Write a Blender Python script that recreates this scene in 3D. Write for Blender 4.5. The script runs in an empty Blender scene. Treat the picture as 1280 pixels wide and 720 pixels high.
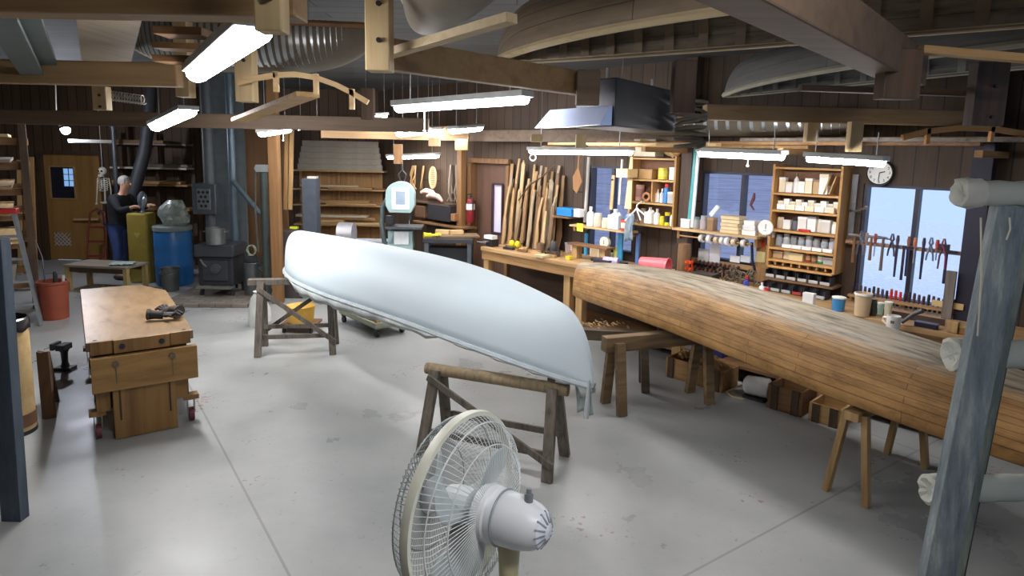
import bpy, bmesh, math, random
from mathutils import Vector as V, Matrix as MX, Euler
random.seed(7)
SC = bpy.context.scene
COL = SC.collection
PI = math.pi
R = math.radians
# ------------------------------------------------------------------ camera model (used to read points of the room off the photo)
F, PITCH, ROLL, H, HOR = 800.0, R(8), R(1.2), 2.2, 190.0
PYC = HOR + F * math.tan(PITCH)
def ray(px, py):
    u = (px - 640) / F; v = -(py - PYC) / F
    c, s = math.cos(ROLL), math.sin(ROLL)
    u, v = u * c - v * s, u * s + v * c
    return V((u, math.cos(PITCH) + v * math.sin(PITCH), -math.sin(PITCH) + v * math.cos(PITCH)))
EYE = V((0, 0, H))
def atz(px, py, z=0.0):
    d = ray(px, py); return EYE + d * ((z - H) / d.z)
def aty(px, py, y):
    d = ray(px, py); return EYE + d * (y / d.y)
WE = V((.69, -.724, 0)).normalized()
WN = V((-WE.y * -1, 0, 0))
WN = V((WE.y, -WE.x, 0))            # into the room
WO = V((-2.49, 11.9, 0))            # corner of back wall and window wall
WR = math.atan2(WE.y, WE.x)         # rotation of things that stand along the window wall
def sw(s, off, z=0.0):
    p = WO + WE * s + WN * off; return V((p.x, p.y, z))
def onw(px, py, off=0.0):
    d = ray(px, py); p0 = WO + WN * off
    t = (p0 - EYE).dot(WN) / d.dot(WN); p = EYE + d * t
    return (p - WO).dot(WE), p.z
def bz(px, py, z=0.9):
    p = atz(px, py, z) - WO; return p.dot(WE), p.dot(WN)
# ------------------------------------------------------------------ materials
def lin(c):
    return tuple(((x / 255) / 12.92 if x / 255 <= .04045 else ((x / 255 + .055) / 1.055) ** 2.4) for x in c) + (1,)
_M = {}
def newmat(name):
    m = bpy.data.materials.new(name); m.use_nodes = True
    nt = m.node_tree; return m, nt, nt.nodes['Principled BSDF']
def nd(nt, t, **k):
    n = nt.nodes.new(t)
    for a, b in k.items():
        if a in n.inputs: n.inputs[a].default_value = b
        else: setattr(n, a, b)
    return n
def ramp(nt, fac, stops):
    r = nt.nodes.new('ShaderNodeValToRGB')
    e = r.color_ramp.elements
    while len(e) > 1: e.remove(e[-1])
    e[0].position, e[0].color = stops[0][0], stops[0][1]
    for p, c in stops[1:]:
        x = e.new(p); x.color = c
    nt.links.new(fac, r.inputs['Fac']); return r
def plain(c, rough=.6, metal=0.0, var=.12, sc=9.0):
    k = ('p', c, rough, metal, var)
    if k in _M: return _M[k]
    m, nt, b = newmat('paint_%d_%d_%d' % tuple(int(x) for x in c))
    l = lin(c)
    tc = nd(nt, 'ShaderNodeTexCoord'); n = nd(nt, 'ShaderNodeTexNoise', Scale=sc, Detail=5.0)
    nt.links.new(tc.outputs['Object'], n.inputs['Vector'])
    r = ramp(nt, n.outputs['Fac'], [(.3, tuple(x * (1 - var) for x in l[:3]) + (1,)), (.7, tuple(min(1, x * (1 + var)) for x in l[:3]) + (1,))])
    nt.links.new(r.outputs['Color'], b.inputs['Base Color'])
    b.inputs['Roughness'].default_value = rough; b.inputs['Metallic'].default_value = metal
    _M[k] = m; return m
def wood(c1, c2, ax='z', sc=22.0, rough=.65, stretch=.06):
    k = ('w', c1, c2, ax, sc, rough)
    if k in _M: return _M[k]
    m, nt, b = newmat('wood_%d_%d_%d_%s' % (c1 + (ax,)))
    tc = nd(nt, 'ShaderNodeTexCoord'); mp = nd(nt, 'ShaderNodeMapping')
    s = [1.0, 1.0, 1.0]
    if ax in 'xyz': s['xyz'.index(ax)] = stretch
    mp.inputs['Scale'].default_value = s
    nt.links.new(tc.outputs['Object'], mp.inputs['Vector'])
    n = nd(nt, 'ShaderNodeTexNoise', Scale=sc, Detail=6.0, Roughness=.65, Distortion=.4)
    nt.links.new(mp.outputs['Vector'], n.inputs['Vector'])
    r = ramp(nt, n.outputs['Fac'], [(.28, lin(c2)), (.5, lin(tuple((a * .65 + d * .35) for a, d in zip(c1, c2)))), (.72, lin(c1))])
    nt.links.new(r.outputs['Color'], b.inputs['Base Color'])
    bp = nd(nt, 'ShaderNodeBump', Strength=.15, Distance=.01); nt.links.new(n.outputs['Fac'], bp.inputs['Height'])
    nt.links.new(bp.outputs['Normal'], b.inputs['Normal'])
    b.inputs['Roughness'].default_value = rough
    _M[k] = m; return m
def worn(c1, c2, c3=None, sc=14.0, ax='z', stretch=.25, rough=.6, lo=.42, hi=.6):
    """paint c1 worn through to c2 in ragged patches"""
    k = ('r', c1, c2, ax, sc)
    if k in _M: return _M[k]
    m, nt, b = newmat('worn_%d_%d_%d' % c1)
    tc = nd(nt, 'ShaderNodeTexCoord'); mp = nd(nt, 'ShaderNodeMapping')
    s = [1.0, 1.0, 1.0]; s['xyz'.index(ax)] = stretch
    mp.inputs['Scale'].default_value = s
    nt.links.new(tc.outputs['Object'], mp.inputs['Vector'])
    n = nd(nt, 'ShaderNodeTexNoise', Scale=sc, Detail=8.0, Roughness=.7)
    nt.links.new(mp.outputs['Vector'], n.inputs['Vector'])
    st = [(lo, lin(c2)), (hi, lin(c1))]
    if c3: st.append((hi + .14, lin(c3)))
    r = ramp(nt, n.outputs['Fac'], st)
    nt.links.new(r.outputs['Color'], b.inputs['Base Color'])
    bp = nd(nt, 'ShaderNodeBump', Strength=.25, Distance=.01); nt.links.new(n.outputs['Fac'], bp.inputs['Height'])
    nt.links.new(bp.outputs['Normal'], b.inputs['Normal'])
    b.inputs['Roughness'].default_value = rough
    _M[k] = m; return m
def glow(c, s):
    k = ('g', c, s)
    if k in _M: return _M[k]
    m, nt, b = newmat('lit_lamp')  # serves the lamps, and door panes that glow without one
    b.inputs['Base Color'].default_value = lin(c)
    b.inputs['Emission Color'].default_value = lin(c); b.inputs['Emission Strength'].default_value = s
    _M[k] = m; return m
def clear(name, tint=(1, 1, 1), mixf=.08, rough=.02, body=None):
    """thin clear sheet: transparent with a little gloss (and some body colour for plastic film)"""
    k = ('c', name)
    if k in _M: return _M[k]
    m = bpy.data.materials.new(name); m.use_nodes = True; nt = m.node_tree
    nt.nodes.clear(); out = nd(nt, 'ShaderNodeOutputMaterial')
    t = nd(nt, 'ShaderNodeBsdfTransparent'); t.inputs['Color'].default_value = tuple(tint) + (1,)
    g = nd(nt, 'ShaderNodeBsdfGlossy', Roughness=rough)
    mx = nd(nt, 'ShaderNodeMixShader'); mx.inputs[0].default_value = mixf
    nt.links.new(t.outputs[0], mx.inputs[1]); nt.links.new(g.outputs[0], mx.inputs[2])
    last = mx
    if body:
        d = nd(nt, 'ShaderNodeBsdfDiffuse'); d.inputs['Color'].default_value = lin(body[0])
        m2 = nd(nt, 'ShaderNodeMixShader'); m2.inputs[0].default_value = body[1]
        nt.links.new(mx.outputs[0], m2.inputs[1]); nt.links.new(d.outputs[0], m2.inputs[2]); last = m2
    nt.links.new(last.outputs[0], out.inputs['Surface'])
    _M[k] = m; return m
# ------------------------------------------------------------------ mesh builder
class G:
    def __init__(s): s.v = []; s.f = []; s.uv = None
    def add(s, vs, fs):
        b = len(s.v); s.v += [V(p) for p in vs]; s.f += [tuple(i + b for i in f) for f in fs]; return s
    def box(s, c, d, rz=0.0, rot=None):
        c = V(c); hx, hy, hz = d[0] / 2, d[1] / 2, d[2] / 2
        m = rot if rot is not None else MX.Rotation(rz, 3, 'Z')
        vs = [c + m @ V((x, y, z)) for x in (-hx, hx) for y in (-hy, hy) for z in (-hz, hz)]
        return s.add(vs, [(0, 1, 3, 2), (4, 6, 7, 5), (0, 4, 5, 1), (2, 3, 7, 6), (0, 2, 6, 4), (1, 5, 7, 3)])
    def bar(s, p, q, w, h, up=(0, 0, 1), w2=None, h2=None):
        p, q = V(p), V(q); d = (q - p).normalized(); u = V(up)
        x = d.cross(u)
        if x.length < 1e-4: x = d.cross(V((0, 1, 0)))
        x.normalize(); y = x.cross(d).normalized()
        w2 = w if w2 is None else w2; h2 = h if h2 is None else h2
        vs = []
        for c, a, b in ((p, w, h), (q, w2, h2)):
            for i, j in ((-1, -1), (1, -1), (1, 1), (-1, 1)): vs.append(c + x * (a / 2 * i) + y * (b / 2 * j))
        return s.add(vs, [(3, 2, 1, 0), (4, 5, 6, 7), (0, 1, 5, 4), (1, 2, 6, 5), (2, 3, 7, 6), (3, 0, 4, 7)])
    def tube(s, pts, r, n=8, closed=False, cap=True):
        pts = [V(p) for p in pts]; k = len(pts); b = len(s.v)
        rs = r if isinstance(r, (list, tuple)) else [r] * k
        prev = None
        for i, p in enumerate(pts):
            a = pts[(i - 1) % k] if (i > 0 or closed) else p
            c = pts[(i + 1) % k] if (i < k - 1 or closed) else p
            d = (c - a)
            d = d.normalized() if d.length > 1e-9 else V((0, 0, 1))
            if prev is None:
                x = d.cross(V((0, 0, 1)))
                if x.length < 1e-3: x = d.cross(V((1, 0, 0)))
            else:
                x = prev - d * prev.dot(d)
                if x.length < 1e-6: x = d.cross(V((0, 0, 1)))
            x.normalize(); prev = x; y = d.cross(x)
            for j in range(n):
                t = 2 * PI * j / n; s.v.append(p + (x * math.cos(t) + y * math.sin(t)) * rs[i])
        for i in range(k if closed else k - 1):
            i2 = (i + 1) % k
            for j in range(n):
                j2 = (j + 1) % n
                s.f.append((b + i * n + j, b + i * n + j2, b + i2 * n + j2, b + i2 * n + j))
        if cap and not closed:
            s.f.append(tuple(b + j for j in reversed(range(n)))); s.f.append(tuple(b + (k - 1) * n + j for j in range(n)))
        return s
    def cyl(s, p, q, r, r2=None, n=16): return s.tube([p, q], [r, r if r2 is None else r2], n)
    def lathe(s, prof, n=20, o=(0, 0, 0), axis=(0, 0, 1)):
        o = V(o); a = V(axis).normalized(); x = a.cross(V((0, 1, 0)))
        if x.length < 1e-3: x = a.cross(V((1, 0, 0)))
        x.normalize(); y = a.cross(x); b = len(s.v); k = len(prof)
        for r, z in prof:
            for j in range(n):
                t = 2 * PI * j / n; s.v.append(o + a * z + (x * math.cos(t) + y * math.sin(t)) * max(r, 1e-5))
        for i in range(k - 1):
            for j in range(n):
                j2 = (j + 1) % n
                s.f.append((b + i * n + j, b + i * n + j2, b + (i + 1) * n + j2, b + (i + 1) * n + j))
        return s
    def ball(s, c, r, n=12, sq=(1, 1, 1), rot=None):
        c = V(c); b = len(s.v); k = n // 2 + 1
        for i in range(k):
            ph = PI * i / (k - 1)
            for j in range(n):
                t = 2 * PI * j / n
                p = V((math.sin(ph) * math.cos(t) * sq[0], math.sin(ph) * math.sin(t) * sq[1], math.cos(ph) * sq[2])) * r
                s.v.append(c + (rot @ p if rot is not None else p))
        for i in range(k - 1):
            for j in range(n):
                j2 = (j + 1) % n
                s.f.append((b + i * n + j, b + (i + 1) * n + j, b + (i + 1) * n + j2, b + i * n + j2))
        return s
    def prism(s, pts, o, x, y, th):
        """outline pts (2-D) in the frame o + a*x + b*y, extruded both ways by th/2 along x cross y"""
        o, x, y = V(o), V(x), V(y); z = x.cross(y).normalized() * (th / 2); k = len(pts)
        vs = [o + x * a + y * b - z for a, b in pts] + [o + x * a + y * b + z for a, b in pts]
        fs = [tuple(reversed(range(k))), tuple(range(k, 2 * k))] + [(i, (i + 1) % k, k + (i + 1) % k, k + i) for i in range(k)]
        return s.add(vs, fs)
    def grid(s, rows, closed=False):
        b = len(s.v); k = len(rows[0])
        for r in rows: s.v += [V(p) for p in r]
        for i in range(len(rows) - 1):
            for j in range(k - 1 + (1 if closed else 0)):
                j2 = (j + 1) % k
                s.f.append((b + i * k + j, b + i * k + j2, b + (i + 1) * k + j2, b + (i + 1) * k + j))
        return s
    def ob(s, name, mat, parent=None, W=False, bevel=0.0, smooth=True, loc=None, rz=0.0, solid=0.0, sharp=.7):
        me = bpy.data.meshes.new(name)
        off = parent.location if (W and parent is not None) else V((0, 0, 0))
        me.from_pydata([tuple(p - off) for p in s.v], [], s.f)
        if s.uv:
            ul = me.uv_layers.new(name='UVMap')
            for l in me.loops: ul.data[l.index].uv = s.uv[l.vertex_index]
        bm = bmesh.new(); bm.from_mesh(me); bmesh.ops.remove_doubles(bm, verts=bm.verts, dist=1e-6)
        bmesh.ops.recalc_face_normals(bm, faces=bm.faces); bm.to_mesh(me); bm.free()
        if smooth and len(me.polygons):
            me.polygons.foreach_set('use_smooth', [True] * len(me.polygons)); me.set_sharp_from_angle(angle=sharp)
        me.materials.append(mat)
        o = bpy.data.objects.new(name, me); COL.objects.link(o)
        if parent is not None: o.parent = parent
        if loc is not None: o.location = loc
        o.rotation_euler.z = rz
        if solid:
            md = o.modifiers.new('thick', 'SOLIDIFY'); md.thickness = solid; md.offset = 0
        if bevel:
            md = o.modifiers.new('edge', 'BEVEL'); md.width = bevel; md.segments = 2; md.limit_method = 'ANGLE'
        return o
def tag(o, label, cat, group=None, kind=None):
    o['label'] = label; o['category'] = cat
    if group: o['group'] = group
    if kind: o['kind'] = kind
    return o
def T(name, label, cat, loc=(0, 0, 0), rz=0.0, group=None):
    o = bpy.data.objects.new(name, None); COL.objects.link(o)
    o.location = V(loc); o.rotation_euler.z = rz; o.empty_display_size = .1
    return tag(o, label, cat, group)
def struct(o, label=None, cat=None):
    o['kind'] = 'structure'
    o['label'] = label or o.name.replace('_', ' ') + ' of the workshop'
    o['category'] = cat or o.name.split('_')[0]
    return o
def copy_thing(t, label, loc, rz=0.0):
    r = t.copy(); COL.objects.link(r); r.location = V(loc); r.rotation_euler = (0, 0, rz); r['label'] = label
    for ch in list(t.children):
        c = ch.copy(); COL.objects.link(c); c.parent = r
        for g in list(ch.children):
            d = g.copy(); COL.objects.link(d); d.parent = c
    return r
ORD = 'first second third fourth fifth sixth seventh eighth ninth tenth eleventh twelfth thirteenth fourteenth fifteenth sixteenth seventeenth eighteenth nineteenth twentieth twenty-first twenty-second twenty-third twenty-fourth twenty-fifth twenty-sixth twenty-seventh twenty-eighth twenty-ninth thirtieth thirty-first thirty-second'.split()
# palette
PINE = ((214, 184, 134), (176, 140, 92)); TAN = ((196, 160, 108), (150, 112, 68)); BROWN = ((142, 104, 66), (98, 68, 42))
DARK = ((92, 70, 50), (58, 43, 31)); GREYW = ((136, 128, 118), (84, 76, 70)); OAK = ((178, 138, 88), (128, 92, 54)); UMBER = ((84, 62, 46), (48, 36, 28))
def wd(p, ax='z', sc=22.0, rough=.65): return wood(p[0], p[1], ax, sc, rough)
STEEL = plain((150, 152, 155), .35, .9); DSTEEL = plain((60, 62, 66), .45, .7); BLACK = plain((28, 28, 30), .55); WHITE = plain((235, 235, 230), .5)
# ================================================================== THE SETTING
def planks(name, c1, c2, mortar, long_ax, cross_ax, row=.14, length=2.4, rough=.7):
    m, nt, b = newmat(name)
    tc = nd(nt, 'ShaderNodeTexCoord'); sp = nd(nt, 'ShaderNodeSeparateXYZ'); cb = nd(nt, 'ShaderNodeCombineXYZ')
    nt.links.new(tc.outputs['Object'], sp.inputs[0])
    nt.links.new(sp.outputs['XYZ'.index(long_ax)], cb.inputs[0]); nt.links.new(sp.outputs['XYZ'.index(cross_ax)], cb.inputs[1])
    br = nd(nt, 'ShaderNodeTexBrick', Scale=1.0); br.inputs['Brick Width'].default_value = length; br.inputs['Row Height'].default_value = row
    br.inputs['Mortar Size'].default_value = .006; br.inputs['Color1'].default_value = lin(c1); br.inputs['Color2'].default_value = lin(c2); br.inputs['Mortar'].default_value = lin(mortar)
    br.inputs['Bias'].default_value = .1
    nt.links.new(cb.outputs[0], br.inputs['Vector'])
    mp = nd(nt, 'ShaderNodeMapping'); mp.inputs['Scale'].default_value = (1.2, 22, 1)
    nt.links.new(cb.outputs[0], mp.inputs['Vector'])
    n = nd(nt, 'ShaderNodeTexNoise', Scale=2.0, Detail=6.0); nt.links.new(mp.outputs[0], n.inputs['Vector'])
    mx = nd(nt, 'ShaderNodeMixRGB', blend_type='MULTIPLY'); mx.inputs[0].default_value = .55
    r = ramp(nt, n.outputs['Fac'], [(.3, (.45, .43, .4, 1)), (.7, (1, 1, 1, 1))])
    nt.links.new(br.outputs['Color'], mx.inputs[1]); nt.links.new(r.outputs['Color'], mx.inputs[2])
    nt.links.new(mx.outputs[0], b.inputs['Base Color']); b.inputs['Roughness'].default_value = rough
    return m
# floor: grey painted concrete, scuffed, with saw-cut joints and paint spots
def floor_mat():
    m, nt, b = newmat('painted_concrete'); L = nt.links
    tc = nd(nt, 'ShaderNodeTexCoord'); o = tc.outputs['Object']
    n1 = nd(nt, 'ShaderNodeTexNoise', Scale=.9, Detail=8.0, Roughness=.6); L.new(o, n1.inputs['Vector'])
    n2 = nd(nt, 'ShaderNodeTexNoise', Scale=14.0, Detail=8.0, Roughness=.75); L.new(o, n2.inputs['Vector'])
    r1 = ramp(nt, n1.outputs['Fac'], [(.3, lin((146, 149, 147))), (.5, lin((163, 165, 162))), (.72, lin((177, 178, 175)))])
    r2 = ramp(nt, n2.outputs['Fac'], [(.30, (.5, .47, .44, 1)), (.40, (.96, .96, .96, 1)), (.7, (1, 1, 1, 1))])
    mu = nd(nt, 'ShaderNodeMixRGB', blend_type='MULTIPLY'); mu.inputs[0].default_value = .6
    L.new(r1.outputs[0], mu.inputs[1]); L.new(r2.outputs[0], mu.inputs[2])
    n3 = nd(nt, 'ShaderNodeTexNoise', Scale=26.0, Detail=3.0, Roughness=.5); L.new(o, n3.inputs['Vector'])
    n4 = nd(nt, 'ShaderNodeTexNoise', Scale=1.6, Detail=2.0); L.new(o, n4.inputs['Vector'])
    ml = nd(nt, 'ShaderNodeMath', operation='MULTIPLY'); L.new(n3.outputs['Fac'], ml.inputs[0]); L.new(n4.outputs['Fac'], ml.inputs[1])
    r3 = ramp(nt, ml.outputs[0], [(.40, (0, 0, 0, 1)), (.42, (.8, .8, .8, 1))])
    ms = nd(nt, 'ShaderNodeMixRGB'); L.new(r3.outputs[0], ms.inputs[0]); L.new(mu.outputs[0], ms.inputs[1]); ms.inputs[2].default_value = lin((140, 108, 98))
    br = nd(nt, 'ShaderNodeTexBrick', Scale=1.0, offset=0.0); br.inputs['Brick Width'].default_value = 6.0; br.inputs['Row Height'].default_value = 4.4
    br.inputs['Mortar Size'].default_value = .008; br.inputs['Color1'].default_value = br.inputs['Color2'].default_value = (1, 1, 1, 1); br.inputs['Mortar'].default_value = (.72, .7, .68, 1)
    mp = nd(nt, 'ShaderNodeMapping'); mp.inputs['Location'].default_value = (2.0, -.83, 0); mp.inputs['Rotation'].default_value = (0, 0, R(55)); L.new(o, mp.inputs['Vector']); L.new(mp.outputs[0], br.inputs['Vector'])
    mj = nd(nt, 'ShaderNodeMixRGB', blend_type='MULTIPLY'); mj.inputs[0].default_value = 1.0
    L.new(ms.outputs[0], mj.inputs[1]); L.new(br.outputs['Color'], mj.inputs[2]); L.new(mj.outputs[0], b.inputs['Base Color'])
    rr = nd(nt, 'ShaderNodeMapRange'); rr.inputs['From Min'].default_value = .3; rr.inputs['From Max'].default_value = .7; rr.inputs['To Min'].default_value = .22; rr.inputs['To Max'].default_value = .48
    L.new(n1.outputs['Fac'], rr.inputs['Value']); L.new(rr.outputs[0], b.inputs['Roughness'])
    bp = nd(nt, 'ShaderNodeBump', Strength=.12, Distance=.01); L.new(n2.outputs['Fac'], bp.inputs['Height']); L.new(bp.outputs['Normal'], b.inputs['Normal'])
    return m
CEIL = 3.25
P_end = sw(13.6, 0)
room = [(-9.4, -2.2), (P_end.x, -2.2), (P_end.x, P_end.y), (WO.x, WO.y), (-9.4, 11.9)]
g = G(); k = len(room); rf = [(-9.5, -2.3), (P_end.x, -2.3), (P_end.x - WN.x * .12, P_end.y - WN.y * .12), (WO.x + .06, 12.06), (-9.5, 12.06)]
g.add([(x, y, 0) for x, y in rf] + [(x, y, -.12) for x, y in rf], [tuple(range(k)), tuple(range(2 * k - 1, k - 1, -1))] + [(i, k + i, k + (i + 1) % k, (i + 1) % k) for i in range(k)])
struct(g.ob('floor', floor_mat(), smooth=False), 'grey painted concrete shop floor with scuffs and joints', 'floor')
g = G(); g.add([(x, y, CEIL) for x, y in room] + [(x, y, CEIL + .1) for x, y in room], [tuple(range(k - 1, -1, -1)), tuple(range(k, 2 * k))] + [(i, (i + 1) % k, k + (i + 1) % k, k + i) for i in range(k)])
struct(g.ob('ceiling', planks('ceiling_boards', (96, 100, 100), (80, 84, 86), (40, 42, 44), 'X', 'Y', .2, 3.0), smooth=False), 'dim grey boarded ceiling above the tie beams', 'ceiling')
wallm = planks('wall_boards', (90, 71, 54), (74, 58, 44), (32, 26, 21), 'Z', 'X', .17, 3.4)
wallm2 = planks('wall_boards_dark', (104, 82, 62), (86, 66, 48), (34, 27, 22), 'Z', 'X', .17, 3.4)
# window wall in its own frame: x along the wall, y outwards
OPEN = [(2.72, 3.52, 0.0, 2.03), (5.02, 5.74, .98, 2.05), (6.62, 7.5, 1.06, 2.04), (8.28, 9.14, .93, 1.98)]
g = G(); x0 = 0.0; TH = .16
for a, b, z0, z1 in OPEN:
    g.box(((x0 + a) / 2, TH / 2, CEIL / 2), (a - x0, TH, CEIL))
    if z0 > 0: g.box(((a + b) / 2, TH / 2, z0 / 2), (b - a, TH, z0))
    g.box(((a + b) / 2, TH / 2, (CEIL + z1) / 2), (b - a, TH, CEIL - z1)); x0 = b
g.box(((x0 + 13.6) / 2, TH / 2, CEIL / 2), (13.6 - x0, TH, CEIL))
struct(g.ob('wall_right', wallm, smooth=False, loc=WO, rz=WR), 'brown boarded wall with the windows and workbench', 'wall')
g = G()
D0, D1 = -8.78, -7.58
g.box(((-9.4 + D0) / 2, 0, CEIL / 2), (D0 + 9.4, .16, CEIL)); g.box(((D1 - 2.49) / 2, 0, CEIL / 2), (-2.49 - D1, .16, CEIL)); g.box(((D0 + D1) / 2, 0, (CEIL + 1.98) / 2), (D1 - D0, .16, CEIL - 1.98))
struct(g.ob('wall_back', wallm2, smooth=False, loc=(0, 11.98, 0)), 'dark boarded far wall with the plain wooden door', 'wall')
g = G(); g.box((0, 0, CEIL / 2), (.16, 14.2, CEIL)); struct(g.ob('wall_left', wallm2, smooth=False, loc=(-9.48, 4.9, 0)), 'dark boarded wall behind the lumber racks', 'wall')
g = G(); g.box((0, 0, CEIL / 2), (P_end.x + 9.4, .16, CEIL)); struct(g.ob('wall_front', wallm2, smooth=False, loc=((P_end.x - 9.4) / 2, -2.28, 0)), 'dark boarded wall behind the camera', 'wall')
# windows: dark frame, mullion, two glass panes
FR = plain((44, 42, 58), .5)
def window(n, a, b, z0, z1, mull, label, sill=True):
    w = T('window_%d' % n, label, 'window', sw(a, 0, z0), WR); w['kind'] = 'structure'
    W_, Hh = b - a, z1 - z0; g = G(); t = .03
    g.box((t / 2, .07, Hh / 2), (t, .1, Hh)).box((W_ - t / 2, .07, Hh / 2), (t, .1, Hh)).box((W_ / 2, .07, t / 2), (W_ - 2 * t, .1, t)).box((W_ / 2, .07, Hh - t / 2), (W_ - 2 * t, .1, t))
    if mull: g.box((W_ * mull, .07, Hh / 2), (.036, .09, Hh - 2 * t))
    g.ob('window_frame', FR, w, smooth=False)
    cuts = [t, W_ - t] if not mull else [t, W_ * mull - .018, W_ * mull + .018, W_ - t]
    for i in range(0, len(cuts), 2):
        g = G(); g.box(((cuts[i] + cuts[i + 1]) / 2, .075, Hh / 2), (cuts[i + 1] - cuts[i], .006, Hh - 2 * t))
        g.ob('window_pane', clear('window_glass', (.95, .97, 1.0), .06, .02), w, smooth=False)
    return w
window(3, 5.02, 5.74, .98, 2.05, .5, 'narrow bluish window half hidden by paddles and jugs')
window(1, 6.62, 7.5, 1.06, 2.04, .54, 'dark framed two-pane window between shelf unit and tall post')
window(2, 8.28, 9.14, .93, 1.98, .5, 'dark framed bright window under the round clock')
# outdoors: snow, plus a shed added to dim the two-pane window's view
g = G(); g.box((6, 2.6 + 12, -.6), (60, 24, .1)); o = g.ob('outside_ground', plain((232, 238, 250), .8), loc=WO, rz=WR, smooth=False); struct(o, 'snow covered yard outside the shop windows', 'ground')
vd = V((.424, .906, 0)); pv = V((.906, -.424, 0)); c_ = V((5.3, 11.3, 0)) - pv * 2.5 + vd * 1.2
g = G(); g.box((0, 0, 1.4), (5.0, 2.4, 4.0)); g.prism([(-1.5, 3.4), (1.5, 3.4), (0, 4.5)], (0, 0, 0), (0, 1, 0), (0, 0, 1), 5.4); o = g.ob('outside_added_shed', planks('shed_boards', (206, 206, 226), (200, 200, 222), (170, 172, 200), 'X', 'Z', .2, 4.0), loc=c_, rz=math.atan2(pv.y, pv.x), smooth=False); struct(o, 'added shed dimming the view through the two-pane window', 'building')
# doors
dm = wood((176, 134, 74), (146, 106, 56), 'z', 9.0, .5)
d = T('door_1', 'plain tan wooden door with small window and lattice vent', 'door', (D0 + .06, 11.9, 0)); d['kind'] = 'structure'
w = D1 - D0 - .12; g = G(); wz0, wz1, wx0, wx1 = 1.16, 1.76, .1, .56
g.box((wx0 / 2 - .03, .06, .99), (wx0 + .06, .045, 1.98)).box(((wx1 + w) / 2 + .03, .06, .99), (w - wx1 + .06, .045, 1.98)).box(((wx0 + wx1) / 2, .06, (wz0 + .01) / 2), (wx1 - wx0, .045, wz0 - .01)).box(((wx0 + wx1) / 2, .06, (wz1 + 1.98) / 2), (wx1 - wx0, .045, 1.98 - wz1))
g.ob('door_panel', dm, d, smooth=False)
g = G(); a = .025
for bx in ((wx0, .028, (wz0 + wz1) / 2, a, .03, wz1 - wz0), (wx1, .028, (wz0 + wz1) / 2, a, .03, wz1 - wz0), ((wx0 + wx1) / 2, .028, wz0, wx1 - wx0, .03, a), ((wx0 + wx1) / 2, .028, wz1, wx1 - wx0, .03, a)): g.box(bx[:3], bx[3:])
f = g.ob('window_frame', wd(TAN), d, smooth=False)
g = G(); g.box(((wx0 + wx1) / 2, .06, (wz0 + wz1) / 2), (wx1 - wx0, .008, wz1 - wz0)); g.ob('window_pane', plain((38, 42, 54), .08), d, smooth=False)
g = G(); g.box((wx1 - .11, .045, wz1 - .2), (.2, .012, .34)); g.ob('sash_window', glow((120, 160, 205), .55), f, smooth=False)['label'] = 'self-glowing panel made as a bright sash in the door window'  # emissive panel stands in for brightness behind the door window
g = G()
for i in range(3): g.box((wx1 - .21 + .1 * i, .036, wz1 - .2), (.012, .01, .34))
for i in range(4): g.box((wx1 - .11, .036, wz1 - .37 + .113 * i), (.2, .01, .012))
g.ob('sash_bar', plain((52, 62, 76), .5), f, smooth=False)
g = G(); x0, x1, z0, z1 = .1, .4, .28, .52
for i in range(-3, 6):
    for sgn in (1, -1):
        xa = x0 + i * .075; pts = []
        for kk in range(2):
            zz = z0 if kk == 0 else z1; pts.append([xa + (sgn * .24 if kk else 0) + (0 if sgn > 0 else .0), zz])
        (ax, az), (bx_, bz_) = pts
        def clip(x): return max(x0, min(x1, x))
        if ax != bx_:
            ta, tb = 0.0, 1.0
            lo, hi = (x0 - ax) / (bx_ - ax), (x1 - ax) / (bx_ - ax)
            if lo > hi: lo, hi = hi, lo
            ta, tb = max(ta, lo), min(tb, hi)
            if tb - ta > .03: g.bar((ax + (bx_ - ax) * ta, .03, az + (bz_ - az) * ta), (ax + (bx_ - ax) * tb, .03, az + (bz_ - az) * tb), .008, .012)
g.ob('lattice_vent', plain((200, 205, 205), .5), d, smooth=False)['label'] = 'white diamond lattice vent'
g = G(); g.box((-.03, .02, .99), (.06, .12, 1.98)).box((w + .03, .02, .99), (.06, .12, 1.98)).box((w / 2, .02, 2.01), (w + .12, .12, .06)); g.ob('door_frame', wd(DARK), d, smooth=False)
g = G(); g.cyl((w - .08, .035, .95), (w - .08, -.02, .95), .012).ball((w - .08, -.035, .95), .03); g.ob('door_knob', STEEL, d)
d = T('door_2', 'brown door with a narrow framed glass light near the paddles', 'door', sw(2.72, 0, 0), WR); d['kind'] = 'structure'
g = G(); wx0, wx1, wz0, wz1 = .4, .62, .98, 1.72
g.box((wx0 / 2, .08, 1.02), (wx0, .05, 2.02)).box(((wx1 + .8) / 2, .08, 1.02), (.8 - wx1, .05, 2.02)).box(((wx0 + wx1) / 2, .08, wz0 / 2 + .01), (wx1 - wx0, .05, wz0 - .02)).box(((wx0 + wx1) / 2, .08, (wz1 + 2.03) / 2), (wx1 - wx0, .05, 2.03 - wz1))
g.ob('door_panel', wood((112, 84, 70), (90, 66, 54), 'z', 9.0, .5), d, smooth=False)
g = G()
for bx in ((wx0, .045, (wz0 + wz1) / 2, .03, .03, wz1 - wz0), (wx1, .045, (wz0 + wz1) / 2, .03, .03, wz1 - wz0), ((wx0 + wx1) / 2, .045, wz0, wx1 - wx0, .03, .03), ((wx0 + wx1) / 2, .045, wz1, wx1 - wx0, .03, .03)): g.box(bx[:3], bx[3:])
g.ob('window_frame', plain((62, 40, 48), .5), d, smooth=False)
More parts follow.
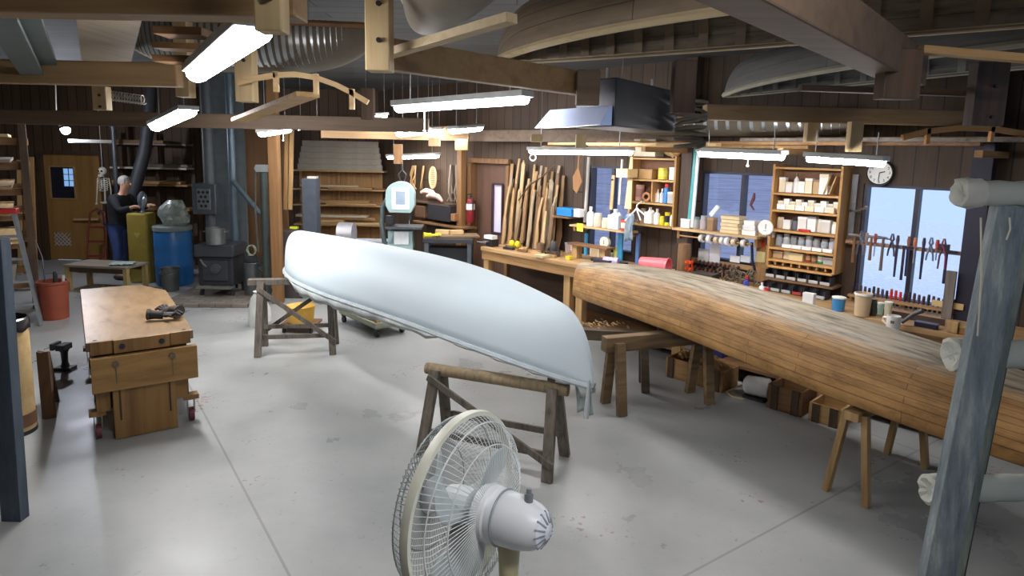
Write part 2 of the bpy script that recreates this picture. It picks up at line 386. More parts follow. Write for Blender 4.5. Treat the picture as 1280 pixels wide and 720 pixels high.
g = G(); g.box(((wx0 + wx1) / 2, .08, (wz0 + wz1) / 2), (wx1 - wx0, .008, wz1 - wz0)); g.ob('window_pane', glow((190, 184, 204), .3), d, smooth=False)['label'] = 'pale glass glowing in place of daylight'  # the pane itself emits, standing in for daylight
g = G(); g.box((-.03, 0, 1.0), (.09, .14, 2.03)).box((.83, 0, 1.0), (.06, .14, 2.0)).box((.4, 0, 2.06), (.9, .14, .07)); g.ob('door_frame', wd(BROWN), d, smooth=False)
# tall timber posts and the ceiling's tie beams
def post(name, p, w, d, z1, mat, label, rz=0.0, z0=0.0):
    g = G(); g.box((0, 0, (z1 + z0) / 2), (w, d, z1 - z0)); o = g.ob(name, mat, loc=(p[0], p[1], 0), rz=rz, bevel=.006, smooth=False); return struct(o, label, 'post')
def beam(p, q, w, h, mat, label, name='ceiling_beam'):
    p, q = V(p), V(q); c = (p + q) / 2; g = G(); g.bar(p - c, q - c, w, h); o = g.ob(name, mat, loc=c, bevel=.006, smooth=False); return struct(o, label, 'beam')
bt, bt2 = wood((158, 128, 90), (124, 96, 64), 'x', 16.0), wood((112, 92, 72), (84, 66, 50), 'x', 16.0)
def up(p, dz): return V((p.x, p.y, p.z + dz))
zA = 2.5
a, b = atz(-60, 18, zA), atz(378, 26, zA); beam(up(a, .09), up(b, .09), .09, .18, bt, 'nearest tie beam at upper left, its pale end sawn off')
a, b = atz(40, 105, 2.5), atz(226, 109, 2.5); beam(up(a, .06) - V((3, .0, 0)), up(b, .06), .08, .12, bt, 'second tie beam under the plywood sheet at upper left')
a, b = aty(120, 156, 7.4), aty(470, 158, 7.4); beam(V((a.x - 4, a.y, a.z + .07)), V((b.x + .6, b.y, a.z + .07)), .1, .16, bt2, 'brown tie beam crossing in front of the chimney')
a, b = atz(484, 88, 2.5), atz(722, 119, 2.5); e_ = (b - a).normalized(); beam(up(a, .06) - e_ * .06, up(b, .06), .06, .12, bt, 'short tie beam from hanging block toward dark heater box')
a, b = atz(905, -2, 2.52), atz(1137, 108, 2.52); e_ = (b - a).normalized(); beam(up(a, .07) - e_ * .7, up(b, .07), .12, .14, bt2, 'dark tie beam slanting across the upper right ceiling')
a, b = aty(880, 150, 5.1), aty(1290, 166, 5.1); beam(V((a.x, a.y, a.z + .06)), V((b.x + 1.0, a.y + .25, a.z + .06)), .1, .12, bt, 'long header beam above the window lights')
a, b = aty(420, 172, 9.2), aty(560, 176, 9.2); beam(V((a.x - .2, a.y, a.z + .09)), V((b.x + .3, b.y, a.z + .09)), .1, .2, bt, 'tan beam above the band saw')
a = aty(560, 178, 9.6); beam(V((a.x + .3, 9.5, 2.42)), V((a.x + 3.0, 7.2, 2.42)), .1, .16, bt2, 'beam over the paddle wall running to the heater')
# ================================================================== HULLS
def hull_grid(L, W, D, za, zm, zb, up=1, u0=.8, nx=60, na=24, ex=.72, pw=2.4, tilt=0.0, dk=0.0):
    g = G(); g.uv = []; rows = []; ed = [[], []]
    girth = (W * 2 + D * 2) * .8
    for i in range(nx + 1):
        t = i / nx; t = .5 - .5 * math.cos(PI * t) * (1 if True else 1); u = 2 * t - 1; au = abs(u)
        w = max(.006, W * max(0.0, 1 - au ** pw) ** .85)
        zg = zm + ((za if u < 0 else zb) - zm) * au ** 2.2 + tilt * (t - .5)
        r = max(0.0, (au - u0) / (1 - u0)); d = max(.004, D * (1 - dk * au ** 2) * (1 - r ** 2.2) ** .5 if r < 1 else .004)
        row = []
        for j in range(na + 1):
            a = -PI / 2 + PI * j / na; s_, c_ = math.sin(a), max(0.0, math.cos(a))
            y = w * math.copysign(abs(s_) ** ex, s_); z = zg + up * d * c_ ** ex
            row.append((t * L, y, z)); g.uv.append((t * L, j / na * girth))
        rows.append(row); ed[0].append(V(row[0])); ed[1].append(V(row[-1]))
    g.grid(rows)
    return g, ed, rows
def canoe_mat(name, cols, grey, mortar, greyc=(112, 106, 98), amt=.55, row=.075, length=.9, blot=.3):
    """planking along the hull; the bottom (mid girth) weathered grey in streaks"""
    m, nt, b = newmat(name); L = nt.links
    uv = nd(nt, 'ShaderNodeUVMap'); uv.uv_map = 'UVMap'
    br = nd(nt, 'ShaderNodeTexBrick', Scale=1.0, offset=.37); br.inputs['Brick Width'].default_value = length; br.inputs['Row Height'].default_value = row; br.inputs['Mortar Size'].default_value = .0025
    br.inputs['Color1'].default_value = lin(cols[0]); br.inputs['Color2'].default_value = lin(cols[1]); br.inputs['Mortar'].default_value = lin(mortar)
    L.new(uv.outputs[0], br.inputs['Vector'])
    mp = nd(nt, 'ShaderNodeMapping'); mp.inputs['Scale'].default_value = (1.6, 16, 1); L.new(uv.outputs[0], mp.inputs['Vector'])
    n = nd(nt, 'ShaderNodeTexNoise', Scale=1.6, Detail=7.0, Roughness=.7); L.new(mp.outputs[0], n.inputs['Vector'])
    r0 = ramp(nt, n.outputs['Fac'], [(.25, (.5, .47, .44, 1)), (.6, (1, 1, 1, 1))])
    mx = nd(nt, 'ShaderNodeMixRGB', blend_type='MULTIPLY'); mx.inputs[0].default_value = .7; L.new(br.outputs['Color'], mx.inputs[1]); L.new(r0.outputs[0], mx.inputs[2])
    sp = nd(nt, 'ShaderNodeSeparateXYZ'); L.new(uv.outputs[0], sp.inputs[0])
    lo, hi = grey
    mr = nd(nt, 'ShaderNodeMapRange'); mr.inputs['From Min'].default_value = lo; mr.inputs['From Max'].default_value = hi; L.new(sp.outputs[1], mr.inputs['Value'])
    mp2 = nd(nt, 'ShaderNodeMapping'); mp2.inputs['Scale'].default_value = (.9, 9, 1); L.new(uv.outputs[0], mp2.inputs['Vector'])
    n2 = nd(nt, 'ShaderNodeTexNoise', Scale=2.2, Detail=8.0, Roughness=.75); L.new(mp2.outputs[0], n2.inputs['Vector'])
    ad = nd(nt, 'ShaderNodeMath', operation='ADD'); L.new(mr.outputs[0], ad.inputs[0]); L.new(n2.outputs['Fac'], ad.inputs[1])
    r2 = ramp(nt, ad.outputs[0], [(.62, (0, 0, 0, 1)), (1.0, (amt, amt, amt, 1)), (1.3, (min(1, amt * 1.5),) * 3 + (1,))])
    m2 = nd(nt, 'ShaderNodeMixRGB'); n5 = nd(nt, 'ShaderNodeTexNoise', Scale=3.2, Detail=9.0, Roughness=.78); mp5 = nd(nt, 'ShaderNodeMapping'); mp5.inputs['Scale'].default_value = (1.0, 3.2, 1); L.new(uv.outputs[0], mp5.inputs['Vector']); L.new(mp5.outputs[0], n5.inputs['Vector'])
    r5 = ramp(nt, n5.outputs['Fac'], [(.36, (.42, .38, .34, 1)), (.5, (.82, .8, .78, 1)), (.6, (1, 1, 1, 1))]); m5 = nd(nt, 'ShaderNodeMixRGB', blend_type='MULTIPLY'); m5.inputs[0].default_value = blot; L.new(mx.outputs[0], m5.inputs[1]); L.new(r5.outputs[0], m5.inputs[2])
    L.new(r2.outputs[0], m2.inputs[0]); L.new(m5.outputs[0], m2.inputs[1])
    r3 = ramp(nt, n.outputs['Fac'], [(.36, lin(tuple(c * .5 for c in greyc))), (.52, lin(greyc)), (.75, lin(tuple(min(255, c * 1.2) for c in greyc)))])
    L.new(r3.outputs[0], m2.inputs[2]); L.new(m2.outputs[0], b.inputs['Base Color'])
    b.inputs['Roughness'].default_value = .6
    bp = nd(nt, 'ShaderNodeBump', Strength=.3, Distance=.01); L.new(br.outputs['Fac'], bp.inputs['Height']); bp.invert = True; L.new(bp.outputs['Normal'], b.inputs['Normal'])
    return m
def canoe(name, label, A, B, W, D, za, zm, zb, mat, gmat, up=1, bands=None, group=None, gunw=True, cat='canoe', rib=None, **kw):
    A, B = V(A), V(B); d = B - A; L = math.hypot(d.x, d.y)
    t = T(name, label, cat, (A.x, A.y, 0), math.atan2(d.y, d.x), group)
    g, ed, rows = hull_grid(L, W, D, za, zm, zb, up, **kw)
    hl = g.ob('hull', mat, t, solid=.014, sharp=1.2)
    if gunw:
        for e in ed:
            q = G(); q.tube([p + V((0, 0, up * .012)) + V((0, math.copysign(.012, p.y), 0)) for p in e], .021, 6); q.ob('gunwale', gmat, t, sharp=.5)
    if bands:
        q = G()
        for i in range(4, len(rows) - 4, 2 if W < .17 else 1):
            a, b2 = rows[i], rows[i + 1] if i + 1 < len(rows) else rows[i]
            c0 = [V(p) for p in a]; s = .45
            mid = sum(c0, V()) / len(c0)
            r1 = [mid + (p - mid) * 1.06 for p in c0]; dx = min(.05, abs(b2[0][0] - a[0][0]) * .6)
            q.grid([r1, [p + V((dx, 0, 0)) for p in r1]])
        q.ob('metal_bands', bands, t)
    if rib:
        q = G()
        for i in range(3, len(rows) - 3, 2):
            c0 = [V(p) for p in rows[i]]; mid = sum(c0, V()) / len(c0); r1 = [mid + (p - mid) * .94 for p in c0]
            q.grid([r1, [p + V((.05, 0, 0)) for p in r1]])
        q.ob('ribs', rib, t)
    return t, rows, ed, L
# ---- the two canoes on sawhorses
def white_canvas():
    m, nt, b = newmat('filled_canvas'); L = nt.links
    uv = nd(nt, 'ShaderNodeUVMap'); uv.uv_map = 'UVMap'
    n = nd(nt, 'ShaderNodeTexNoise', Scale=1.3, Detail=4.0); L.new(uv.outputs[0], n.inputs['Vector'])
    r = ramp(nt, n.outputs['Fac'], [(.3, lin((216, 231, 238))), (.7, lin((224, 237, 243)))]); L.new(r.outputs[0], b.inputs['Base Color'])
    b.inputs['Roughness'].default_value = .62
    return m
wA, wB = (-2.525, 7.082), (.56, 4.129)
wt, wrows, wed, wL = canoe('canoe', 'upturned canoe covered in smooth pale blue-white canvas on dark sawhorses', wA, wB, .409, .455, .846, .856, .64, white_canvas(), plain((190, 200, 204), .5), up=1, u0=.845, ex=.8, pw=2.67)
# loose canvas hanging below the gunwale
HF, HN = .075, .845
cl = plain((186, 192, 190), .7)
for side, nm in ((0, 'canvas_flap'), (1, 'canvas_flap')):
    q = G(); ra, rb = [], []; rnd = random.Random(3 + side)
    for i, p in enumerate(wed[side]):
        f = i / (len(wed[side]) - 1); w_ = .035 + .06 * abs(math.sin(f * 5.2 + side)) * (1 - .5 * f) + .012 * rnd.random(); fl = p.x / wL; w_ = .012 if (abs(fl - HF) < .1 or abs(fl - HN) < .14) else w_
        s_ = math.copysign(1, p.y)
        ra.append(p + V((0, s_ * .016, .01))); rb.append(p + V((0, s_ * (.012 + .02 * math.sin(i * 1.7)), -w_)))
    q.grid([ra, [(a + b) / 2 + V((0, math.copysign(.012, a.y), 0)) for a, b in zip(ra, rb)], rb]); q.ob(nm, cl, wt, solid=.004)
q = G(); e = wed[0][-1]; rows_ = []
for j in range(9):
    f = j / 8; rows_.append([(e.x - .14 + .155 * i / 8, .02 * math.sin(i * 1.3 + f * 2) - .02 + .03 * f, e.z + .02 - f * (.22 + .015 * math.sin(i * 1.4))) for i in range(9)])
q.grid(rows_); q.ob('canvas_tail', plain((176, 186, 186), .7), wt, solid=.004)['label'] = 'loose square of canvas hanging at the bow'
q = G(); q.tube([(e.x - .01, -.03, e.z + .06), (e.x + .0, -.045, e.z - .05), (e.x - .005, -.05, e.z - .2)], [.008, .016, .02], 7); q.ob('twisted_tail', plain((190, 196, 196), .6), wt)
bA, bB = (.727, 7.313), (3.294, 2.719)
bmat = canoe_mat('weathered_planking', ((208, 160, 98), (184, 136, 78)), (.26, .66), (140, 104, 64), greyc=(154, 144, 124), amt=.62, row=.045, length=1.1, blot=.9)
bt_, brows, bed, bL = canoe('canoe', 'upturned canoe stripped to weathered brown planking beside the bench', bA, bB, .441, .404, .465, .699, .681, bmat, wd(GREYW, 'x'), up=1, u0=.932, pw=2.746, tilt=-.204, dk=.077, gunw=False)
# ---- overhead: canoes and forms stored on the tie beams
hb = canoe_mat('stored_hull_planks', ((142, 124, 100), (122, 106, 86)), (.3, .7), (70, 60, 50), greyc=(120, 112, 100), amt=.35, row=.1, length=1.6)
hg = canoe_mat('stored_grey_hull', ((112, 112, 110), (98, 98, 97)), (.3, .7), (66, 66, 66), greyc=(110, 112, 112), amt=.4, row=.12, length=2.0)
hs = plain((128, 136, 140), .5)
pale = wd(((206, 186, 150), (170, 146, 108)), 'x')
def along(p, L): return (p.x + WE.x * L, p.y + WE.y * L)
canoe('stored_canoe', 'brown planked canoe stored upside down overhead behind the short tie beam', (-.10, 3.76), (2.98, 1.52), .42, .30, 2.70, 2.75, 2.70, hb, pale, up=1, u0=.82, rib=wd(((138, 122, 100), (120, 104, 84)), 'x'))
canoe('stored_canoe', 'dark grey canoe stored upside down overhead above the window lights', (1.78, 5.55), (3.75, 1.6), .42, .28, 2.70, 2.76, 2.70, hg, plain((168, 164, 146), .6), up=1, u0=.82, rib=plain((126, 126, 120), .6))
# metal-banded building forms
bandm = plain((196, 202, 206), .28, .8, .25, 3.0)
f1 = plain((110, 100, 84), .6)
p0 = aty(474, 62, 4.4); p1 = aty(236, 92, 4.3)
canoe('canoe_form', 'canoe building form with close-set metal bands over the curved gunwale strip', (p0.x, 4.44), (p1.x - .5, 4.34), .27, .28, 3.02, 2.98, 3.02, f1, wd(BROWN, 'x'), up=-1, bands=bandm, cat='canoe form', u0=.3)
p0 = aty(500, 62, 3.05)
canoe('canoe_form', 'silvery banded canoe form rising steeply out of frame above the hanging block', (p0.x + .07, 3.12), (p0.x + .72, .9), .16, .18, 2.86, 2.85, 2.9, f1, pale, up=-1, bands=bandm, cat='canoe form', u0=.5)
p0, p1 = sw(6.0, .40, 0), sw(8.3, .34, 0)
canoe('canoe_form', 'far canoe form with shiny bands resting on the loft planks above the shelf of boxes', (p0.x, p0.y), (p1.x, p1.y), .16, .19, 2.60, 2.595, 2.60, f1, wd(TAN, 'x'), up=-1, bands=bandm, cat='canoe form')
# bent wood strips (gunwale blanks) hung under the beams, and pattern boards
def strip(name, label, pts, w, h, mat, cat='bent wood strip', blocks=None):
    c = V(pts[0]); t = T(name, label, cat, c); q = G(); pp = [V(p) for p in pts]
    top = []
    for i, p in enumerate(pp):
        a = pp[max(0, i - 1)]; b2 = pp[min(len(pp) - 1, i + 1)]; d = (b2 - a).normalized(); y = d.cross(V((0, 0, 1))).normalized(); z = y.cross(d)
        top.append([p + y * (w / 2) + z * (h / 2), p - y * (w / 2) + z * (h / 2), p - y * (w / 2) - z * (h / 2), p + y * (w / 2) - z * (h / 2)])
    q.grid(top, closed=True); q.f.append((0, 1, 2, 3)); n = len(q.v); q.f.append((n - 4, n - 3, n - 2, n - 1)); q.ob('strip', mat, t, W=True)
    for i in blocks or ():
        q = G(); q.box(pp[i] + V((0, 0, -.035)), (.025, .03, .11)); q.ob('spacer_block', mat, t, W=True)
    return t
def arc(a, b, n, rise):
    a, b = V(a), V(b); return [a.lerp(b, i / n) + V((0, 0, rise * math.sin(PI * i / n))) for i in range(n + 1)]
y_ = 3.6
pts = [aty(x, y, y_) for x, y in ((298, 104), (320, 98), (345, 94), (370, 93), (395, 97), (420, 106), (440, 116), (460, 128))]
strip('bent_gunwale', 'pale steamed gunwale strip arching below the banded form', pts, .03, .028, wd(PINE, 'x'), blocks=(2, 4, 6))
pts = [aty(x, y, 4.6) for x, y in ((1128, 172), (1160, 164), (1200, 160), (1240, 161), (1284, 168))]
strip('bent_gunwale', 'curved strip coloured orange as if lit near the upper right corner', pts, .03, .04, wd(((214, 160, 92), (170, 116, 60)), 'x'), blocks=(1, 3))  # the orange light is put into this wood's colour
pts = [aty(x, y, 6.9) for x, y in ((800, 175), (815, 178), (830, 186), (842, 196))]
strip('bent_gunwale', 'short curved strip falling beside the small shelf unit', pts, .03, .03, wd(PINE, 'x'))
def board(name, label, p, q, w, th, mat, cat='board', up=(0, 0, 1), group=None):
    p, q = V(p), V(q); c = (p + q) / 2; g = G(); g.bar(p - c, q - c, w, th, up=up); return tag(g.ob(name, mat, loc=c, bevel=.002, smooth=False), label, cat, group)
# sheets and planks laid across the beams, upper left
a, b = aty(136, 20, 2.4), aty(136, 92, 3.98)
g = G(); c = V((-2.05, 3.05, 2.71)); tl, tr, bl, br_ = aty(95, 21, 1.75), aty(178, 23, 1.75), aty(104, 93, 3.4), aty(160, 93, 3.4)
zt = 2.70; q4 = [atz(95, 21, zt), atz(178, 23, zt), atz(160, 92, zt), atz(104, 92, zt)]
c = sum(q4, V()) / 4
g.add([p - c for p in q4] + [p - c + V((0, 0, .012)) for p in q4], [(0, 1, 2, 3), (7, 6, 5, 4), (0, 4, 5, 1), (1, 5, 6, 2), (2, 6, 7, 3), (3, 7, 4, 0)])
tag(g.ob('plywood_sheet', wd(((150, 134, 108), (122, 106, 84)), 'y'), loc=c, smooth=False), 'plain plywood sheet lying across the two beams at upper left', 'plywood')
for i, y in enumerate((58, 74, 40)):
    a, b = aty(188, y, 3.4 - i * .4), aty(245, y + 2, 3.4 - i * .4); board('plank', 'dark plank overhead beside the plywood sheet, %s of three' % ('middle', 'lowest', 'topmost')[i], a + V((.04, 0, 0)), b + V((.05, 0, 0)), .12, .03, wd(BROWN, 'x'))
for i, (x0, x1) in enumerate(((-2, 40), (24, 58))):
    a, b = aty(x0, 20, 2.2), aty(x1, 92, 3.4); board('plank', 'grey-green board running back overhead at far upper left, %s one' % ('outer', 'inner')[i], a + V((0, 0, .05 * i)), b + V((0, 0, .05 * i)), .1, .02, plain((78, 88, 86), .6))
a, b = aty(300, 150, 5.4), aty(385, 118, 3.9); board('plank', 'tan plank slanting up beneath the curved gunwale strip', a, b, .14, .03, wd(TAN, 'x'))
for i, (x0, y0, x1, y1, yy) in enumerate(((470, 72, 640, 22, 2.55), (545, 92, 640, 100, 3.2), (1000, 110, 1240, 118, 3.3), (1150, 62, 1290, 74, 2.6))):
    a, b = aty(x0, y0, yy), aty(x1, y1, yy - .5 * (i == 0)); board('plank', ('pale thin batten rising beside the silvery form', 'grey batten under the brown stored canoe', 'dark plank under the grey stored canoe', 'pale batten above the grey stored canoe at right')[i], a, b, .05, .03, (pale, wd(GREYW, 'x'), wd(DARK, 'x'), wd(TAN, 'x'))[i])
# blocks hanging from the beams
def block(label, px0, px1, py0, py1, y, mat, th=.09, bolt=True, ztop=None):
    a, b = aty(px0, py0, y), aty(px1, py1, y); zc = ztop or a.z; t = T('hanger_block', label, 'hanger', ((a.x + b.x) / 2, y, b.z))
    w = b.x - a.x; h = zc - b.z; g = G(); g.box((0, 0, h / 2), (w, th, h)); g.ob('timber', mat, t, bevel=.004, smooth=False)
    if bolt:
        g = G()
        for fz in (.14, .62): g.cyl((w * .08, -th / 2, min(h * fz, .1 + fz * .2)), (w * .08, -th / 2 - .012, min(h * fz, .1 + fz * .2)), .009, n=8)
        g.ob('bolt', DSTEEL, t)
    return t
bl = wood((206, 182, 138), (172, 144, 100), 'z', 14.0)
block('large bolted timber block hanging at top centre in front of the short beam', 459, 490, 0, 90, 2.35, bl, ztop=3.2)
block('bolted timber block on the end of the nearest beam', 322, 358, 0, 42, 1.36, bl, th=.05, ztop=2.9)
block('pale timber block hanging beside the tip of the near fluorescent light', 222, 241, 80, 122, 4.0, bl, ztop=3.2)
block('pale timber block at the start of the curved gunwale strip', 296, 320, 62, 128, 3.7, bl, ztop=3.2)
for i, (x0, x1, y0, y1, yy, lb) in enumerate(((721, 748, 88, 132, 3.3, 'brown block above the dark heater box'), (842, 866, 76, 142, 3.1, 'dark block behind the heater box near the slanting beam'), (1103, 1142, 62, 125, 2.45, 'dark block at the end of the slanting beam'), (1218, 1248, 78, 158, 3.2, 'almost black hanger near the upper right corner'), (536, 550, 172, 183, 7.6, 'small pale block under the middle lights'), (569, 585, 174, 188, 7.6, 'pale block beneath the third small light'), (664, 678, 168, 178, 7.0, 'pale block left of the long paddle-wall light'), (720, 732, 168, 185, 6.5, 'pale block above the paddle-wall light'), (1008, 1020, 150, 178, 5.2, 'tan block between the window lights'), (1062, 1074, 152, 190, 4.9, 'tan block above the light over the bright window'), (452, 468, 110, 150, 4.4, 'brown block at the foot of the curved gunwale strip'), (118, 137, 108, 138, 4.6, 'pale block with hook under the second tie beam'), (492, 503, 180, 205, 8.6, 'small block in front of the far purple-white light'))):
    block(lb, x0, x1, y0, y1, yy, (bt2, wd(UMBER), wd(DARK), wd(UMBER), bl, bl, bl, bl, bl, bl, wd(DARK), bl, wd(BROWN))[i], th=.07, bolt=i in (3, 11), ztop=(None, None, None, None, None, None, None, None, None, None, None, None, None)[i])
# ---- lamps: fluorescent strip fixtures on chains
LAMP = 34.0
def strip_light(label, p, q, w=.085, power=1.0, cord=None, chains=True):
    p, q = V(p), V(q); c = (p + q) / 2; t = T('strip_light', label, 'light', c, 0, 'fluorescent strip lights under the ceiling')
    d = (q - p).normalized(); up_ = V((0, 0, 1)); x = d.cross(up_).normalized(); g = G()
    n = 8; rows = []
    for e in (p - c + d * .02, q - c - d * .02):
        rows.append([e + x * (w / 2 * math.cos(PI + PI * j / n)) + up_ * (w * .42 * math.sin(PI + PI * j / n)) for j in range(n + 1)])
    g.grid(rows); g.f.append(tuple(range(n + 1))); g.f.append(tuple(range(n + 1, 2 * n + 2)))
    g.ob('diffuser', glow((250, 248, 250), LAMP * power), t)
    g = G(); g.bar(p - c + up_ * .022, q - c + up_ * .022, w + .03, .035); g.ob('housing', plain((205, 208, 206), .5), t, bevel=.004, smooth=False)
    if chains:
        for e in (p.lerp(q, .12), p.lerp(q, .88)):
            if chains > .01:
                zc_ = CEIL if chains is True else e.z + chains; g = G(); g.tube([e - c + V((0, 0, .04)), V((e.x - c.x, e.y - c.y, zc_ - c.z))], .004, 5); g.ob('hanging_chain', STEEL, t)
    if cord:
        g = G(); e = p.lerp(q, cord[0]) - c; g.tube([e, e - V((0, 0, cord[1]))], .004, 5).ball(e - V((0, 0, cord[1])), .012, 8); g.ob('pull_cord', WHITE, t)
    return t
def pl(x, y, d): return aty(x, y, d)
strip_light('blazing strip light near the upper left blocks, nearest to the camera', pl(321, 36, 1.95), pl(246, 92, 3.1), .1, .8, chains=.12)
strip_light('tilted strip light beyond the pale block at upper left', pl(236, 138, 5.2), pl(195, 157, 6.2), .13, 2.2)
strip_light('long strip light at top centre with pull cord', pl(496, 134, 4.2), pl(660, 122, 3.55), .085, .9, cord=(.24, .16), chains=.2)
strip_light('strip light in front of the tan post left of the canoe tip', pl(327, 166, 7.6), pl(360, 161, 8.4), .12, cord=(.8, .14))
strip_light('thin strip light pointing at the grey board sheets', pl(373, 161, 9.0), pl(400, 157, 8.2), .05)
strip_light('left of two small lights above the band saw beam', pl(500, 166, 7.4), pl(525, 164, 8.3), .12)
strip_light('middle small light beyond the long top light', pl(533, 163, 8.6), pl(551, 161, 9.4), .12, cord=(.3, .16))
strip_light('small bright light right of the other two small ones', pl(566, 162, 7.4), pl(599, 159, 8.4), .12)
strip_light('low far light over the hanging snowshoes', pl(485, 196, 10.4), pl(548, 194, 9.9), .1)
strip_light('strip light over the paddle wall', pl(662, 188, 7.3), pl(791, 189, 6.6), .1, 1.0)
strip_light('strip light in front of the two-pane window', pl(874, 190, 5.7), pl(981, 194, 5.1), .1, 1.0, cord=(.6, .1), chains=.2)
strip_light('strip light over the shelf of boxes and clock', pl(1008, 196, 5.0), pl(1108, 202, 4.55), .095, 1.0, chains=.2)
strip_light('light pair glimpsed left of the gunwale strip foot', pl(454, 146, 8.8), pl(484, 144, 9.0), .1)
# strip lights along the part of the shop behind the camera and over the right-hand rack side
strip_light('strip light over the passage beside the rack behind the camera', (.2, .6, 2.98), (1.5, .2, 2.98), .12, 1.0)
# clamp lamp by the door
p = aty(82, 163, 9.6); t = T('clamp_lamp', 'small clamp lamp glowing high beside the wooden door', 'lamp', p)
g = G(); g.ball((0, 0, 0), .06, 12); g.ob('bulb', glow((235, 240, 255), 300), t)
g = G(); g.lathe([(.03, .1), (.035, .05), (.07, .02)], 14, axis=(-.3, .2, 1)); g.ob('socket', DSTEEL, t)
g = G(); g.tube([(-.02, .02, .1), (-.1, .02, .06), (-.14, .02, .14), (-.12, .05, CEIL - p.z)], .008, 6); g.ob('arm', WHITE, t)
# ---- hanging dark unit heater with slanted reflective hood
c0 = aty(768, 158, 3.3); zt = aty(768, 96, 3.3).z; zb_ = c0.z
eL, eR = (aty(692, 160, 3.75) - c0), (aty(846, 172, 4.0) - c0); eL.z = eR.z = 0
t = T('unit_heater', 'dark boxy heater hanging from the ceiling with hood painted bluish as reflected window light', 'heater', c0)
h = zt - zb_; g = G(); a = eL * .62; b = eR
g.add([V((0, 0, 0)), a, a + b, b] + [V((0, 0, h)), a + V((0, 0, h)), a + b + V((0, 0, h)), b + V((0, 0, h))], [(0, 1, 2, 3), (7, 6, 5, 4), (0, 4, 5, 1), (1, 5, 6, 2), (2, 6, 7, 3), (3, 7, 4, 0)])
g.ob('casing', plain((58, 60, 66), .45, .3), t, bevel=.006, smooth=False)
nrm = eL.cross(V((0, 0, 1))).normalized()
if nrm.y > 0: nrm = -nrm
g = G(); q0 = V((0, 0, .0)) + nrm * .03; A_, B_ = q0 + eL * .02, q0 + eL * 1.12
hm = [A_ + V((0, 0, .005)), B_ + V((0, 0, -.0)), B_ * .9 + V((0, 0, h * .42)), A_ + V((0, 0, h * .42))]
hm2 = [p - nrm * .02 for p in hm]
g.add([hm[0] + nrm * .06, hm[1] + nrm * .06, hm[2], hm[3]] + [p for p in hm2], [(0, 1, 2, 3), (7, 6, 5, 4), (0, 4, 5, 1), (1, 5, 6, 2), (2, 6, 7, 3), (3, 7, 4, 0)])
g.ob('hood', plain((196, 208, 238), .22, .25, .03), t, smooth=False)['label'] = 'shiny slanted hood, its pale blue a painted window reflection'  # pale blue base colour stands for window light reflected in the hood
g = G()
for f in (.15, .85): g.tube([a * .5 + b * f + V((0, 0, h)), a * .5 + b * f + V((0, 0, 2.66 - c0.z))], .008, 6)
g.ob('hanging_rod', STEEL, t)
g = G(); e = b * .98 + V((0, 0, h * .25)); pts = []
for i in range(60):
    s_ = i / 59; pts.append(e + V((.05 + .09 * math.sin(i * .9) + .02, -.06 + .05 * math.cos(i * .9), .1 - .26 * s_ + .04 * math.sin(i * .37))))
o = g.tube(pts, .011, 6).ob('coiled_hose', plain((120, 112, 100), .6), None); o.location = c0; tag(o, 'tangle of hose and cord bunched beside the dark heater', 'hose')

a_, b_ = aty(135, 119, 4.7), aty(180, 125, 4.9); g = G(); d_ = b_ - a_; g.tube([d_ * (i / 90) + V((0, .035 * math.cos(i * .9), .035 * math.sin(i * .9))) for i in range(91)], .005, 5); o = g.ob('hanging_spring', plain((150, 148, 140), .4, .6), loc=a_); tag(o, 'long coil spring under the second tie beam at upper left', 'spring')

for i, (s0_, s1_, off, z, w_, c) in enumerate(((5.3, 7.9, .30, 2.30, .16, TAN), (5.6, 8.4, .52, 2.33, .14, OAK), (6.4, 9.2, .34, 2.335, .12, BROWN), (5.0, 7.2, .72, 2.31, .1, PINE), (7.4, 9.6, .62, 2.36, .16, GREYW), (7.8, 9.7, .36, 2.375, .1, TAN))):
    a_, b_ = sw(s0_, off, z), sw(s1_, off, z); board('loft_plank', '%s stored plank from the small shelf unit, laid over the braces above the windows' % ORD[i], a_, b_, w_, .03, wd(c, 'x'))
for i, s_ in enumerate((5.1, 6.5, 7.9, 9.3)):
    g = G(); g.bar((0, -.02, 0), (0, -.95, 0), .05, .05); o = g.ob('wall_brace', wd(OAK, 'y'), loc=sw(s_, 0, 2.255), rz=WR, smooth=False); tag(o, '%s wooden brace from the paddle wall carrying the loft planks' % ORD[i], 'brace')
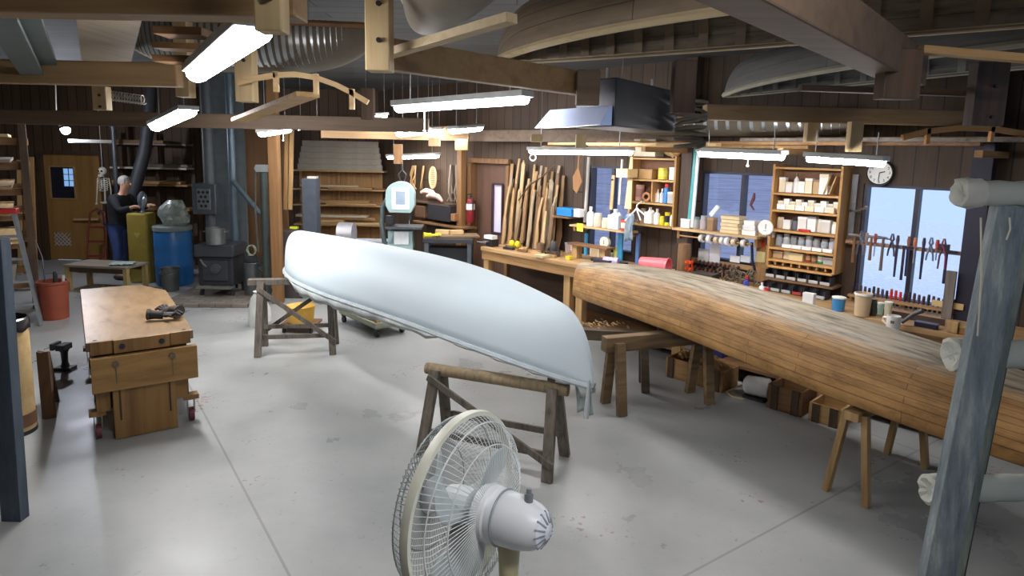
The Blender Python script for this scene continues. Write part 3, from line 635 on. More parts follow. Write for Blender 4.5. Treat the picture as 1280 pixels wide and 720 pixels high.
# ================================================================== SAWHORSES, BENCHES, FAN, RACK
def sawhorse(label, A, B, z, mat, bw=.07, bh=.07, splay=.2, inset=.1, lw=.055, lt=.04, logb=False, brace=None, rails=(), lean=.03, mat2=None, over=0.0, group=None):
    A, B = V((A[0], A[1], 0)), V((B[0], B[1], 0)); d = B - A; L = d.length; c = (A + B) / 2
    t = T('sawhorse', label, 'sawhorse', c, math.atan2(d.y, d.x), group); m2 = mat2 or mat
    g = G()
    if logb: g.tube([(-L / 2, 0, z - bh / 2), (0, 0, z - bh / 2 + .004), (L / 2, 0, z - bh / 2)], [bh / 2, bh / 2 * 1.04, bh / 2 * .96], 10)
    else: g.box((0, 0, z - bh / 2), (L, bw, bh))
    g.ob('beam', mat, t, bevel=0 if logb else .004, smooth=logb)
    zt = z - bh * .35
    for sx in (-1, 1):
        for sy in (-1, 1):
            g = G(); g.bar((sx * (L / 2 - inset), sy * (bw / 2 + lt * .3), zt), (sx * (L / 2 - inset + lean), sy * splay, 0.0), lw, lt, up=(0, 1, 0)); g.ob('leg', m2, t, bevel=.003, smooth=False)
    def lp(sx, sy, zz):
        f = 1 - zz / zt; return V((sx * (L / 2 - inset + lean * f), sy * (bw / 2 + lt * .3 + (splay - bw / 2 - lt * .3) * f), zz))
    if brace:
        for sy, rev in brace:
            a = lp(-1 if not rev else 1, sy, zt * .9); b = lp(1 if not rev else -1, sy, zt * .22); o = V((0, sy * (lt * .5 + .012), 0)); e = (b - a).normalized() * .04
            g = G(); g.bar(a + o - e, b + o + e, .02, .045, up=(0, 0, 1)); g.ob('brace', m2, t, smooth=False)
    for sy, zz in rails:
        a, b = lp(-1, sy, zz), lp(1, sy, zz); o = V((0, sy * -.026, 0)); g = G(); g.bar(a + o, b + o, .02, .045); g.ob('rail', m2, t, smooth=False)
    return t
def rest_z(ed, t0, xs, rad=.045):
    q = [p.z for e in ed for p in e if xs[0] <= p.x / t0 <= xs[1]]; return min(q) - rad
FHZ = rest_z(wed, wL, (.02, .16)); NHZ = rest_z(wed, wL, (.74, .97)); BHZ = rest_z(bed, bL, (.25, .48)); SHZ = rest_z(bed, bL, (.58, .76))
gw = wood((128, 120, 108), (72, 64, 58), 'z', 30.0, .75); gw2 = wood((176, 156, 122), (104, 88, 68), 'z', 26.0, .75); gx = wood((120, 108, 94), (66, 58, 50), 'x', 26.0, .75)
sawhorse('dark weathered sawhorse under the far end of the white canoe', (-2.80, 6.68), (-1.83, 6.86), FHZ, gw, bw=.1, bh=.06, splay=.2, inset=.14, lw=.07, lt=.045, brace=((-1, False), (1, True)), rails=((-1, .2), (1, .24)))
sawhorse('grey-brown sawhorse with round log beam under the near canoe bow', (-.62, 4.62), (.41, 4.22), NHZ, gw2, bw=.07, bh=.085, splay=.21, inset=.1, lw=.075, lt=.045, logb=True, brace=((-1, False),), rails=((-1, .16), (1, .2)), mat2=gw)
tr = wood((138, 112, 78), (84, 66, 46), 'x', 22.0, .7)
sawhorse('brown sawhorse with deep beam under the left end of the brown canoe', (.80, 5.28), (1.86, 5.66), BHZ, tr, bw=.1, bh=.13, splay=.15, inset=.12, lw=.085, lt=.05, lean=.0)
sawhorse('darker sawhorse standing just behind the deep-beamed one', (.36, 5.96), (1.34, 5.86), .55, wood((104, 88, 68), (62, 52, 42), 'x', 22.0), bw=.1, bh=.1, splay=.14, inset=.08, lw=.075, lt=.05)
sawhorse('small tan sawhorse under the right part of the brown canoe', (2.19, 3.90), (2.98, 4.5), SHZ, wood((178, 146, 100), (130, 100, 64), 'z', 22.0), bw=.09, bh=.06, splay=.13, inset=.07, lw=.055, lt=.04)
c_ = V((1.1, 5.36, .655)); 
# ---- rolling workbench, long side running away from the camera
ax = V((-.57, .82, 0)).normalized(); rz = math.atan2(ax.y, ax.x) - PI / 2      # local y runs along the bench
t = T('rolling_workbench', 'big wooden workbench on casters in the left part of the shop', 'workbench', (-2.79, 4.69, 0), rz)
top = wood((150, 124, 90), (98, 74, 48), 'y', 9.0, .38, .3); side = wood((150, 112, 60), (106, 74, 38), 'z', 14.0, .5); dside = wood((92, 70, 44), (64, 48, 30), 'y', 14.0, .55)
g = G(); hw = .355; L = 2.1
g.prism([(-hw, .0), (hw, .0), (hw, L * .80), (hw - .2, L), (-hw, L)], (0, 0, .725), (1, 0, 0), (0, 1, 0), .07); g.ob('bench_top', top, t, bevel=.006, smooth=False)
for x in (-hw + .06, hw - .06): g = G(); g.cyl((x, .045, .7605), (x, .045, .7615), .016, n=12); g.ob('dog_hole', BLACK, t)
g = G(); g.box((-.26, -.012, .715), (.14, .03, .10)); g.box((.0, -.02, .715), (.37, .045, .10)); g.box((.26, -.012, .715), (.14, .03, .10)); ap = g.ob('end_apron', side, t, bevel=.003, smooth=False)
for x in (-.13, .13): g = G(); g.cyl((x, -.043, .715), (x, -.052, .715), .02, n=14).cyl((x, -.051, .715), (x, -.057, .715), .011, n=6); g.ob('bolt', DSTEEL, ap)
jm = wood((168, 130, 72), (106, 74, 36), 'x', 6.0, .5, .2)
g = G(); g.box((.015, -.06, .525), (.70, .05, .26)); j = g.ob('vise_jaw', jm, t, bevel=.004, smooth=False)
for x in (-.18, .19): g = G(); g.cyl((x, -.086, .6), (x, -.1, .6), .022, n=12).box((x, -.0865, .52), (.008, .004, .14)); g.ob('jaw_bolt', plain((110, 100, 84), .5, .5), j)
g = G(); g.box((.0, L / 2 - .02, .45), (.62, L - .16, .46)); g.ob('cabinet_body', dside, t, smooth=False)
for y in (.35, .95, 1.5): g = G(); g.box((-.316, y + .02, .45), (.012, .5, .38)); g.ob('side_panel', dside, t, bevel=.006, smooth=False)
for x in (-.27, .25): g = G(); g.box((x, .03, .42), (.09, .06, .40)); g.ob('front_leg', side, t, bevel=.003, smooth=False)
g = G(); g.box((.0, -.02, .205), (.42, .05, .40)); lp_ = g.ob('leg_vise_panel', side, t, bevel=.003, smooth=False)
for x in (-.165, .165): g = G(); g.box((x, -.047, .27), (.012, .004, .24)); g.ob('slot', plain((52, 40, 28), .6), lp_, smooth=False)
for x, y in ((-.31, .06), (.32, .06), (-.31, L - .2), (.31, L - .3)):
    g = G(); g.box((x, y, .205), (.11, .09, .035)); p = g.ob('caster', side, t, smooth=False)
    g = G(); g.box((x - .025, y, .13), (.006, .05, .12)).box((x + .025, y, .13), (.006, .05, .12)).box((x, y, .185), (.06, .07, .008)); g.ob('caster_fork', STEEL, p, smooth=False)
    g = G(); g.cyl((x - .018, y, .055), (x + .018, y, .055), .055, n=18); g.ob('caster_wheel', plain((96, 40, 44), .5), p)
# work gloves on the bench top
def on_bench(x, y, z=.762):
    v = MX.Rotation(rz, 3, 'Z') @ V((x, y, 0)); return V((-2.79 + v.x, 4.69 + v.y, z))
def glove(label, loc, a, mat, mat2=None):
    t = T('work_glove', label, 'glove', loc, a); g = G()
    g.ball((0, 0, .022), .05, 12, (1.15, .9, .42)); g.tube([(-.04, 0, .022), (-.1, .0, .026), (-.15, .01, .03)], [.036, .034, .044], 10)
    for i, (yy, ll, bnd) in enumerate(((-.033, .06, .012), (-.011, .075, .02), (.012, .07, .016), (.034, .055, .008))):
        g.tube([(.035, yy, .022), (.035 + ll * .5, yy * 1.2, .028 + bnd), (.035 + ll, yy * 1.35, .02 + bnd * .3)], [.013, .0125, .01], 8)
    g.tube([(-.015, -.04, .022), (.01, -.075, .03), (.035, -.085, .026)], [.015, .013, .01], 8)
    g.ob('glove_body', mat, t)
    if mat2:
        g = G(); g.tube([(-.135, .008, .03), (-.155, .01, .031)], [.046, .047], 12); g.ob('cuff', mat2, t)
    return t
b0 = atz(204, 395, .785); glove('dark work glove lying palm down nearest the bench edge', b0 + V((.06, -.03, 0)), .35, plain((44, 42, 42), .8), plain((74, 66, 56), .8))
glove('dark work glove crumpled behind its mate on the bench', b0 + V((-.03, .13, 0)), 2.75, plain((50, 46, 44), .8), plain((70, 62, 54), .8))
# dark iron thing at the bench's far side
p = atz(82, 462); t = T('bench_vise', 'dark iron vise standing on the floor left of the rolling workbench', 'vise', p); t.scale = (.8, .8, .8)
g = G(); g.box((0, 0, .02), (.2, .14, .04)); g.ob('base', DSTEEL, t, bevel=.006, smooth=False)
g = G(); g.lathe([(.05, .04), (.035, .1), (.04, .22), (.06, .26)], 14); g.box((0, 0, .29), (.1, .16, .07)); g.ob('body', BLACK, t, bevel=.004)
g = G(); g.box((-.1, 0, .3), (.04, .15, .08)); g.ob('jaw', BLACK, t); g = G(); g.cyl((-.04, 0, .28), (-.17, 0, .28), .015); g.ob('screw', STEEL, t); g = G(); g.cyl((-.17, -.09, .28), (-.17, .09, .28), .008); g.ob('handle', STEEL, t)
# ---- pedestal fan, seen from behind
C = V((-.112, 1.55, 1.292)); a = V((.86, -.50, .03)).normalized()
t = T('pedestal_fan', 'white wire-guarded pedestal fan seen from behind in the foreground', 'fan', (C.x + a.x * .14, C.y + a.y * .14, 0))
o = C - t.location
xx = a.cross(V((0, 0, 1))).normalized(); yy = xx.cross(a)
RF = .232
def fp(r, th, z): return o + (xx * math.cos(th) + yy * math.sin(th)) * r + a * z
wire = plain((222, 226, 224), .35)
for nm, sg, prof in (('rear_guard', 1, [(1.0, .0), (.985, .022), (.9, .052), (.7, .072), (.45, .08), (.3, .082)]), ('front_guard', -1, [(1.0, .0), (.985, .025), (.9, .062), (.7, .088), (.45, .1), (.2, .104)])):
    g = G(); nw = 88
    for i in range(nw):
        th = 2 * PI * i / nw; g.tube([fp(RF * r, th + (1 - r) * .22 * sg, sg * z) for r, z in prof], .00115, 4, cap=False)
    for r, z in ((.94, .042), (.72, .071), (.3, .082)) if sg > 0 else ((.94, .05), (.6, .094), (.2, .104)):
        g.tube([fp(RF * r, 2 * PI * i / 60, sg * z) for i in range(60)], .002, 5, closed=True)
    gd = g.ob(nm, wire if sg > 0 else plain((150, 158, 156), .4), t)
    if sg < 0:
        g = G(); g.lathe([(.002, -.112), (.044, -.11), (.05, -.1), (.002, -.098)], 24, o=o, axis=a); g.ob('centre_badge', plain((200, 204, 206), .4), gd)
g = G(); g.lathe([(RF - .004, -.012), (RF + .008, -.012), (RF + .010, 0), (RF + .008, .012), (RF - .004, .012), (RF - .004, -.012)], 64, o=o, axis=a); g.ob('rim', plain((224, 224, 206), .4), t)
blade_m = plain((192, 202, 202), .3)
for kx in range(3):
    g = G(); rows = []
    for i in range(11):
        r = .045 + (.195 - .045) * i / 10; f = i / 10; wdt = .35 + .62 * math.sin(PI * min(1, f * .62 + .18)); base = 2 * PI * kx / 3 + .35 + .5 * f
        rows.append([fp(r * (1 - .05 * (abs(j - 4) / 4) ** 2 * f), base + wdt * (j / 8 - .5) * 1.05, .035 - .06 * (j / 8) + .008 * math.sin(PI * j / 8)) for j in range(9)])
    g.grid(rows); g.ob('blade', blade_m, t, solid=.003)
g = G(); g.lathe([(.002, -.05), (.04, -.046), (.046, -.02), (.046, .03), (.002, .035)], 24, o=o, axis=a); g.ob('hub', plain((206, 212, 212), .4), t)
mm = plain((232, 236, 240), .32, 0, .03)
g = G(); g.lathe([(.03, .055), (.066, .06), (.07, .075), (.07, .095), (.066, .1), (.068, .105), (.067, .12), (.0655, .122), (.0665, .126), (.064, .17), (.056, .21), (.042, .236), (.018, .248), (.001, .25)], 32, o=o, axis=a); mt = g.ob('motor_housing', mm, t, sharp=.5)
g = G(); g.tube([fp(.068, 2 * PI * i / 40, .122) for i in range(40)], .0028, 6, closed=True); g.ob('trim_band', plain((150, 160, 165), .4), mt)
g = G()
for i in range(14):
    th = 2 * PI * i / 14; g.bar(fp(.046, th, .2325), fp(.02, th, .2485), .004, .003, up=a)
g.ob('vent_grille', plain((140, 148, 154), .5), mt)
g = G(); kth = PI / 2 + .1; g.cyl(fp(.052, kth, .19), fp(.078, kth, .19), .011, n=14).cyl(fp(.078, kth, .19), fp(.09, kth, .19), .007, .006, n=12); g.ob('knob', plain((120, 126, 130), .4), mt)
nz = o + a * .14
g = G(); g.tube([nz + V((0, 0, -.05)), nz + V((0, 0, -.12)), nz + V((0, 0, -.16))], [.03, .026, .024], 14); g.ob('neck', plain((200, 190, 150), .4), t)
g = G(); g.cyl((0, 0, .04), (0, 0, nz.z - .15), .014); g.cyl((0, 0, .04), (0, 0, .6), .018); g.ob('pole', plain((212, 212, 205), .3), t)
g = G(); g.lathe([(.001, 0), (.2, 0), (.205, .012), (.19, .03), (.05, .045), (.025, .06), (.001, .06)], 32); g.ob('base', plain((214, 214, 206), .4), t)
# ---- padded canoe rack at the right edge
t = T('canoe_rack', 'worn blue-grey painted rack post with padded arms at right edge', 'rack', (2.10, 2.85, 0))
wp_ = worn((130, 140, 142), (86, 96, 104), (178, 182, 174), 12.0, 'z', .16, .6, .36, .56)
g = G(); pa, pb = aty(1262, 258, 2.82), aty(1172, 705, 2.74); pb2 = V((pb.x - .02, pb.y, 0)); o_ = t.location
g.bar(pa - o_, V((pb2.x, pb.y, 0)) - o_, .14, .055, up=(0, 1, 0)); up1 = g.ob('upright', wp_, t, bevel=.003, smooth=False)
g = G(); e = V((.1, .045, 0)); g.bar(pa - o_ + e, V((pb2.x, pb.y, 0)) - o_ + e, .05, .1, up=(0, 1, 0)); g.ob('side_cleat', worn((126, 134, 122), (88, 96, 92), (156, 158, 146), 12.0, 'z', .2), t, smooth=False)
g = G(); g.bar((.30, .17, 2.0), (.17, .17, 0), .13, .05, up=(0, 1, 0)); g.ob('upright', plain((58, 60, 60), .6), t, smooth=False)
g = G(); g.bar((-.1, -.02, .05), (1.1, .26, .05), .07, .09); g.ob('base_beam', plain((50, 52, 54), .6), t, smooth=False)
pad = plain((172, 178, 168), .75, 0, .06, 5.0)
for i, (x0, y0, x1, y1, yy, r, lb) in enumerate(((1203, 241, 1292, 246, 2.80, .056, ''), (1192, 443, 1300, 452, 2.93, .067, ''), (1163, 612, 1300, 634, 2.92, .064, ''))):
    a0, a1 = aty(x0, y0, yy), aty(x1 + (60 if i < 2 else 0), y1 + 3, yy + .05); a1.z = a0.z; d_ = (a1 - a0)
    n = 14; pts = [a0 + d_ * (k_ / n) - o_ for k_ in range(n + 1)]; g = G()
    g.tube(pts, [r * (1 + .05 * math.sin(k_ * 1.9 + i) + (.12 if k_ < 2 else 0)) for k_ in range(n + 1)], 14); ar = g.ob('padded_arm', pad, t)
    g = G(); rr = random.Random(i); rows_ = []
    for k_, (xx_, sc_) in enumerate(((.07, 1.1), (.02, 1.2), (-.012, 1.16), (-.02, .9), (-.004, .5), (.004, .05))): rows_.append([a0 - o_ + V((xx_ + rr.uniform(-.008, .008), math.cos(2 * PI * j / 18) * r * sc_ * rr.uniform(.93, 1.07), math.sin(2 * PI * j / 18) * r * sc_ * rr.uniform(.93, 1.07))) for j in range(18)])
    g.grid(rows_, closed=True)
    g.ob('frayed_end', plain((188, 188, 178), .85), ar)
p_ = aty(1232, 270, 3.14)
g = G()
for x0, x1 in ((1226, 1234), (1262, 1274)):
    q0, q1 = aty(x0, 272, 2.70), aty(x0 - 4, 420 if x0 < 1250 else 300, 2.70); g.tube([q0, q0.lerp(q1, .5) + V((.01, 0, 0)), q1], .004, 5)
o = g.ob('hanging_twine', plain((190, 186, 168), .8), None); tag(o, 'thin twine hanging from the top padded arm of the rack', 'twine')
# ---- post at the left edge, fibre drum and leaning A-frame
pa, pb = aty(-6, 298, 3.5), aty(20, 655, 3.5); pb.z = 0.0
g = G(); c = V((pb.x, pb.y, 0)); g.bar(pa - c, pb - c, .115, .07, up=(0, 1, 0)); tag(g.ob('upright_plank', worn((70, 82, 94), (52, 62, 74), (104, 114, 120), 8.0, 'z', .2, .6, .38, .6), loc=c, bevel=.003, smooth=False), 'blue-grey painted upright plank at the extreme left edge', 'plank')
p = atz(20, 540); t = T('fibre_drum', 'tan fibre drum with dark liner at the left edge', 'drum', (p.x - .04, p.y, 0))
g = G(); g.lathe([(.001, .012), (.165, .012), (.168, .03), (.165, .06), (.165, .82), (.158, .82), (.158, .3), (.001, .3)], 32); g.ob('body', worn((198, 168, 116), (168, 136, 88), (206, 180, 130), 5.0, 'z', 1.0, .6, .3, .5), t)
g = G(); g.lathe([(.166, .0), (.172, .0), (.172, .03), (.167, .03)], 32); g.lathe([(.166, .86), (.172, .86), (.172, .83), (.166, .83)], 32); g.ob('metal_hoop', DSTEEL, t)
g = G(); rows = []
for zz, rr in ((.80, .1745), (.84, .176), (.885, .172), (.895, .16), (.86, .15), (.5, .148)): rows.append([V(((rr + .004 * math.sin(j * 2.3 + zz * 40)) * math.cos(2 * PI * j / 40), (rr + .004 * math.sin(j * 2.3 + zz * 40)) * math.sin(2 * PI * j / 40), zz + .012 * math.sin(j * .9) * (zz < .86))) for j in range(40)])
g.grid(rows, closed=True); g.ob('bag_liner', plain((34, 34, 38), .25), t)
g = G(); g.lathe([(.1695, .06), (.1695, .16)], 32); g.ob('stain_band', plain((122, 86, 64), .7), t)
g = G()
for zz, a0, a1 in ((.66, -1.7, -1.25), (.63, -1.5, -1.1), (.55, -1.6, -1.2)): g.grid([[V((.1665 * math.cos(a0 + (a1 - a0) * j / 6), .1665 * math.sin(a0 + (a1 - a0) * j / 6), zz + h_)) for j in range(7)] for h_ in (0, .018)])
g.ob('torn_tape', plain((230, 222, 205), .5), t)
p = atz(52, 520); t = T('small_trestle', 'small dark board trestle on the floor behind the tan drum', 'trestle', p)
dk = wd(DARK)
g = G(); g.bar((.1, -.05, 0), (-.02, .1, .5), .1, .025, up=(0, 1, 0)); g.ob('board', dk, t, smooth=False)
g = G(); g.bar((-.12, .3, 0), (-.02, .1, .5), .1, .025, up=(0, 1, 0)); g.ob('board', dk, t, smooth=False)
g = G(); g.bar((.06, 0, .16), (-.09, .24, .16), .02, .06); g.ob('rung', dk, t, smooth=False)
# ---- low dolly under the white canoe with a yellow crate and a dark box on it
t = T('dolly', 'low green-grey dolly on casters under the white canoe', 'dolly', (-1.72, 7.75, 0), .72)
gm = plain((132, 140, 124), .6); g = G(); g.box((0, 0, .13), (.42, .95, .03)); g.ob('deck', gm, t, smooth=False)
g = G()
for sx in (-1, 1): g.box((sx * .2, 0, .155), (.03, .95, .05))
g.box((0, .46, .155), (.37, .03, .05)).box((0, -.46, .155), (.37, .03, .05)); g.ob('edge_frame', plain((162, 166, 146), .6), t, smooth=False)
for sx in (-1, 1):
    for sy in (-1, 1):
        g = G(); g.box((sx * .17, sy * .42, .1), (.05, .05, .03)); p = g.ob('caster', DSTEEL, t, smooth=False); g = G(); g.cyl((sx * .17 - .014, sy * .42, .043), (sx * .17 + .014, sy * .42, .043), .043); g.ob('wheel', BLACK, p)
g = G(); g.box((-.17, -.44, .28), (.035, .035, .2)); g.ob('corner_stake', wd(PINE), t, smooth=False)
def crate(label, loc, dims, rz_, mat, mat2, cat='box', name='storage_box'):
    t = T(name, label, cat, loc, rz_); w, d, h = dims; th = .015; g = G()
    g.box((0, 0, th / 2), (w, d, th)).box((-w / 2 + th / 2, 0, h / 2), (th, d, h)).box((w / 2 - th / 2, 0, h / 2), (th, d, h)).box((0, -d / 2 + th / 2, h / 2), (w - 2 * th, th, h)).box((0, d / 2 - th / 2, h / 2), (w - 2 * th, th, h)); g.ob('body', mat, t, smooth=False)
    g = G(); g.box((0, 0, h * .92), (w + .012, d + .012, .02)); g.ob('lid' if cat == 'box' else 'rim', mat2, t, smooth=False); return t
q = MX.Rotation(.72, 3, 'Z')
def dl(x, y, z): v = q @ V((x, y, 0)); return V((-1.72 + v.x, 7.75 + v.y, z))
crate('dark closed box on the low dolly', dl(0, .2, .147), (.34, .45, .2), .72, plain((44, 44, 52), .5), plain((58, 58, 66), .5))
crate('pale wooden scrap box at the near end of the dolly', dl(0, -.24, .147), (.32, .3, .1), .72, wd(PINE, 'x'), wd(TAN, 'x'))
p = atz(372, 412); t = T('yellow_tub', 'yellow sawdust tub on a small wooden dolly behind the far sawhorse', 'tub', (p.x + .05, 7.55, 0))
g = G(); g.box((0, 0, .09), (.42, .34, .03)); dk_ = g.ob('dolly_board', wd(BROWN, 'x'), t, smooth=False)
for sx in (-1, 1):
    for sy in (-1, 1): g = G(); g.cyl((sx * .16 - .012, sy * .12, .037), (sx * .16 + .012, sy * .12, .037), .037); g.ob('wheel', BLACK, dk_)
g = G(); g.lathe([(.13, .105), (.15, .12), (.17, .3), (.175, .31), (.16, .3), (.1, .2), (.001, .2)], 24); g.ob('tub_body', plain((204, 160, 62), .5), t)
p = atz(352, 400); t = T('floor_bag', 'crumpled white sack beside the yellow tub under the canoe end', 'sack', (p.x - .18, 7.75, 0))
g = G(); g.lathe([(.001, 0), (.12, 0), (.14, .06), (.12, .2), (.09, .34), (.05, .4), (.07, .43), (.001, .4)], 18); 
for v in g.v: v += V((.015 * math.sin(v.z * 30 + v.y * 20), .015 * math.sin(v.z * 22 + v.x * 30), 0))
g.ob('sack', plain((200, 202, 196), .8), t)
# ================================================================== STOVE CORNER, LEFT SIDE, BACK WALL
def g1(name, g, mat, label, cat, loc=(0, 0, 0), rz=0.0, group=None, **k):
    return tag(g.ob(name, mat, loc=V(loc), rz=rz, **k), label, cat, group)
iron = plain((62, 66, 72), .45, .5); sheet = plain((74, 80, 84), .6, .3); pewter = plain((140, 142, 142), .35, .8)
g = G(); g.box((-.05, 0, .025), (1.2, 1.5, .05)); o = g.ob('hearth', planks('hearth_brick', (146, 138, 126), (120, 112, 102), (80, 76, 70), 'X', 'Y', .1, .22), loc=(-4.2, 9.3, 0), rz=.05, smooth=False, bevel=.006); tag(o, 'low paved hearth slab under the wood stove', 'hearth')
g = G(); g.box((0, 0, CEIL / 2), (.56, .06, CEIL)); o = g.ob('chimney_shield', plain((88, 96, 98), .7, .0), loc=(-4.42, 9.93, 0), smooth=False); struct(o, 'tall grey heat shield running up behind the stove', 'chimney')
t = T('wood_stove', 'black iron wood stove standing on the hearth', 'stove', (-4.26, 9.06, .05))
g = G(); g.box((0, .22, .36), (.5, .44, .42)); g.ob('firebox', iron, t, bevel=.01, smooth=False)
g = G(); g.box((0, .2, .66), (.56, .5, .17)); g.ob('step_top', plain((74, 78, 84), .4, .5), t, bevel=.012, smooth=False)
g = G(); g.box((0, -.012, .37), (.36, .025, .3)); dr = g.ob('door', plain((70, 74, 80), .42, .5), t, bevel=.01, smooth=False)
g = G(); g.cyl((.02, -.025, .40), (.02, -.05, .40), .075, .07, 24).cyl((.02, -.05, .40), (.02, -.062, .40), .03, n=16); g.ob('draft_wheel', plain((96, 98, 102), .35, .6), dr)
g = G(); g.tube([(-.2, -.02, .53), (-.15, -.05, .47), (-.1, -.06, .44)], .012, 8); g.ob('door_handle', plain((170, 170, 165), .3, .8), dr)
g = G(); g.box((0, -.04, .13), (.5, .12, .025)); g.ob('ash_ledge', plain((126, 124, 116), .5, .4), t, smooth=False)
for sx in (-1, 1):
    for y in (.03, .4): g = G(); g.bar((sx * .21, y, .16), (sx * .225, y, 0), .04, .04); g.ob('leg', iron, t, smooth=False)
ps = T('stove_pipe', 'upright flue pipe rising from the stove through the heat reclaimer', 'stove pipe', (-4.44, 9.37, .792))
g = G(); g.cyl((0, 0, 0), (0, 0, .42), .075, n=20); g.ob('lower_pipe', sheet, ps)
g = G(); g.cyl((0, 0, .86), (0, 0, CEIL - .8), .075, n=20); g.ob('upper_pipe', sheet, ps)
g = G(); g.box((-.03, 0, .64), (.34, .26, .44)); hr = g.ob('heat_reclaimer', plain((88, 96, 102), .4, .6), ps, bevel=.01, smooth=False); hr['label'] = 'box with tube ends on its face'
g = G(); g.box((-.03, -.135, .64), (.2, .012, .3)); g.ob('tube_plate', plain((120, 128, 132), .4, .6), hr, bevel=.03, smooth=False)
for r_, n_ in ((0, 3), (1, 2), (2, 3), (3, 2)):
    for i in range(n_): x = -.03 + (i - (n_ - 1) / 2) * .062; z = .74 - r_ * .066; g = G(); g.cyl((x, -.139, z), (x, -.147, z), .021, n=12); g.ob('tube_hole', plain((14, 14, 16), .8), hr)
p = V((-4.25, 9.10, .80)); t = T('stock_pot', 'dented steel pot sitting on the stove top', 'pot', p)
g = G(); g.lathe([(.001, .002), (.125, .002), (.135, .02), (.135, .23), (.14, .24), (.13, .24), (.13, .05), (.001, .05)], 28); g.ob('body', pewter, t)
for s_ in (-1, 1): g = G(); g.tube([(s_ * .134, -.04, .18), (s_ * .165, -.03, .185), (s_ * .165, .03, .185), (s_ * .134, .04, .18)], .007, 6); g.ob('handle', pewter, t)
p = atz(287, 366, .05); t = T('vent_pipe', 'blue-grey vent pipe beside the stove with slanting branch', 'pipe', (-4.2, 9.6, .0))
g = G(); g.cyl((0, 0, .68), (0, 0, CEIL - .0), .055, n=16); pm = plain((92, 108, 118), .4, .4); g.ob('riser', pm, t)
g = G(); b2 = aty(326, 268, 9.4) - t.location; a2 = aty(291, 226, 9.5) - t.location; g.tube([a2, b2], .035, 12); g.ob('branch', pm, t)
g = G(); g.cyl((0, 0, .66), (0, 0, .7), .075, n=16).bar((0, 0, .05), (0, 0, .67), .03, .03); g.ob('stand', DSTEEL, t)
t = T('ash_can', 'galvanised ash can standing right of the stove', 'can', (-3.80, 9.22, .05))
g = G(); g.lathe([(.001, 0), (.115, 0), (.13, .46), (.138, .47), (.13, .48), (.122, .46), (.1, .2), (.001, .2)], 24); g.ob('body', plain((118, 124, 126), .4, .7), t)
g = G(); g.tube([(.12, -.05, .4), (.155, -.04, .36), (.155, .04, .36), (.12, .05, .4)], .006, 6); g.ob('handle', STEEL, t)
g = G(); g.tube([(.06 * math.cos(i * .63), -.02 + .02 * math.sin(i), .66 + .075 * math.sin(i * .63)) for i in range(30)], .012, 6); g1('cord_coil', g, plain((150, 160, 140), .6), 'coil of pale cord balanced on the grey ash can', 'coil', (-3.79, 9.22, .045))
g = G(); g.ball((0, 0, 0), .1, 12, (1.2, .9, .8)); g.tube([(-.05, 0, 0), (.05, -.03, .06), (.13, -.02, -.06)], .035, 8); g1('dark_rag', g, plain((48, 50, 52), .9), 'dark rag heaped in the mouth of the ash can', 'rag', (-3.79, 9.22, .545))
# barrel, pail, yellow tank, plastic
p = atz(211, 358); t = T('plastic_barrel', 'blue plastic barrel left of the stove', 'barrel', (p.x, p.y + .2, 0))
g = G(); R_ = .275; g.lathe([(.001, 0), (R_ * .93, 0), (R_, .03), (R_, .3), (R_ * 1.02, .33), (R_, .36), (R_, .6), (R_ * 1.02, .63), (R_, .66), (R_, .84), (R_ * .93, .88), (.001, .88)], 36); g.ob('body', plain((38, 104, 166), .38, 0, .05), t)
g = G(); g.lathe([(R_ * .8, .875), (R_ * 1.03, .87), (R_ * 1.04, .93), (R_ * .98, .945), (.001, .94)], 36); g.ob('lid_ring', plain((130, 142, 138), .5), t)
bx, by = p.x, p.y + .2
t = T('plastic_bag', 'cloudy plastic bag slumped on the blue barrel', 'bag', (bx + .03, by, .945)); g = G(); rows = []
for i in range(9):
    f = i / 8; zz = .40 * f; rr = .06 + .16 * math.sin(PI * min(1, .2 + f * .75)) ** .8
    rows.append([V((rr * (1 + .14 * math.sin(j * 1.9 + i * 1.3)) * math.cos(2 * PI * j / 22) + .03 * math.sin(i), rr * .7 * (1 + .12 * math.sin(j * 2.7 + i)) * math.sin(2 * PI * j / 22), zz)) for j in range(22)])
g.grid(rows, closed=True); g.ob('film', plain((140, 150, 142), .3, 0, .2), t, sharp=.4)
t = T('glass_lamp', 'small shiny glass globe on the yellow tank beside the barrel', 'globe', (bx - .42, by - .05, 1.145)); g = G(); g.lathe([(.05, 0), (.03, .02), (.02, .06), (.05, .1), (.075, .17), (.07, .25), (.03, .32), (.001, .33)], 18); g.ob('globe', plain((150, 164, 176), .08, .7), t)
p = atz(214, 363); t = T('ash_pail', 'dull grey pail in front of the blue barrel', 'pail', (p.x, p.y, 0))
g = G(); g.lathe([(.001, 0), (.11, 0), (.135, .35), (.142, .355), (.132, .35), (.11, .05), (.001, .05)], 24); g.ob('body', plain((104, 108, 108), .45, .6), t); g = G(); g.tube([(-.137, 0, .33), (-.1, -.12, .28), (0, -.16, .26), (.1, -.12, .28), (.137, 0, .33)], .005, 6); g.ob('bail_handle', STEEL, t)
p = atz(175, 354); t = T('olive_tank', 'olive yellow upright metal tank between person and barrel', 'tank', (p.x, p.y + .14, 0))
g = G(); g.box((0, 0, .56), (.33, .28, 1.12)); g.ob('body', plain((150, 132, 56), .5, 0, .1), t, bevel=.03, smooth=False)
g = G(); g.prism([(0, -.05), (.05, .01), (.035, .04), (.0, .02), (-.035, .04), (-.05, .01)], (0, -.142, .78), (1, 0, 0), (0, 0, 1), .004); g.ob('heart_mark', plain((176, 158, 84), .5), t)
g = G(); g.lathe([(.06, 1.12), (.06, 1.14), (.001, 1.14)], 16); g.ob('cap', DSTEEL, t)
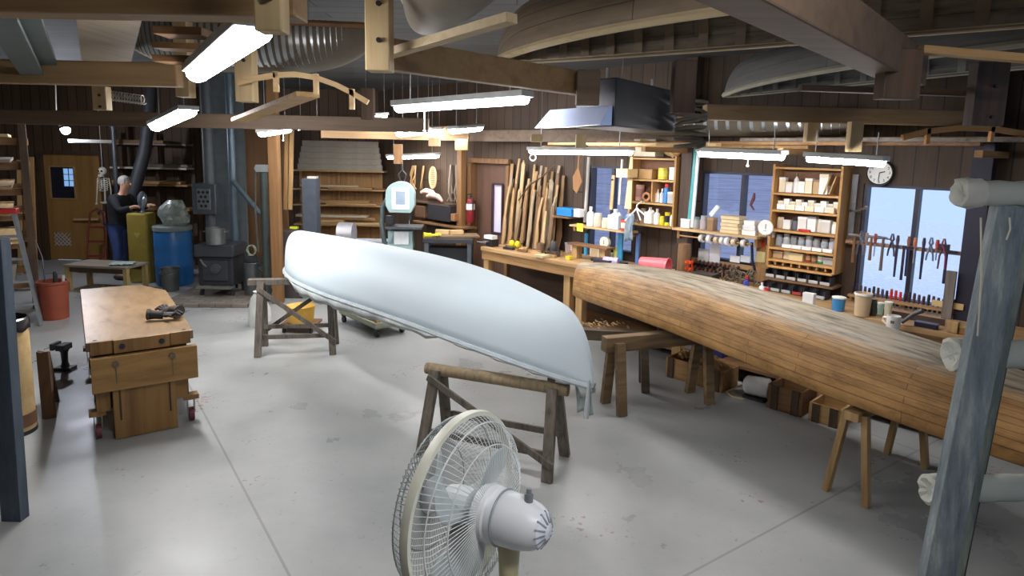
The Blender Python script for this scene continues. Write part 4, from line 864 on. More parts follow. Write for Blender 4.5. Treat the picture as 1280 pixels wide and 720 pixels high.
# low table with rag
a_, b_ = atz(105, 325, .4), atz(190, 336, .4); t = T('low_table', 'low worn plank table in front of the standing person', 'table', (-6.14, 9.55, 0), -.12)
g = G(); g.box((0, 0, .385), (1.02, .5, .035)); g.ob('table_top', wd(((158, 146, 130), (110, 98, 86)), 'x'), t, bevel=.004, smooth=False)
g = G(); g.box((0, -.2, .33), (.9, .025, .08)).box((0, .2, .33), (.9, .025, .08)); g.ob('apron', wd(DARK, 'x'), t, smooth=False)
for x, y in ((-.47, -.2), (.47, -.2), (-.47, .2), (.47, .2)): g = G(); g.box((x, y, .185), (.06, .06, .37)); g.ob('leg', wd(((186, 166, 110), (146, 120, 70))), t, smooth=False)
g = G(); rows = [[V((-.16 + .32 * i / 9 + .01 * math.sin(j * 2), -.12 + .24 * j / 7, .008 + .022 * abs(math.sin(i * 1.3 + j * .9)) )) for i in range(10)] for j in range(8)]
g.grid(rows); g1('folded_cloth', g, plain((168, 192, 186), .8), 'pale teal rag dropped on the low table corner', 'cloth', (-5.84, 9.45, .406), .3, solid=.006)
# red tub with tools, cord
p = atz(62, 400); t = T('rusty_tub', 'rust-red plastic tub on the floor behind the rolling workbench', 'tub', (p.x, p.y + .1, 0))
g = G(); g.lathe([(.001, 0), (.15, 0), (.165, .44), (.175, .45), (.175, .48), (.16, .48), (.145, .08), (.001, .08)], 28); g.ob('body', plain((140, 66, 44), .5), t)
for i, (x, y, l, c) in enumerate(((.04, -.04, .62, (40, 40, 42)), (.09, .03, .56, (190, 180, 165)), (-.02, .06, .58, (60, 56, 54)))):
    g = G(); g.tube([(0, 0, 0), (.02, .01, l - .1)], [.016, .02], 8); g1('hand_tool', g, plain(c, .5), ('black', 'pale', 'dark grey')[i] + ' tool handle sticking out of the rust-red tub', 'tool', (p.x + x, p.y + .1 + y, .085))
a_ = aty(44, 300, 8.6); g = G(); g.tube([a_, aty(53, 322, 8.3), aty(55, 338, 8.0), V((p.x - .08, p.y + .08, .47))], .008, 6); g1('power_cord', g, BLACK, 'black cord drooping into the rust-red tub', 'cord')
# folded step ladder
p = atz(46, 404); t = T('step_ladder', 'folded aluminium stepladder with red top leaning at the lumber rack', 'ladder', (p.x - .06, p.y - .1, 0), .5)
al = plain((168, 176, 182), .35, .6)
for y_, s_ in ((-.1, 0), (.12, 1)):
    for sx in (-1, 1): g = G(); g.bar((sx * (.17 if s_ == 0 else .14), y_, 0), (-.16 + sx * .1, y_ * .4 + .25, 1.34), .03, .06, up=(0, 1, 0)); g.ob('rail', al, t, smooth=False)
for k_ in range(1, 5): f = k_ / 5; g = G(); g.bar((-.17 * (1 - f) + f * -.26, -.1 + f * .31, 1.34 * f), (.17 * (1 - f) + f * -.06, -.1 + f * .31, 1.34 * f), .07, .025); g.ob('step', al, t, smooth=False)
g = G(); g.box((-.16, .26, 1.37), (.28, .18, .06)); g.ob('top_cap', plain((186, 44, 40), .45), t, bevel=.008, smooth=False)
# lumber rack at far left with boards
LRZ = .64; LC = V((-7.12, 8.55, 0)); lrm = MX.Rotation(LRZ, 3, 'Z')
t = T('lumber_rack', 'tall open lumber rack at the left edge in front of the door', 'rack', LC, LRZ)
for x, y in ((-.5, -.6), (.5, -.6), (-.5, .7), (.5, .7)): g = G(); g.box((x, y, 1.3), (.08, .08, 2.6)); g.ob('post', wd(DARK), t, smooth=False)
SH = (.32, .85, 1.22, 1.55, 1.88, 2.2)
for z in SH:
    for y in (-.6, .7): g = G(); g.box((0, y + .07, z), (1.1, .05, .09)); g.ob('arm', wd(BROWN, 'x'), t, smooth=False)
cc = [((196, 166, 120), (150, 118, 78)), ((170, 142, 104), (126, 100, 68)), ((150, 140, 124), (108, 100, 88)), PINE]
hts = ('floor', 'second', 'third', 'fourth', 'fifth', 'top'); rr = random.Random(4)
for si, z in enumerate(SH):
    z0 = z + .047; x = -.45
    for i in range(3):
        w_ = rr.uniform(.22, .27); g = G(); g.box((0, 0, .018), (w_, 1.7 + rr.random() * .4, .035 + .02 * (i % 2))); q = LC + lrm @ V((x + w_ / 2, .04, 0)); x += w_ + .025
        g1('lumber_board', g, wd(cc[(si + i) % 4], 'y'), '%s board on the %s arms of the far left lumber rack' % (('innermost', 'middle', 'outermost')[i], hts[si]), 'board', (q.x, q.y, z0 + .01), LRZ, smooth=False)
for i, (x, l) in enumerate(((36, 1.9), (41, 2.1), (47, 1.95))):
    p = atz(x, 335); g = G(); q = V((p.x, 10.3, 0)); g.bar((0, 0, 0), (.0 - .02 * i, .18, l), .07 + .02 * (i == 1), .022, up=(0, 1, 0)); g1('leaning_board', g, wd((TAN, BROWN, OAK)[i]), '%s narrow board leaning upright beside the wooden door' % ('first', 'middle, tallest', 'last')[i], 'board', (-8.28 + i * .125, 10.6, 0), 0, smooth=False)
board('door_rail', 'pale wooden bar fixed level across the tan wooden door', aty(92, 274, 11.87), aty(124, 274, 11.87), .04, .04, wd(PINE, 'x'))
board('hanging_batten', 'thin white batten hung level above the wooden door', aty(86, 176, 9.7), aty(139, 177, 10.4), .03, .05, plain((206, 206, 200), .5))
# dark pole and back rack with long planks
x0, x1 = aty(138, 212, 11.45).x, aty(234, 212, 11.45).x
t = T('plank_rack', 'wall rack of long planks behind the person and the blue barrel', 'rack', ((x0 + x1) / 2, 11.5, 0)); w_ = x1 - x0
for sx in (-1, 0, 1): g = G(); g.box((sx * (w_ / 2 - .03), .24, 1.2), (.07, .07, 2.4)); g.ob('post', wd(UMBER), t, smooth=False)
for i, z in enumerate((.55, 1.0, 1.48, 1.78, 2.2)): g = G(); g.box((0, .08, z), (w_, .3, .03)); g.ob('shelf', (wd(DARK, 'x'), wd(DARK, 'x'), wd(OAK, 'x'), wd(((210, 200, 180), (170, 158, 136)), 'x'), wd(GREYW, 'x'))[i], t, smooth=False)
for i, (a_, b_, z, c) in enumerate(((.0, .9, 1.497, TAN), (.3, 1.0, 1.797, GREYW), (.05, .7, 2.217, BROWN), (.4, 1.0, 1.02, OAK))):
    g = G(); g.box((0, 0, .03), ((b_ - a_) * w_, .18, .05)); g1('plank', g, wd(c, 'x'), ('tan plank on the middle shelf of the wall rack', 'grey plank on the pale shelf of the wall rack', 'brown plank on the top shelf of the wall rack', 'oak plank low on the wall rack behind the barrel')[i], 'board', (x0 + (a_ + b_) / 2 * w_, 11.55, z), 0, smooth=False)
p = aty(141, 165, 11.15); g = G(); g.cyl((0, 0, 0), (0, 0, 2.45), .035, n=12).cyl((0, 0, 2.45), (0, 0, 2.5), .05, n=12); g1('steel_pole', g, plain((92, 100, 106), .4, .5), 'thin blue-grey steel pole behind the toy skeleton', 'pole', (p.x, p.y, 0))
a_, b_ = aty(186, 150, 10.9), aty(160, 262, 10.75); g = G(); g.tube([V((a_.x + .08, a_.y, CEIL - .02)), a_, aty(181, 190, 10.9), aty(171, 225, 10.85), b_], [.1, .1, .1, .105, .11], 14); g1('flexible_duct', g, plain((44, 46, 50), .6), 'fat black flexible duct coming down behind the person', 'duct')
# hand truck (red-brown) beside the person
p = atz(128, 322); t = T('hand_truck', 'reddish hand truck standing between door and person', 'hand truck', (-7.25, 11.05, 0), .1); rm = plain((122, 54, 40), .5)
for sx in (-1, 1): g = G(); g.tube([(sx * .16, -.1, .05), (sx * .15, .02, .6), (sx * .12, .08, 1.0), (0, .1, 1.08)], .018, 8); g.ob('side_rail', rm, t)
for z in (.25, .5, .75): g = G(); g.bar((-.15, -.07 + z * .16, z), (.15, -.07 + z * .16, z), .02, .04); g.ob('cross_bar', rm, t, smooth=False)
g = G(); g.box((0, -.2, .02), (.36, .24, .015)); g.ob('toe_plate', rm, t, smooth=False)
for sx in (-1, 1): g = G(); g.cyl((sx * .2 - .02, .03, .1), (sx * .2 + .02, .03, .1), .1, n=18); g.ob('wheel', BLACK, t)
# toy skeleton
p = aty(128, 214, 11.2); t = T('toy_skeleton', 'plastic Halloween skeleton hanging in front of the door edge', 'skeleton', (p.x, 11.2, p.z)); bone = plain((206, 202, 186), .5)
g = G(); g.ball((0, 0, 0), .075, 14, (.86, 1, 1.02)); g.box((0, -.045, -.075), (.07, .06, .04)); sk = g.ob('skull', bone, t, sharp=1.0)
g = G(); g.ball((-.028, -.07, .005), .018, 8).ball((.028, -.07, .005), .018, 8).ball((0, -.074, -.03), .01, 6); g.ob('eye_socket', BLACK, sk)
g = G(); g.tube([(0, .02, -.09), (.0, .03, -.3), (0, .02, -.55)], .014, 8); g.ob('spine', bone, t)
g = G()
for k_ in range(6): zz = -.15 - k_ * .035; ww = .085 - .006 * abs(k_ - 2); g.tube([(ww * math.cos(t_) , .0 + .05 * math.sin(t_), zz - .015 * math.sin(t_) * -1) for t_ in [2 * PI * i / 16 for i in range(16)]], .007, 5, closed=True)
g.box((0, -.045, -.23), (.02, .012, .16)); g.ob('rib_cage', bone, t)
for s_ in (-1, 1):
    g = G(); g.tube([(s_ * .02, 0, -.12), (s_ * .1, .01, -.125), (s_ * .12, .01, -.33), (s_ * .125, -.02, -.52)], [.009, .011, .011, .008], 6)
    for k_ in range(4): g.tube([(s_ * .125, -.02, -.52), (s_ * (.11 + k_ * .012), -.025, -.58)], .004, 4)
    g.ob('arm_bone', bone, t)
    g = G(); g.tube([(s_ * .05, .01, -.56), (s_ * .06, -.01, -.78), (s_ * .055, .01, -1.0), (s_ * .06, -.05, -1.01)], [.013, .012, .01, .012], 6); g.ob('leg_bone', plain((150, 110, 96), .5), t)
g = G(); g.tube([(.06 * math.cos(i * PI / 8) , .03 * math.sin(i * PI / 8) + .01, -.55) for i in range(16)], .018, 6, closed=True); g.ob('pelvis', bone, t)
g = G(); g.tube([(0, 0, .07), (0, 0, CEIL - p.z)], .003, 4); g.ob('string', WHITE, t)
# ---- person: grey-haired, black sweater, blue jeans, facing right and reaching to the tank
def skin_mesh(name, nodes, edges, mat, parent, sub=2):
    me = bpy.data.meshes.new(name); me.from_pydata([n[0] for n in nodes], edges, []); o = bpy.data.objects.new(name, me); COL.objects.link(o)
    sm = o.modifiers.new('skin', 'SKIN'); sm.use_smooth_shade = True
    for i, n in enumerate(nodes):
        sv = me.skin_vertices[0].data[i]; r = n[1]; sv.radius = r if isinstance(r, tuple) else (r, r); sv.use_root = (i == 0)
    ss = o.modifiers.new('smooth', 'SUBSURF'); ss.levels = sub; ss.render_levels = sub
    me.materials.append(mat); o.parent = parent; return o
pt = T('person', 'standing person in black sweater and blue jeans reaching toward the olive tank', 'person', (-6.42, 10.35, 0), -.15)
skinm = plain((196, 150, 124), .55)
N_ = []; E_ = []
def nn(p, r, par=None):
    N_.append((V(p), r)); i = len(N_) - 1
    if par is not None: E_.append((par, i))
    return i
# local frame: the figure faces +x
pel = nn((0, 0, .88), (.11, .14)); wa = nn((.02, 0, 1.02), (.10, .13), pel); ch = nn((.06, 0, 1.24), (.11, .155), wa); nk = nn((.12, 0, 1.40), (.05, .055), ch); hb_ = nn((.16, 0, 1.49), (.07, .068), nk); hd = nn((.175, 0, 1.58), (.088, .075), hb_); ht = nn((.165, 0, 1.65), (.06, .05), hd)
for s_ in (-1, 1):
    hip = nn((0, s_ * .085, .84), .085, pel); kn = nn((.05 if s_ < 0 else -.02, s_ * .1, .46), .055, hip); an = nn((.0 if s_ < 0 else -.08, s_ * .1, .09), .038, kn); toe = nn((.15 if s_ < 0 else .07, s_ * .11, .04), .035, an)
    sh = nn((.08, s_ * .17, 1.34), .06, ch); el = nn((.24, s_ * .24, 1.14), .042, sh); wr = nn((.42, s_ * .17, 1.21), .028, el); pa_ = nn((.48, s_ * .16, 1.22), (.02, .034), wr)
    for k_ in range(4):
        f1_ = nn((.525, s_ * (.16 + (k_ - 1.5) * .018), 1.225), .0085, pa_); nn((.56 - .006 * abs(k_ - 1), s_ * (.16 + (k_ - 1.5) * .02), 1.20), .0075, f1_)
    th_ = nn((.46, s_ * .12, 1.20), .01, pa_); nn((.495, s_ * .105, 1.185), .008, th_)
skin_mesh('body', N_, E_, skinm, pt)
def clothes(name, nodes, edges, mat): return skin_mesh(name, nodes, edges, mat, pt)
sw_n = [((0.0, 0, .80), (.15, .175)), ((0.0, 0, .92), (.138, .168)), ((.02, 0, 1.05), (.13, .16)), ((.055, 0, 1.24), (.14, .18)), ((.11, 0, 1.38), (.075, .08))]
sw_e = [(0, 1), (1, 2), (2, 3), (3, 4)]
for s_ in (-1, 1):
    b = len(sw_n); sw_n += [((.08, s_ * .175, 1.335), .078), ((.24, s_ * .24, 1.14), .062), ((.40, s_ * .175, 1.205), .045)]; sw_e += [(3, b), (b, b + 1), (b + 1, b + 2)]
clothes('sweater', sw_n, sw_e, plain((30, 31, 36), .85))
jn = [((0, 0, 1.0), (.128, .158))]; je = []
for s_ in (-1, 1):
    b = len(jn); jn += [((0, s_ * .088, .80), .105), ((.05 if s_ < 0 else -.02, s_ * .1, .46), .078), ((.0 if s_ < 0 else -.08, s_ * .1, .10), .066)]; je += [(0, b), (b, b + 1), (b + 1, b + 2)]
clothes('jeans', jn, je, plain((52, 72, 124), .8))
g = G(); hc = V((.165, 0, 1.60))
for i in range(7):
    pass
rows = [[hc + V((.098 * math.sin(ph) * math.cos(th) * .98 - .012, .085 * math.sin(ph) * math.sin(th), .1 * math.cos(ph))) for th in [2 * PI * j / 20 for j in range(20)]] for ph in [PI * .62 * i / 9 for i in range(10)]]
rows = [[p if (p.x < hc.x + .055 or p.z > hc.z + .05) else hc + (p - hc) * .8 for p in r_] for r_ in rows]
g.grid(rows, closed=True); g.ob('hair', plain((150, 146, 140), .85), pt)
g = G()
for s_ in (-1, 1): g.ball((.245, s_ * .03, 1.585), .0095, 8)
g.ob('eyes', BLACK, pt)
g = G(); g.ball((.262, 0, 1.56), .017, 8, (1.2, .8, 1.2)); g.ball((.17, -.078, 1.565), .022, 8, (.8, .4, 1.2)).ball((.17, .078, 1.565), .022, 8, (.8, .4, 1.2)); g.ob('nose_and_ears', skinm, pt)
g = G(); g.box((.252, 0, 1.525), (.012, .045, .008)); g.ob('mouth', plain((140, 80, 76), .6), pt)
for s_ in (-1, 1): g = G(); xo = 0 if s_ < 0 else -.08; g.ball((xo + .06, s_ * .105, .045), .06, 12, (2.1, .95, .75)); g.ob('shoe', plain((60, 50, 42), .6), pt)
# ---- middle back: timber posts, tool column, steel column, shelves of lumber
p = aty(346, 300, 8.9); post('timber_post', (p.x, 8.9), .13, .13, CEIL, wood((142, 104, 62), (108, 76, 42), 'z', 12.0), 'brown timber post just behind the far end of the white canoe')
p = aty(288, 300, 10.2); g = G(); g.box((0, 0, 1.25), (.95, .05, 2.5)); g1('board_partition', g, wood((126, 92, 56), (100, 70, 40), 'z', 7.0), 'brown board partition behind the vent pipe', 'panel', (p.x + .45, 10.25, 0), smooth=False)
p = aty(332, 300, 9.1); t = T('tool_stand', 'tall slim grey-green machine column with clamp head before the timber post', 'stand', (p.x, 9.1, 0)); gm_ = plain((74, 84, 82), .45, .4)
g = G(); g.cyl((0, 0, .05), (0, 0, 1.86), .055, n=14); g.ob('column', gm_, t); g = G(); g.lathe([(.001, 0), (.13, 0), (.13, .03), (.07, .06), (.001, .06)], 20); g.ob('foot', gm_, t)
g = G(); g.box((0, -.02, 1.9), (.16, .12, .1)); g.cyl((-.11, -.02, 1.9), (.13, -.02, 1.9), .03); g.ob('head', plain((170, 176, 176), .4, .4), t, smooth=False)
g = G(); g.tube([(-.1, -.02, 1.86), (-.12, -.03, 1.3), (-.1, -.02, .7)], .012, 6); g.tube([(.09, -.03, .95), (.2, -.05, .85), (.26, -.05, .55), (.27, -.05, .3)], .014, 6); g.ob('hose', plain((92, 96, 92), .6), t)
for i, (x, c) in enumerate(((357, OAK), (363, TAN))):
    a_, b_ = aty(x + 2, 150, 9.4), aty(x, 262, 9.4); g = G(); g.bar((0, 0, 0), a_ - b_, .055, .03, up=(0, 1, 0)); g1('hanging_board', g, wd(c), ('narrow oak board hanging beside the brown timber post', 'narrow tan board hanging in front of the lumber shelves')[i], 'board', b_, smooth=False)
p = aty(387, 222, 9.3); t = T('steel_column', 'dark blue-grey square steel column behind the white canoe', 'column', (p.x, 9.35, 0)); g = G(); g.box((0, 0, .88), (.21, .2, 1.76)); g.ob('shaft', plain((70, 77, 88), .5, .2), t, bevel=.008, smooth=False); g = G(); g.box((0.03, 0, 1.775), (.12, .14, .03)); g.ob('cap_plate', plain((206, 200, 186), .5), t, smooth=False)
t = T('lumber_shelves', 'open wooden lumber shelves along the far wall behind the band saw', 'shelves', (-3.1, 11.5, 0)); wS = 1.62
LS = (.45, .84, 1.19, 1.47, 1.80)
for z in LS: g = G(); g.box((0, .08, z), (wS, .42, .025)); g.ob('shelf', wd(TAN, 'x'), t, smooth=False)
for x in (-wS / 2 + .02, -.1, wS / 2 - .02): g = G(); g.box((x, .28, 1.0), (.05, .05, 2.0)); g.ob('upright', wd(OAK), t, smooth=False)
g = G(); g.box((0, .32, 1.2), (wS, .012, 1.3)); g.ob('back_board', wd(OAK), t, smooth=False)
for i in range(5):
    g = G(); g.box((0, 0, .05), (1.5 - .04 * i, .06, .1)); g1('grey_plank', g, plain((150, 142, 128), .6, 0, .1), '%s of five long grey planks stacked on edge atop the lumber shelves' % ('lowest', 'second lowest', 'middle', 'second highest', 'topmost')[i], 'plank', (-3.08, 11.44 + .01 * i, 1.815 + i * .103), smooth=False)
rr = random.Random(9); nm = 'lowest second third fourth'.split()
for si, (z, n_) in enumerate(((.84, 4), (1.19, 2), (1.47, 2), (.45, 2))):
    zz = z + .015
    for i in range(n_):
        l = rr.uniform(.7, 1.5); th = rr.uniform(.03, .055); g = G(); g.box((0, 0, th / 2), (l, rr.uniform(.12, .24), th - .004)); g1('shelf_board', g, wd((PINE, TAN, OAK, ((200, 186, 160), (160, 142, 112)))[(i + si) % 4], 'x'), '%s board in the pile on the %s lumber shelf' % (nm[i], ('waist-high', 'chest-high', 'upper', 'lowest')[si]), 'board', (-3.1 + rr.uniform(-.08, .1) + (wS - l) * .2 * (-1) ** i, 11.42, zz), smooth=False); zz += th
# band saw
p = aty(501, 250, 8.95); t = T('band_saw', 'pale teal band saw with white label plates behind the white canoe', 'band saw', (p.x, 8.95, 0), .05); tl_ = plain((158, 184, 184), .35, 0, .04)
g = G(); pts = [(.2 * math.cos(a_), .06 + .17 * math.sin(a_)) for a_ in [PI * i / 14 for i in range(15)]] + [(-.2, -.1), (-.15, -.2), (.15, -.2), (.2, -.1)]
g.prism(pts, (0, 0, 1.53), (1, 0, 0), (0, 0, 1), .2); uh = g.ob('upper_housing', tl_, t, bevel=.012, smooth=False)
g = G(); g.box((0.01, -.105, 1.53), (.24, .012, .3)); g.ob('label_plate', plain((232, 238, 238), .4), uh, smooth=False); g = G(); g.box((.01, -.113, 1.54), (.13, .006, .18)); g.ob('plate_window', plain((150, 166, 182), .2), uh, smooth=False)
g = G(); g.prism([(.18 * math.cos(a_), .18 * math.sin(a_)) for a_ in [2 * PI * i / 24 for i in range(24)]], (0, 0, .86), (1, 0, 0), (0, 0, 1), .2); g.box((0, 0, .98), (.34, .2, .2)); lh = g.ob('lower_housing', tl_, t, bevel=.01, smooth=False); g = G(); g.box((.02, -.108, .98), (.2, .012, .18)); g.ob('label_plate', plain((226, 232, 232), .4), lh, smooth=False)
g = G(); g.tube([(-.2, .05, 1.5), (-.26, .05, 1.4), (-.27, .05, 1.15), (-.24, .05, .9), (-.16, .05, .85)], .035, 10); g.ob('frame_arm', plain((96, 110, 112), .4, .3), t)
g = G(); g.box((.06, -.02, 1.13), (.5, .42, .03)); g.ob('table', plain((92, 96, 100), .3, .7), t, smooth=False)
g = G(); g.box((.12, -.02, 1.24), (.012, .003, .22)); g.ob('blade', STEEL, t, smooth=False); g = G(); g.box((.13, -.02, 1.31), (.04, .05, .16)); g.ob('blade_guide', DSTEEL, t, smooth=False)
g = G(); g.box((-.14, -.02, 1.22), (.12, .14, .12)); g.cyl((-.14, -.1, 1.22), (-.14, -.14, 1.22), .05); g.ob('motor', BLACK, t, smooth=False)
g = G(); g.box((0, 0, .34), (.4, .36, .66)); g.ob('stand', plain((70, 80, 84), .5), t, smooth=False)
g = G(); g.tube([(.0, .0, 1.76), (-.03, 0, 1.86), (.02, 0, 1.92), (.07, 0, 1.86), (.05, 0, 1.76)], .012, 6).tube([(.02, 0, 1.92), (.01, 0, 2.06)], .016, 6); g.ob('lifting_hook', DSTEEL, t)
# dark saw bench with board and yellow gloves, grey machine cover
p0, p1 = aty(529, 298, 9.0), aty(592, 300, 9.1); t = T('saw_bench', 'dark cluttered saw bench between band saw and fire extinguisher', 'bench', ((p0.x + p1.x) / 2, 9.25, 0)); w_ = p1.x - p0.x
g = G(); g.box((0, 0, .93), (w_, .6, .05)); g.ob('bench_top', plain((70, 72, 78), .35, .5), t, smooth=False)
for sx in (-1, 1):
    for sy in (-1, 1): g = G(); g.box((sx * (w_ / 2 - .05), sy * .25, .45), (.06, .06, .9)); g.ob('leg', plain((92, 98, 104), .4, .4), t, smooth=False)
g = G(); g.box((0, .1, .55), (w_ - .1, .3, .5)); g.ob('cabinet', plain((46, 48, 54), .5), t, smooth=False)
g = G(); g.box((0, 0, .015), (.62, .36, .024)); g1('scrap_panel', g, wood((132, 110, 80), (98, 80, 56), 'x', 9.0), 'brown scrap panel lying on the dark saw bench', 'panel', ((p0.x + p1.x) / 2 + .1, 9.3, .957), .2, smooth=False)
for i in range(2): g = G(); g.box((0, 0, .03), (.2, .12, .056)); g1('wood_offcut', g, wd(PINE, 'x'), ('pale wood offcut on the saw bench nearest the band saw', 'pale wood offcut lying on the brown scrap panel')[i], 'offcut', ((p0.x + p1.x) / 2 - .12 + i * .2, 9.36, .985), .3 * i, smooth=False)
glove('yellow work glove lying on the saw bench edge', (p0.x + .14, 9.05, .98), .5, plain((224, 204, 50), .7)); 
p = aty(425, 300, 8.9); t = T('grinder_cover', 'grey domed machine cover showing above the white canoe', 'machine', (p.x, 9.3, 0)); g = G(); g.cyl((-.12, 0, .95), (.1, 0, .95), .18, n=28); g.ob('dome', plain((150, 150, 152), .4, .3), t); g = G(); g.box((0, 0, .4), (.5, .3, .8)); g.ob('pedestal', plain((120, 130, 140), .5), t, smooth=False); g = G(); g.box((.35, 0, .84), (.5, .3, .08)); g.ob('table', plain((190, 198, 206), .35, .3), t, smooth=False)
p = aty(372, 290, 8.6); g = G(); g.box((0, 0, .02), (.12, .05, .035)); g1('level', g, plain((206, 210, 60), .5), 'small yellow-green tool beside the steel column', 'tool', (p.x - .30, 9.35, 1.01), 0, smooth=False)
g = G(); g.box((0, 0, .5), (.3, .3, 1.0)); g1('parts_cabinet', g, plain((70, 62, 60), .6), 'dark cabinet between the brown post and steel column', 'cabinet', (p.x - .30, 9.35, .0), 0, bevel=.01, smooth=False)
# ================================================================== WINDOW WALL: bench, shelves, tools
def WT(name, label, cat, s, off, z, group=None, dr=0.0): return T(name, label, cat, sw(s, off, z), WR + dr, group)
def w1(name, g, mat, label, cat, s, off, z, group=None, dr=0.0, **k): return g1(name, g, mat, label, cat, sw(s, off, z), WR + dr, group, **k)
BZ = .9
t = WT('workbench', 'long wooden workbench running under the windows', 'workbench', 3.72, .0, 0); bL_ = 6.2
bm_ = wood((196, 160, 112), (146, 110, 72), 'x', 12.0, .5)
g = G(); g.box((bL_ / 2, -.36, BZ - .025), (bL_, .68, .05)); g.ob('bench_top', bm_, t, bevel=.004, smooth=False)
g = G(); g.box((bL_ / 2, -.66, BZ - .11), (bL_, .03, .12)); g.ob('apron', wd(OAK, 'x'), t, smooth=False)
for x in (.06, 1.55, 1.75, 3.1, 4.6, 6.1): g = G(); g.box((x, -.6, .40), (.1, .1, .80)); g.ob('leg', wd(TAN), t, bevel=.004, smooth=False)
g = G(); g.box((bL_ / 2, -.33, .16), (bL_, .56, .03)); g.ob('lower_shelf', wd(BROWN, 'x'), t, smooth=False)
g = G(); g.box((bL_ / 2, -.015, .45), (bL_, .02, .8)); g.ob('back_board', wd(UMBER, 'x'), t, smooth=False)
# ---- small goods maker
def goods(kind, label, cat, loc, w, h, d, c, c2=(240, 236, 225), rz_=None, group=None, name=None):
    rz_ = WR if rz_ is None else rz_; m, m2 = plain(c, .5, 0, .06), plain(c2, .45, 0, .04); r = w / 2
    t = T(name or {'box': 'small_box', 'jar': 'jar', 'bottle': 'bottle', 'can': 'can', 'tub': 'tub', 'bin': 'parts_bin', 'block': 'wood_block'}.get(kind, kind), label, cat, loc, rz_, group)
    g = G()
    if kind == 'box':
        g.box((0, 0, h * .42), (w, d, h * .84)); g.ob('body', m, t, bevel=.002, smooth=False); g = G(); g.box((0, 0, h * .92), (w * 1.03, d * 1.03, h * .16)); g.ob('lid', m2, t, smooth=False)
    elif kind == 'jar':
        g.lathe([(.001, 0), (r * .95, 0), (r, h * .06), (r, h * .7), (r * .8, h * .8), (.001, h * .8)], 16); g.ob('body', m, t); g = G(); g.lathe([(r * .86, h * .78), (r * .86, h), (.001, h)], 16); g.ob('lid', m2, t)
    elif kind == 'bottle':
        g.lathe([(.001, 0), (r, 0), (r, h * .6), (r * .8, h * .7), (r * .35, h * .78), (r * .35, h * .84), (.001, h * .84)], 16); g.ob('body', m, t); g = G(); g.lathe([(r * .42, h * .82), (r * .4, h), (.001, h)], 12); g.ob('cap', m2, t)
    elif kind == 'spray':
        g.lathe([(.001, 0), (r, 0), (r, h * .76), (r * .6, h * .82), (.001, h * .82)], 16); g.ob('body', m, t); g = G(); g.lathe([(r * .7, h * .8), (r * .68, h), (.001, h)], 12); g.ob('cap', m2, t)
    elif kind == 'can':
        g.lathe([(.001, 0), (r, 0), (r, h), (r * .93, h), (r * .93, h * .93), (.001, h * .93)], 18); g.ob('body', m, t); g = G(); g.lathe([(r * 1.01, h * .25), (r * 1.012, h * .28), (r * 1.012, h * .72), (r * 1.01, h * .75)], 18); g.ob('wrapper', m2, t)
    elif kind == 'tub':
        g.lathe([(.001, 0), (r * .84, 0), (r * .97, h * .9), (.001, h * .9)], 20); g.ob('body', m, t); g = G(); g.lathe([(r, h * .88), (r * 1.03, h * .9), (r * 1.03, h * .97), (r, h), (.001, h)], 20); g.ob('lid', m2, t)
    elif kind == 'pail':
        g.lathe([(.001, 0), (r * .84, 0), (r * .98, h * .96), (r * 1.03, h * .97), (r * 1.03, h), (r * .95, h), (r * .82, h * .1), (.001, h * .1)], 22); g.ob('body', m, t); g = G(); g.lathe([(r * 1.0, h * .9), (r * 1.05, h * .92), (r * 1.05, h * 1.01), (r * .96, h * 1.01)], 22); g.ob('rim', m2, t)
    elif kind == 'jug':
        g.box((0, 0, h * .36), (w, d, h * .72)); g.lathe([(r * .8, h * .7), (r * .3, h * .84), (r * .3, h * .9), (.001, h * .9)], 12); g.ob('body', m, t, bevel=.008); g = G(); g.cyl((0, 0, h * .88), (0, 0, h), r * .36, n=12); g.ob('cap', m2, t); g = G(); g.tube([(w * .3, 0, h * .84), (w * .44, 0, h * .74), (w * .42, 0, h * .55)], w * .07, 6); g.ob('handle', m, t)
    elif kind == 'bin':
        th = .008; g.box((0, 0, th / 2), (w, d, th)).box((-w / 2 + th / 2, 0, h / 2), (th, d, h)).box((w / 2 - th / 2, 0, h / 2), (th, d, h)).box((0, d / 2 - th / 2, h / 2), (w, th, h)); g.ob('body', m, t, smooth=False); g = G(); g.box((0, -d / 2 + th / 2, h * .22), (w, th, h * .44)); g.ob('front', m2, t, smooth=False)
    elif kind == 'block':
        g.box((0, 0, h / 2), (w, d, h)); g.ob('block', wd(TAN), t, bevel=.003, smooth=False)
    elif kind == 'roll':
        g.lathe([(r * .55, -d / 2), (r, -d / 2), (r, d / 2), (r * .55, d / 2), (r * .55, -d / 2)], 20, o=(0, 0, r), axis=(0, 1, 0)); g.ob('tape', m, t); g = G(); g.lathe([(r * .5, -d / 2), (r * .56, -d / 2), (r * .56, d / 2), (r * .5, d / 2), (r * .5, -d / 2)], 20, o=(0, 0, r), axis=(0, 1, 0)); g.ob('core', m2, t)
    return t
def place(px0, px1, pyb, pyt, z):
    p = atz((px0 + px1) / 2, pyb, z); w = (aty(px1, pyb, p.y) - aty(px0, pyb, p.y)).x; h = aty((px0 + px1) / 2, pyt, p.y).z - z; return p, w, h
used = []
def bench_item(kind, label, cat, px0, px1, pyb, pyt, c, c2=(240, 236, 225), z=BZ + .003, d=None, dr=0.0, name=None, hmax=.4, offmin=0.0):
    p, w, h = place(px0, px1, pyb, pyt, z); h = max(.02, min(h, hmax)); s, off = (p - WO).dot(WE), (p - WO).dot(WN)
    d = d or min(w, .14); off = max(off, d / 2 + .04, offmin); off = min(off, .66); q = sw(s, off, z); return goods(kind, label, cat, q, w * .95, h, d, c, c2, WR + dr, None, name)
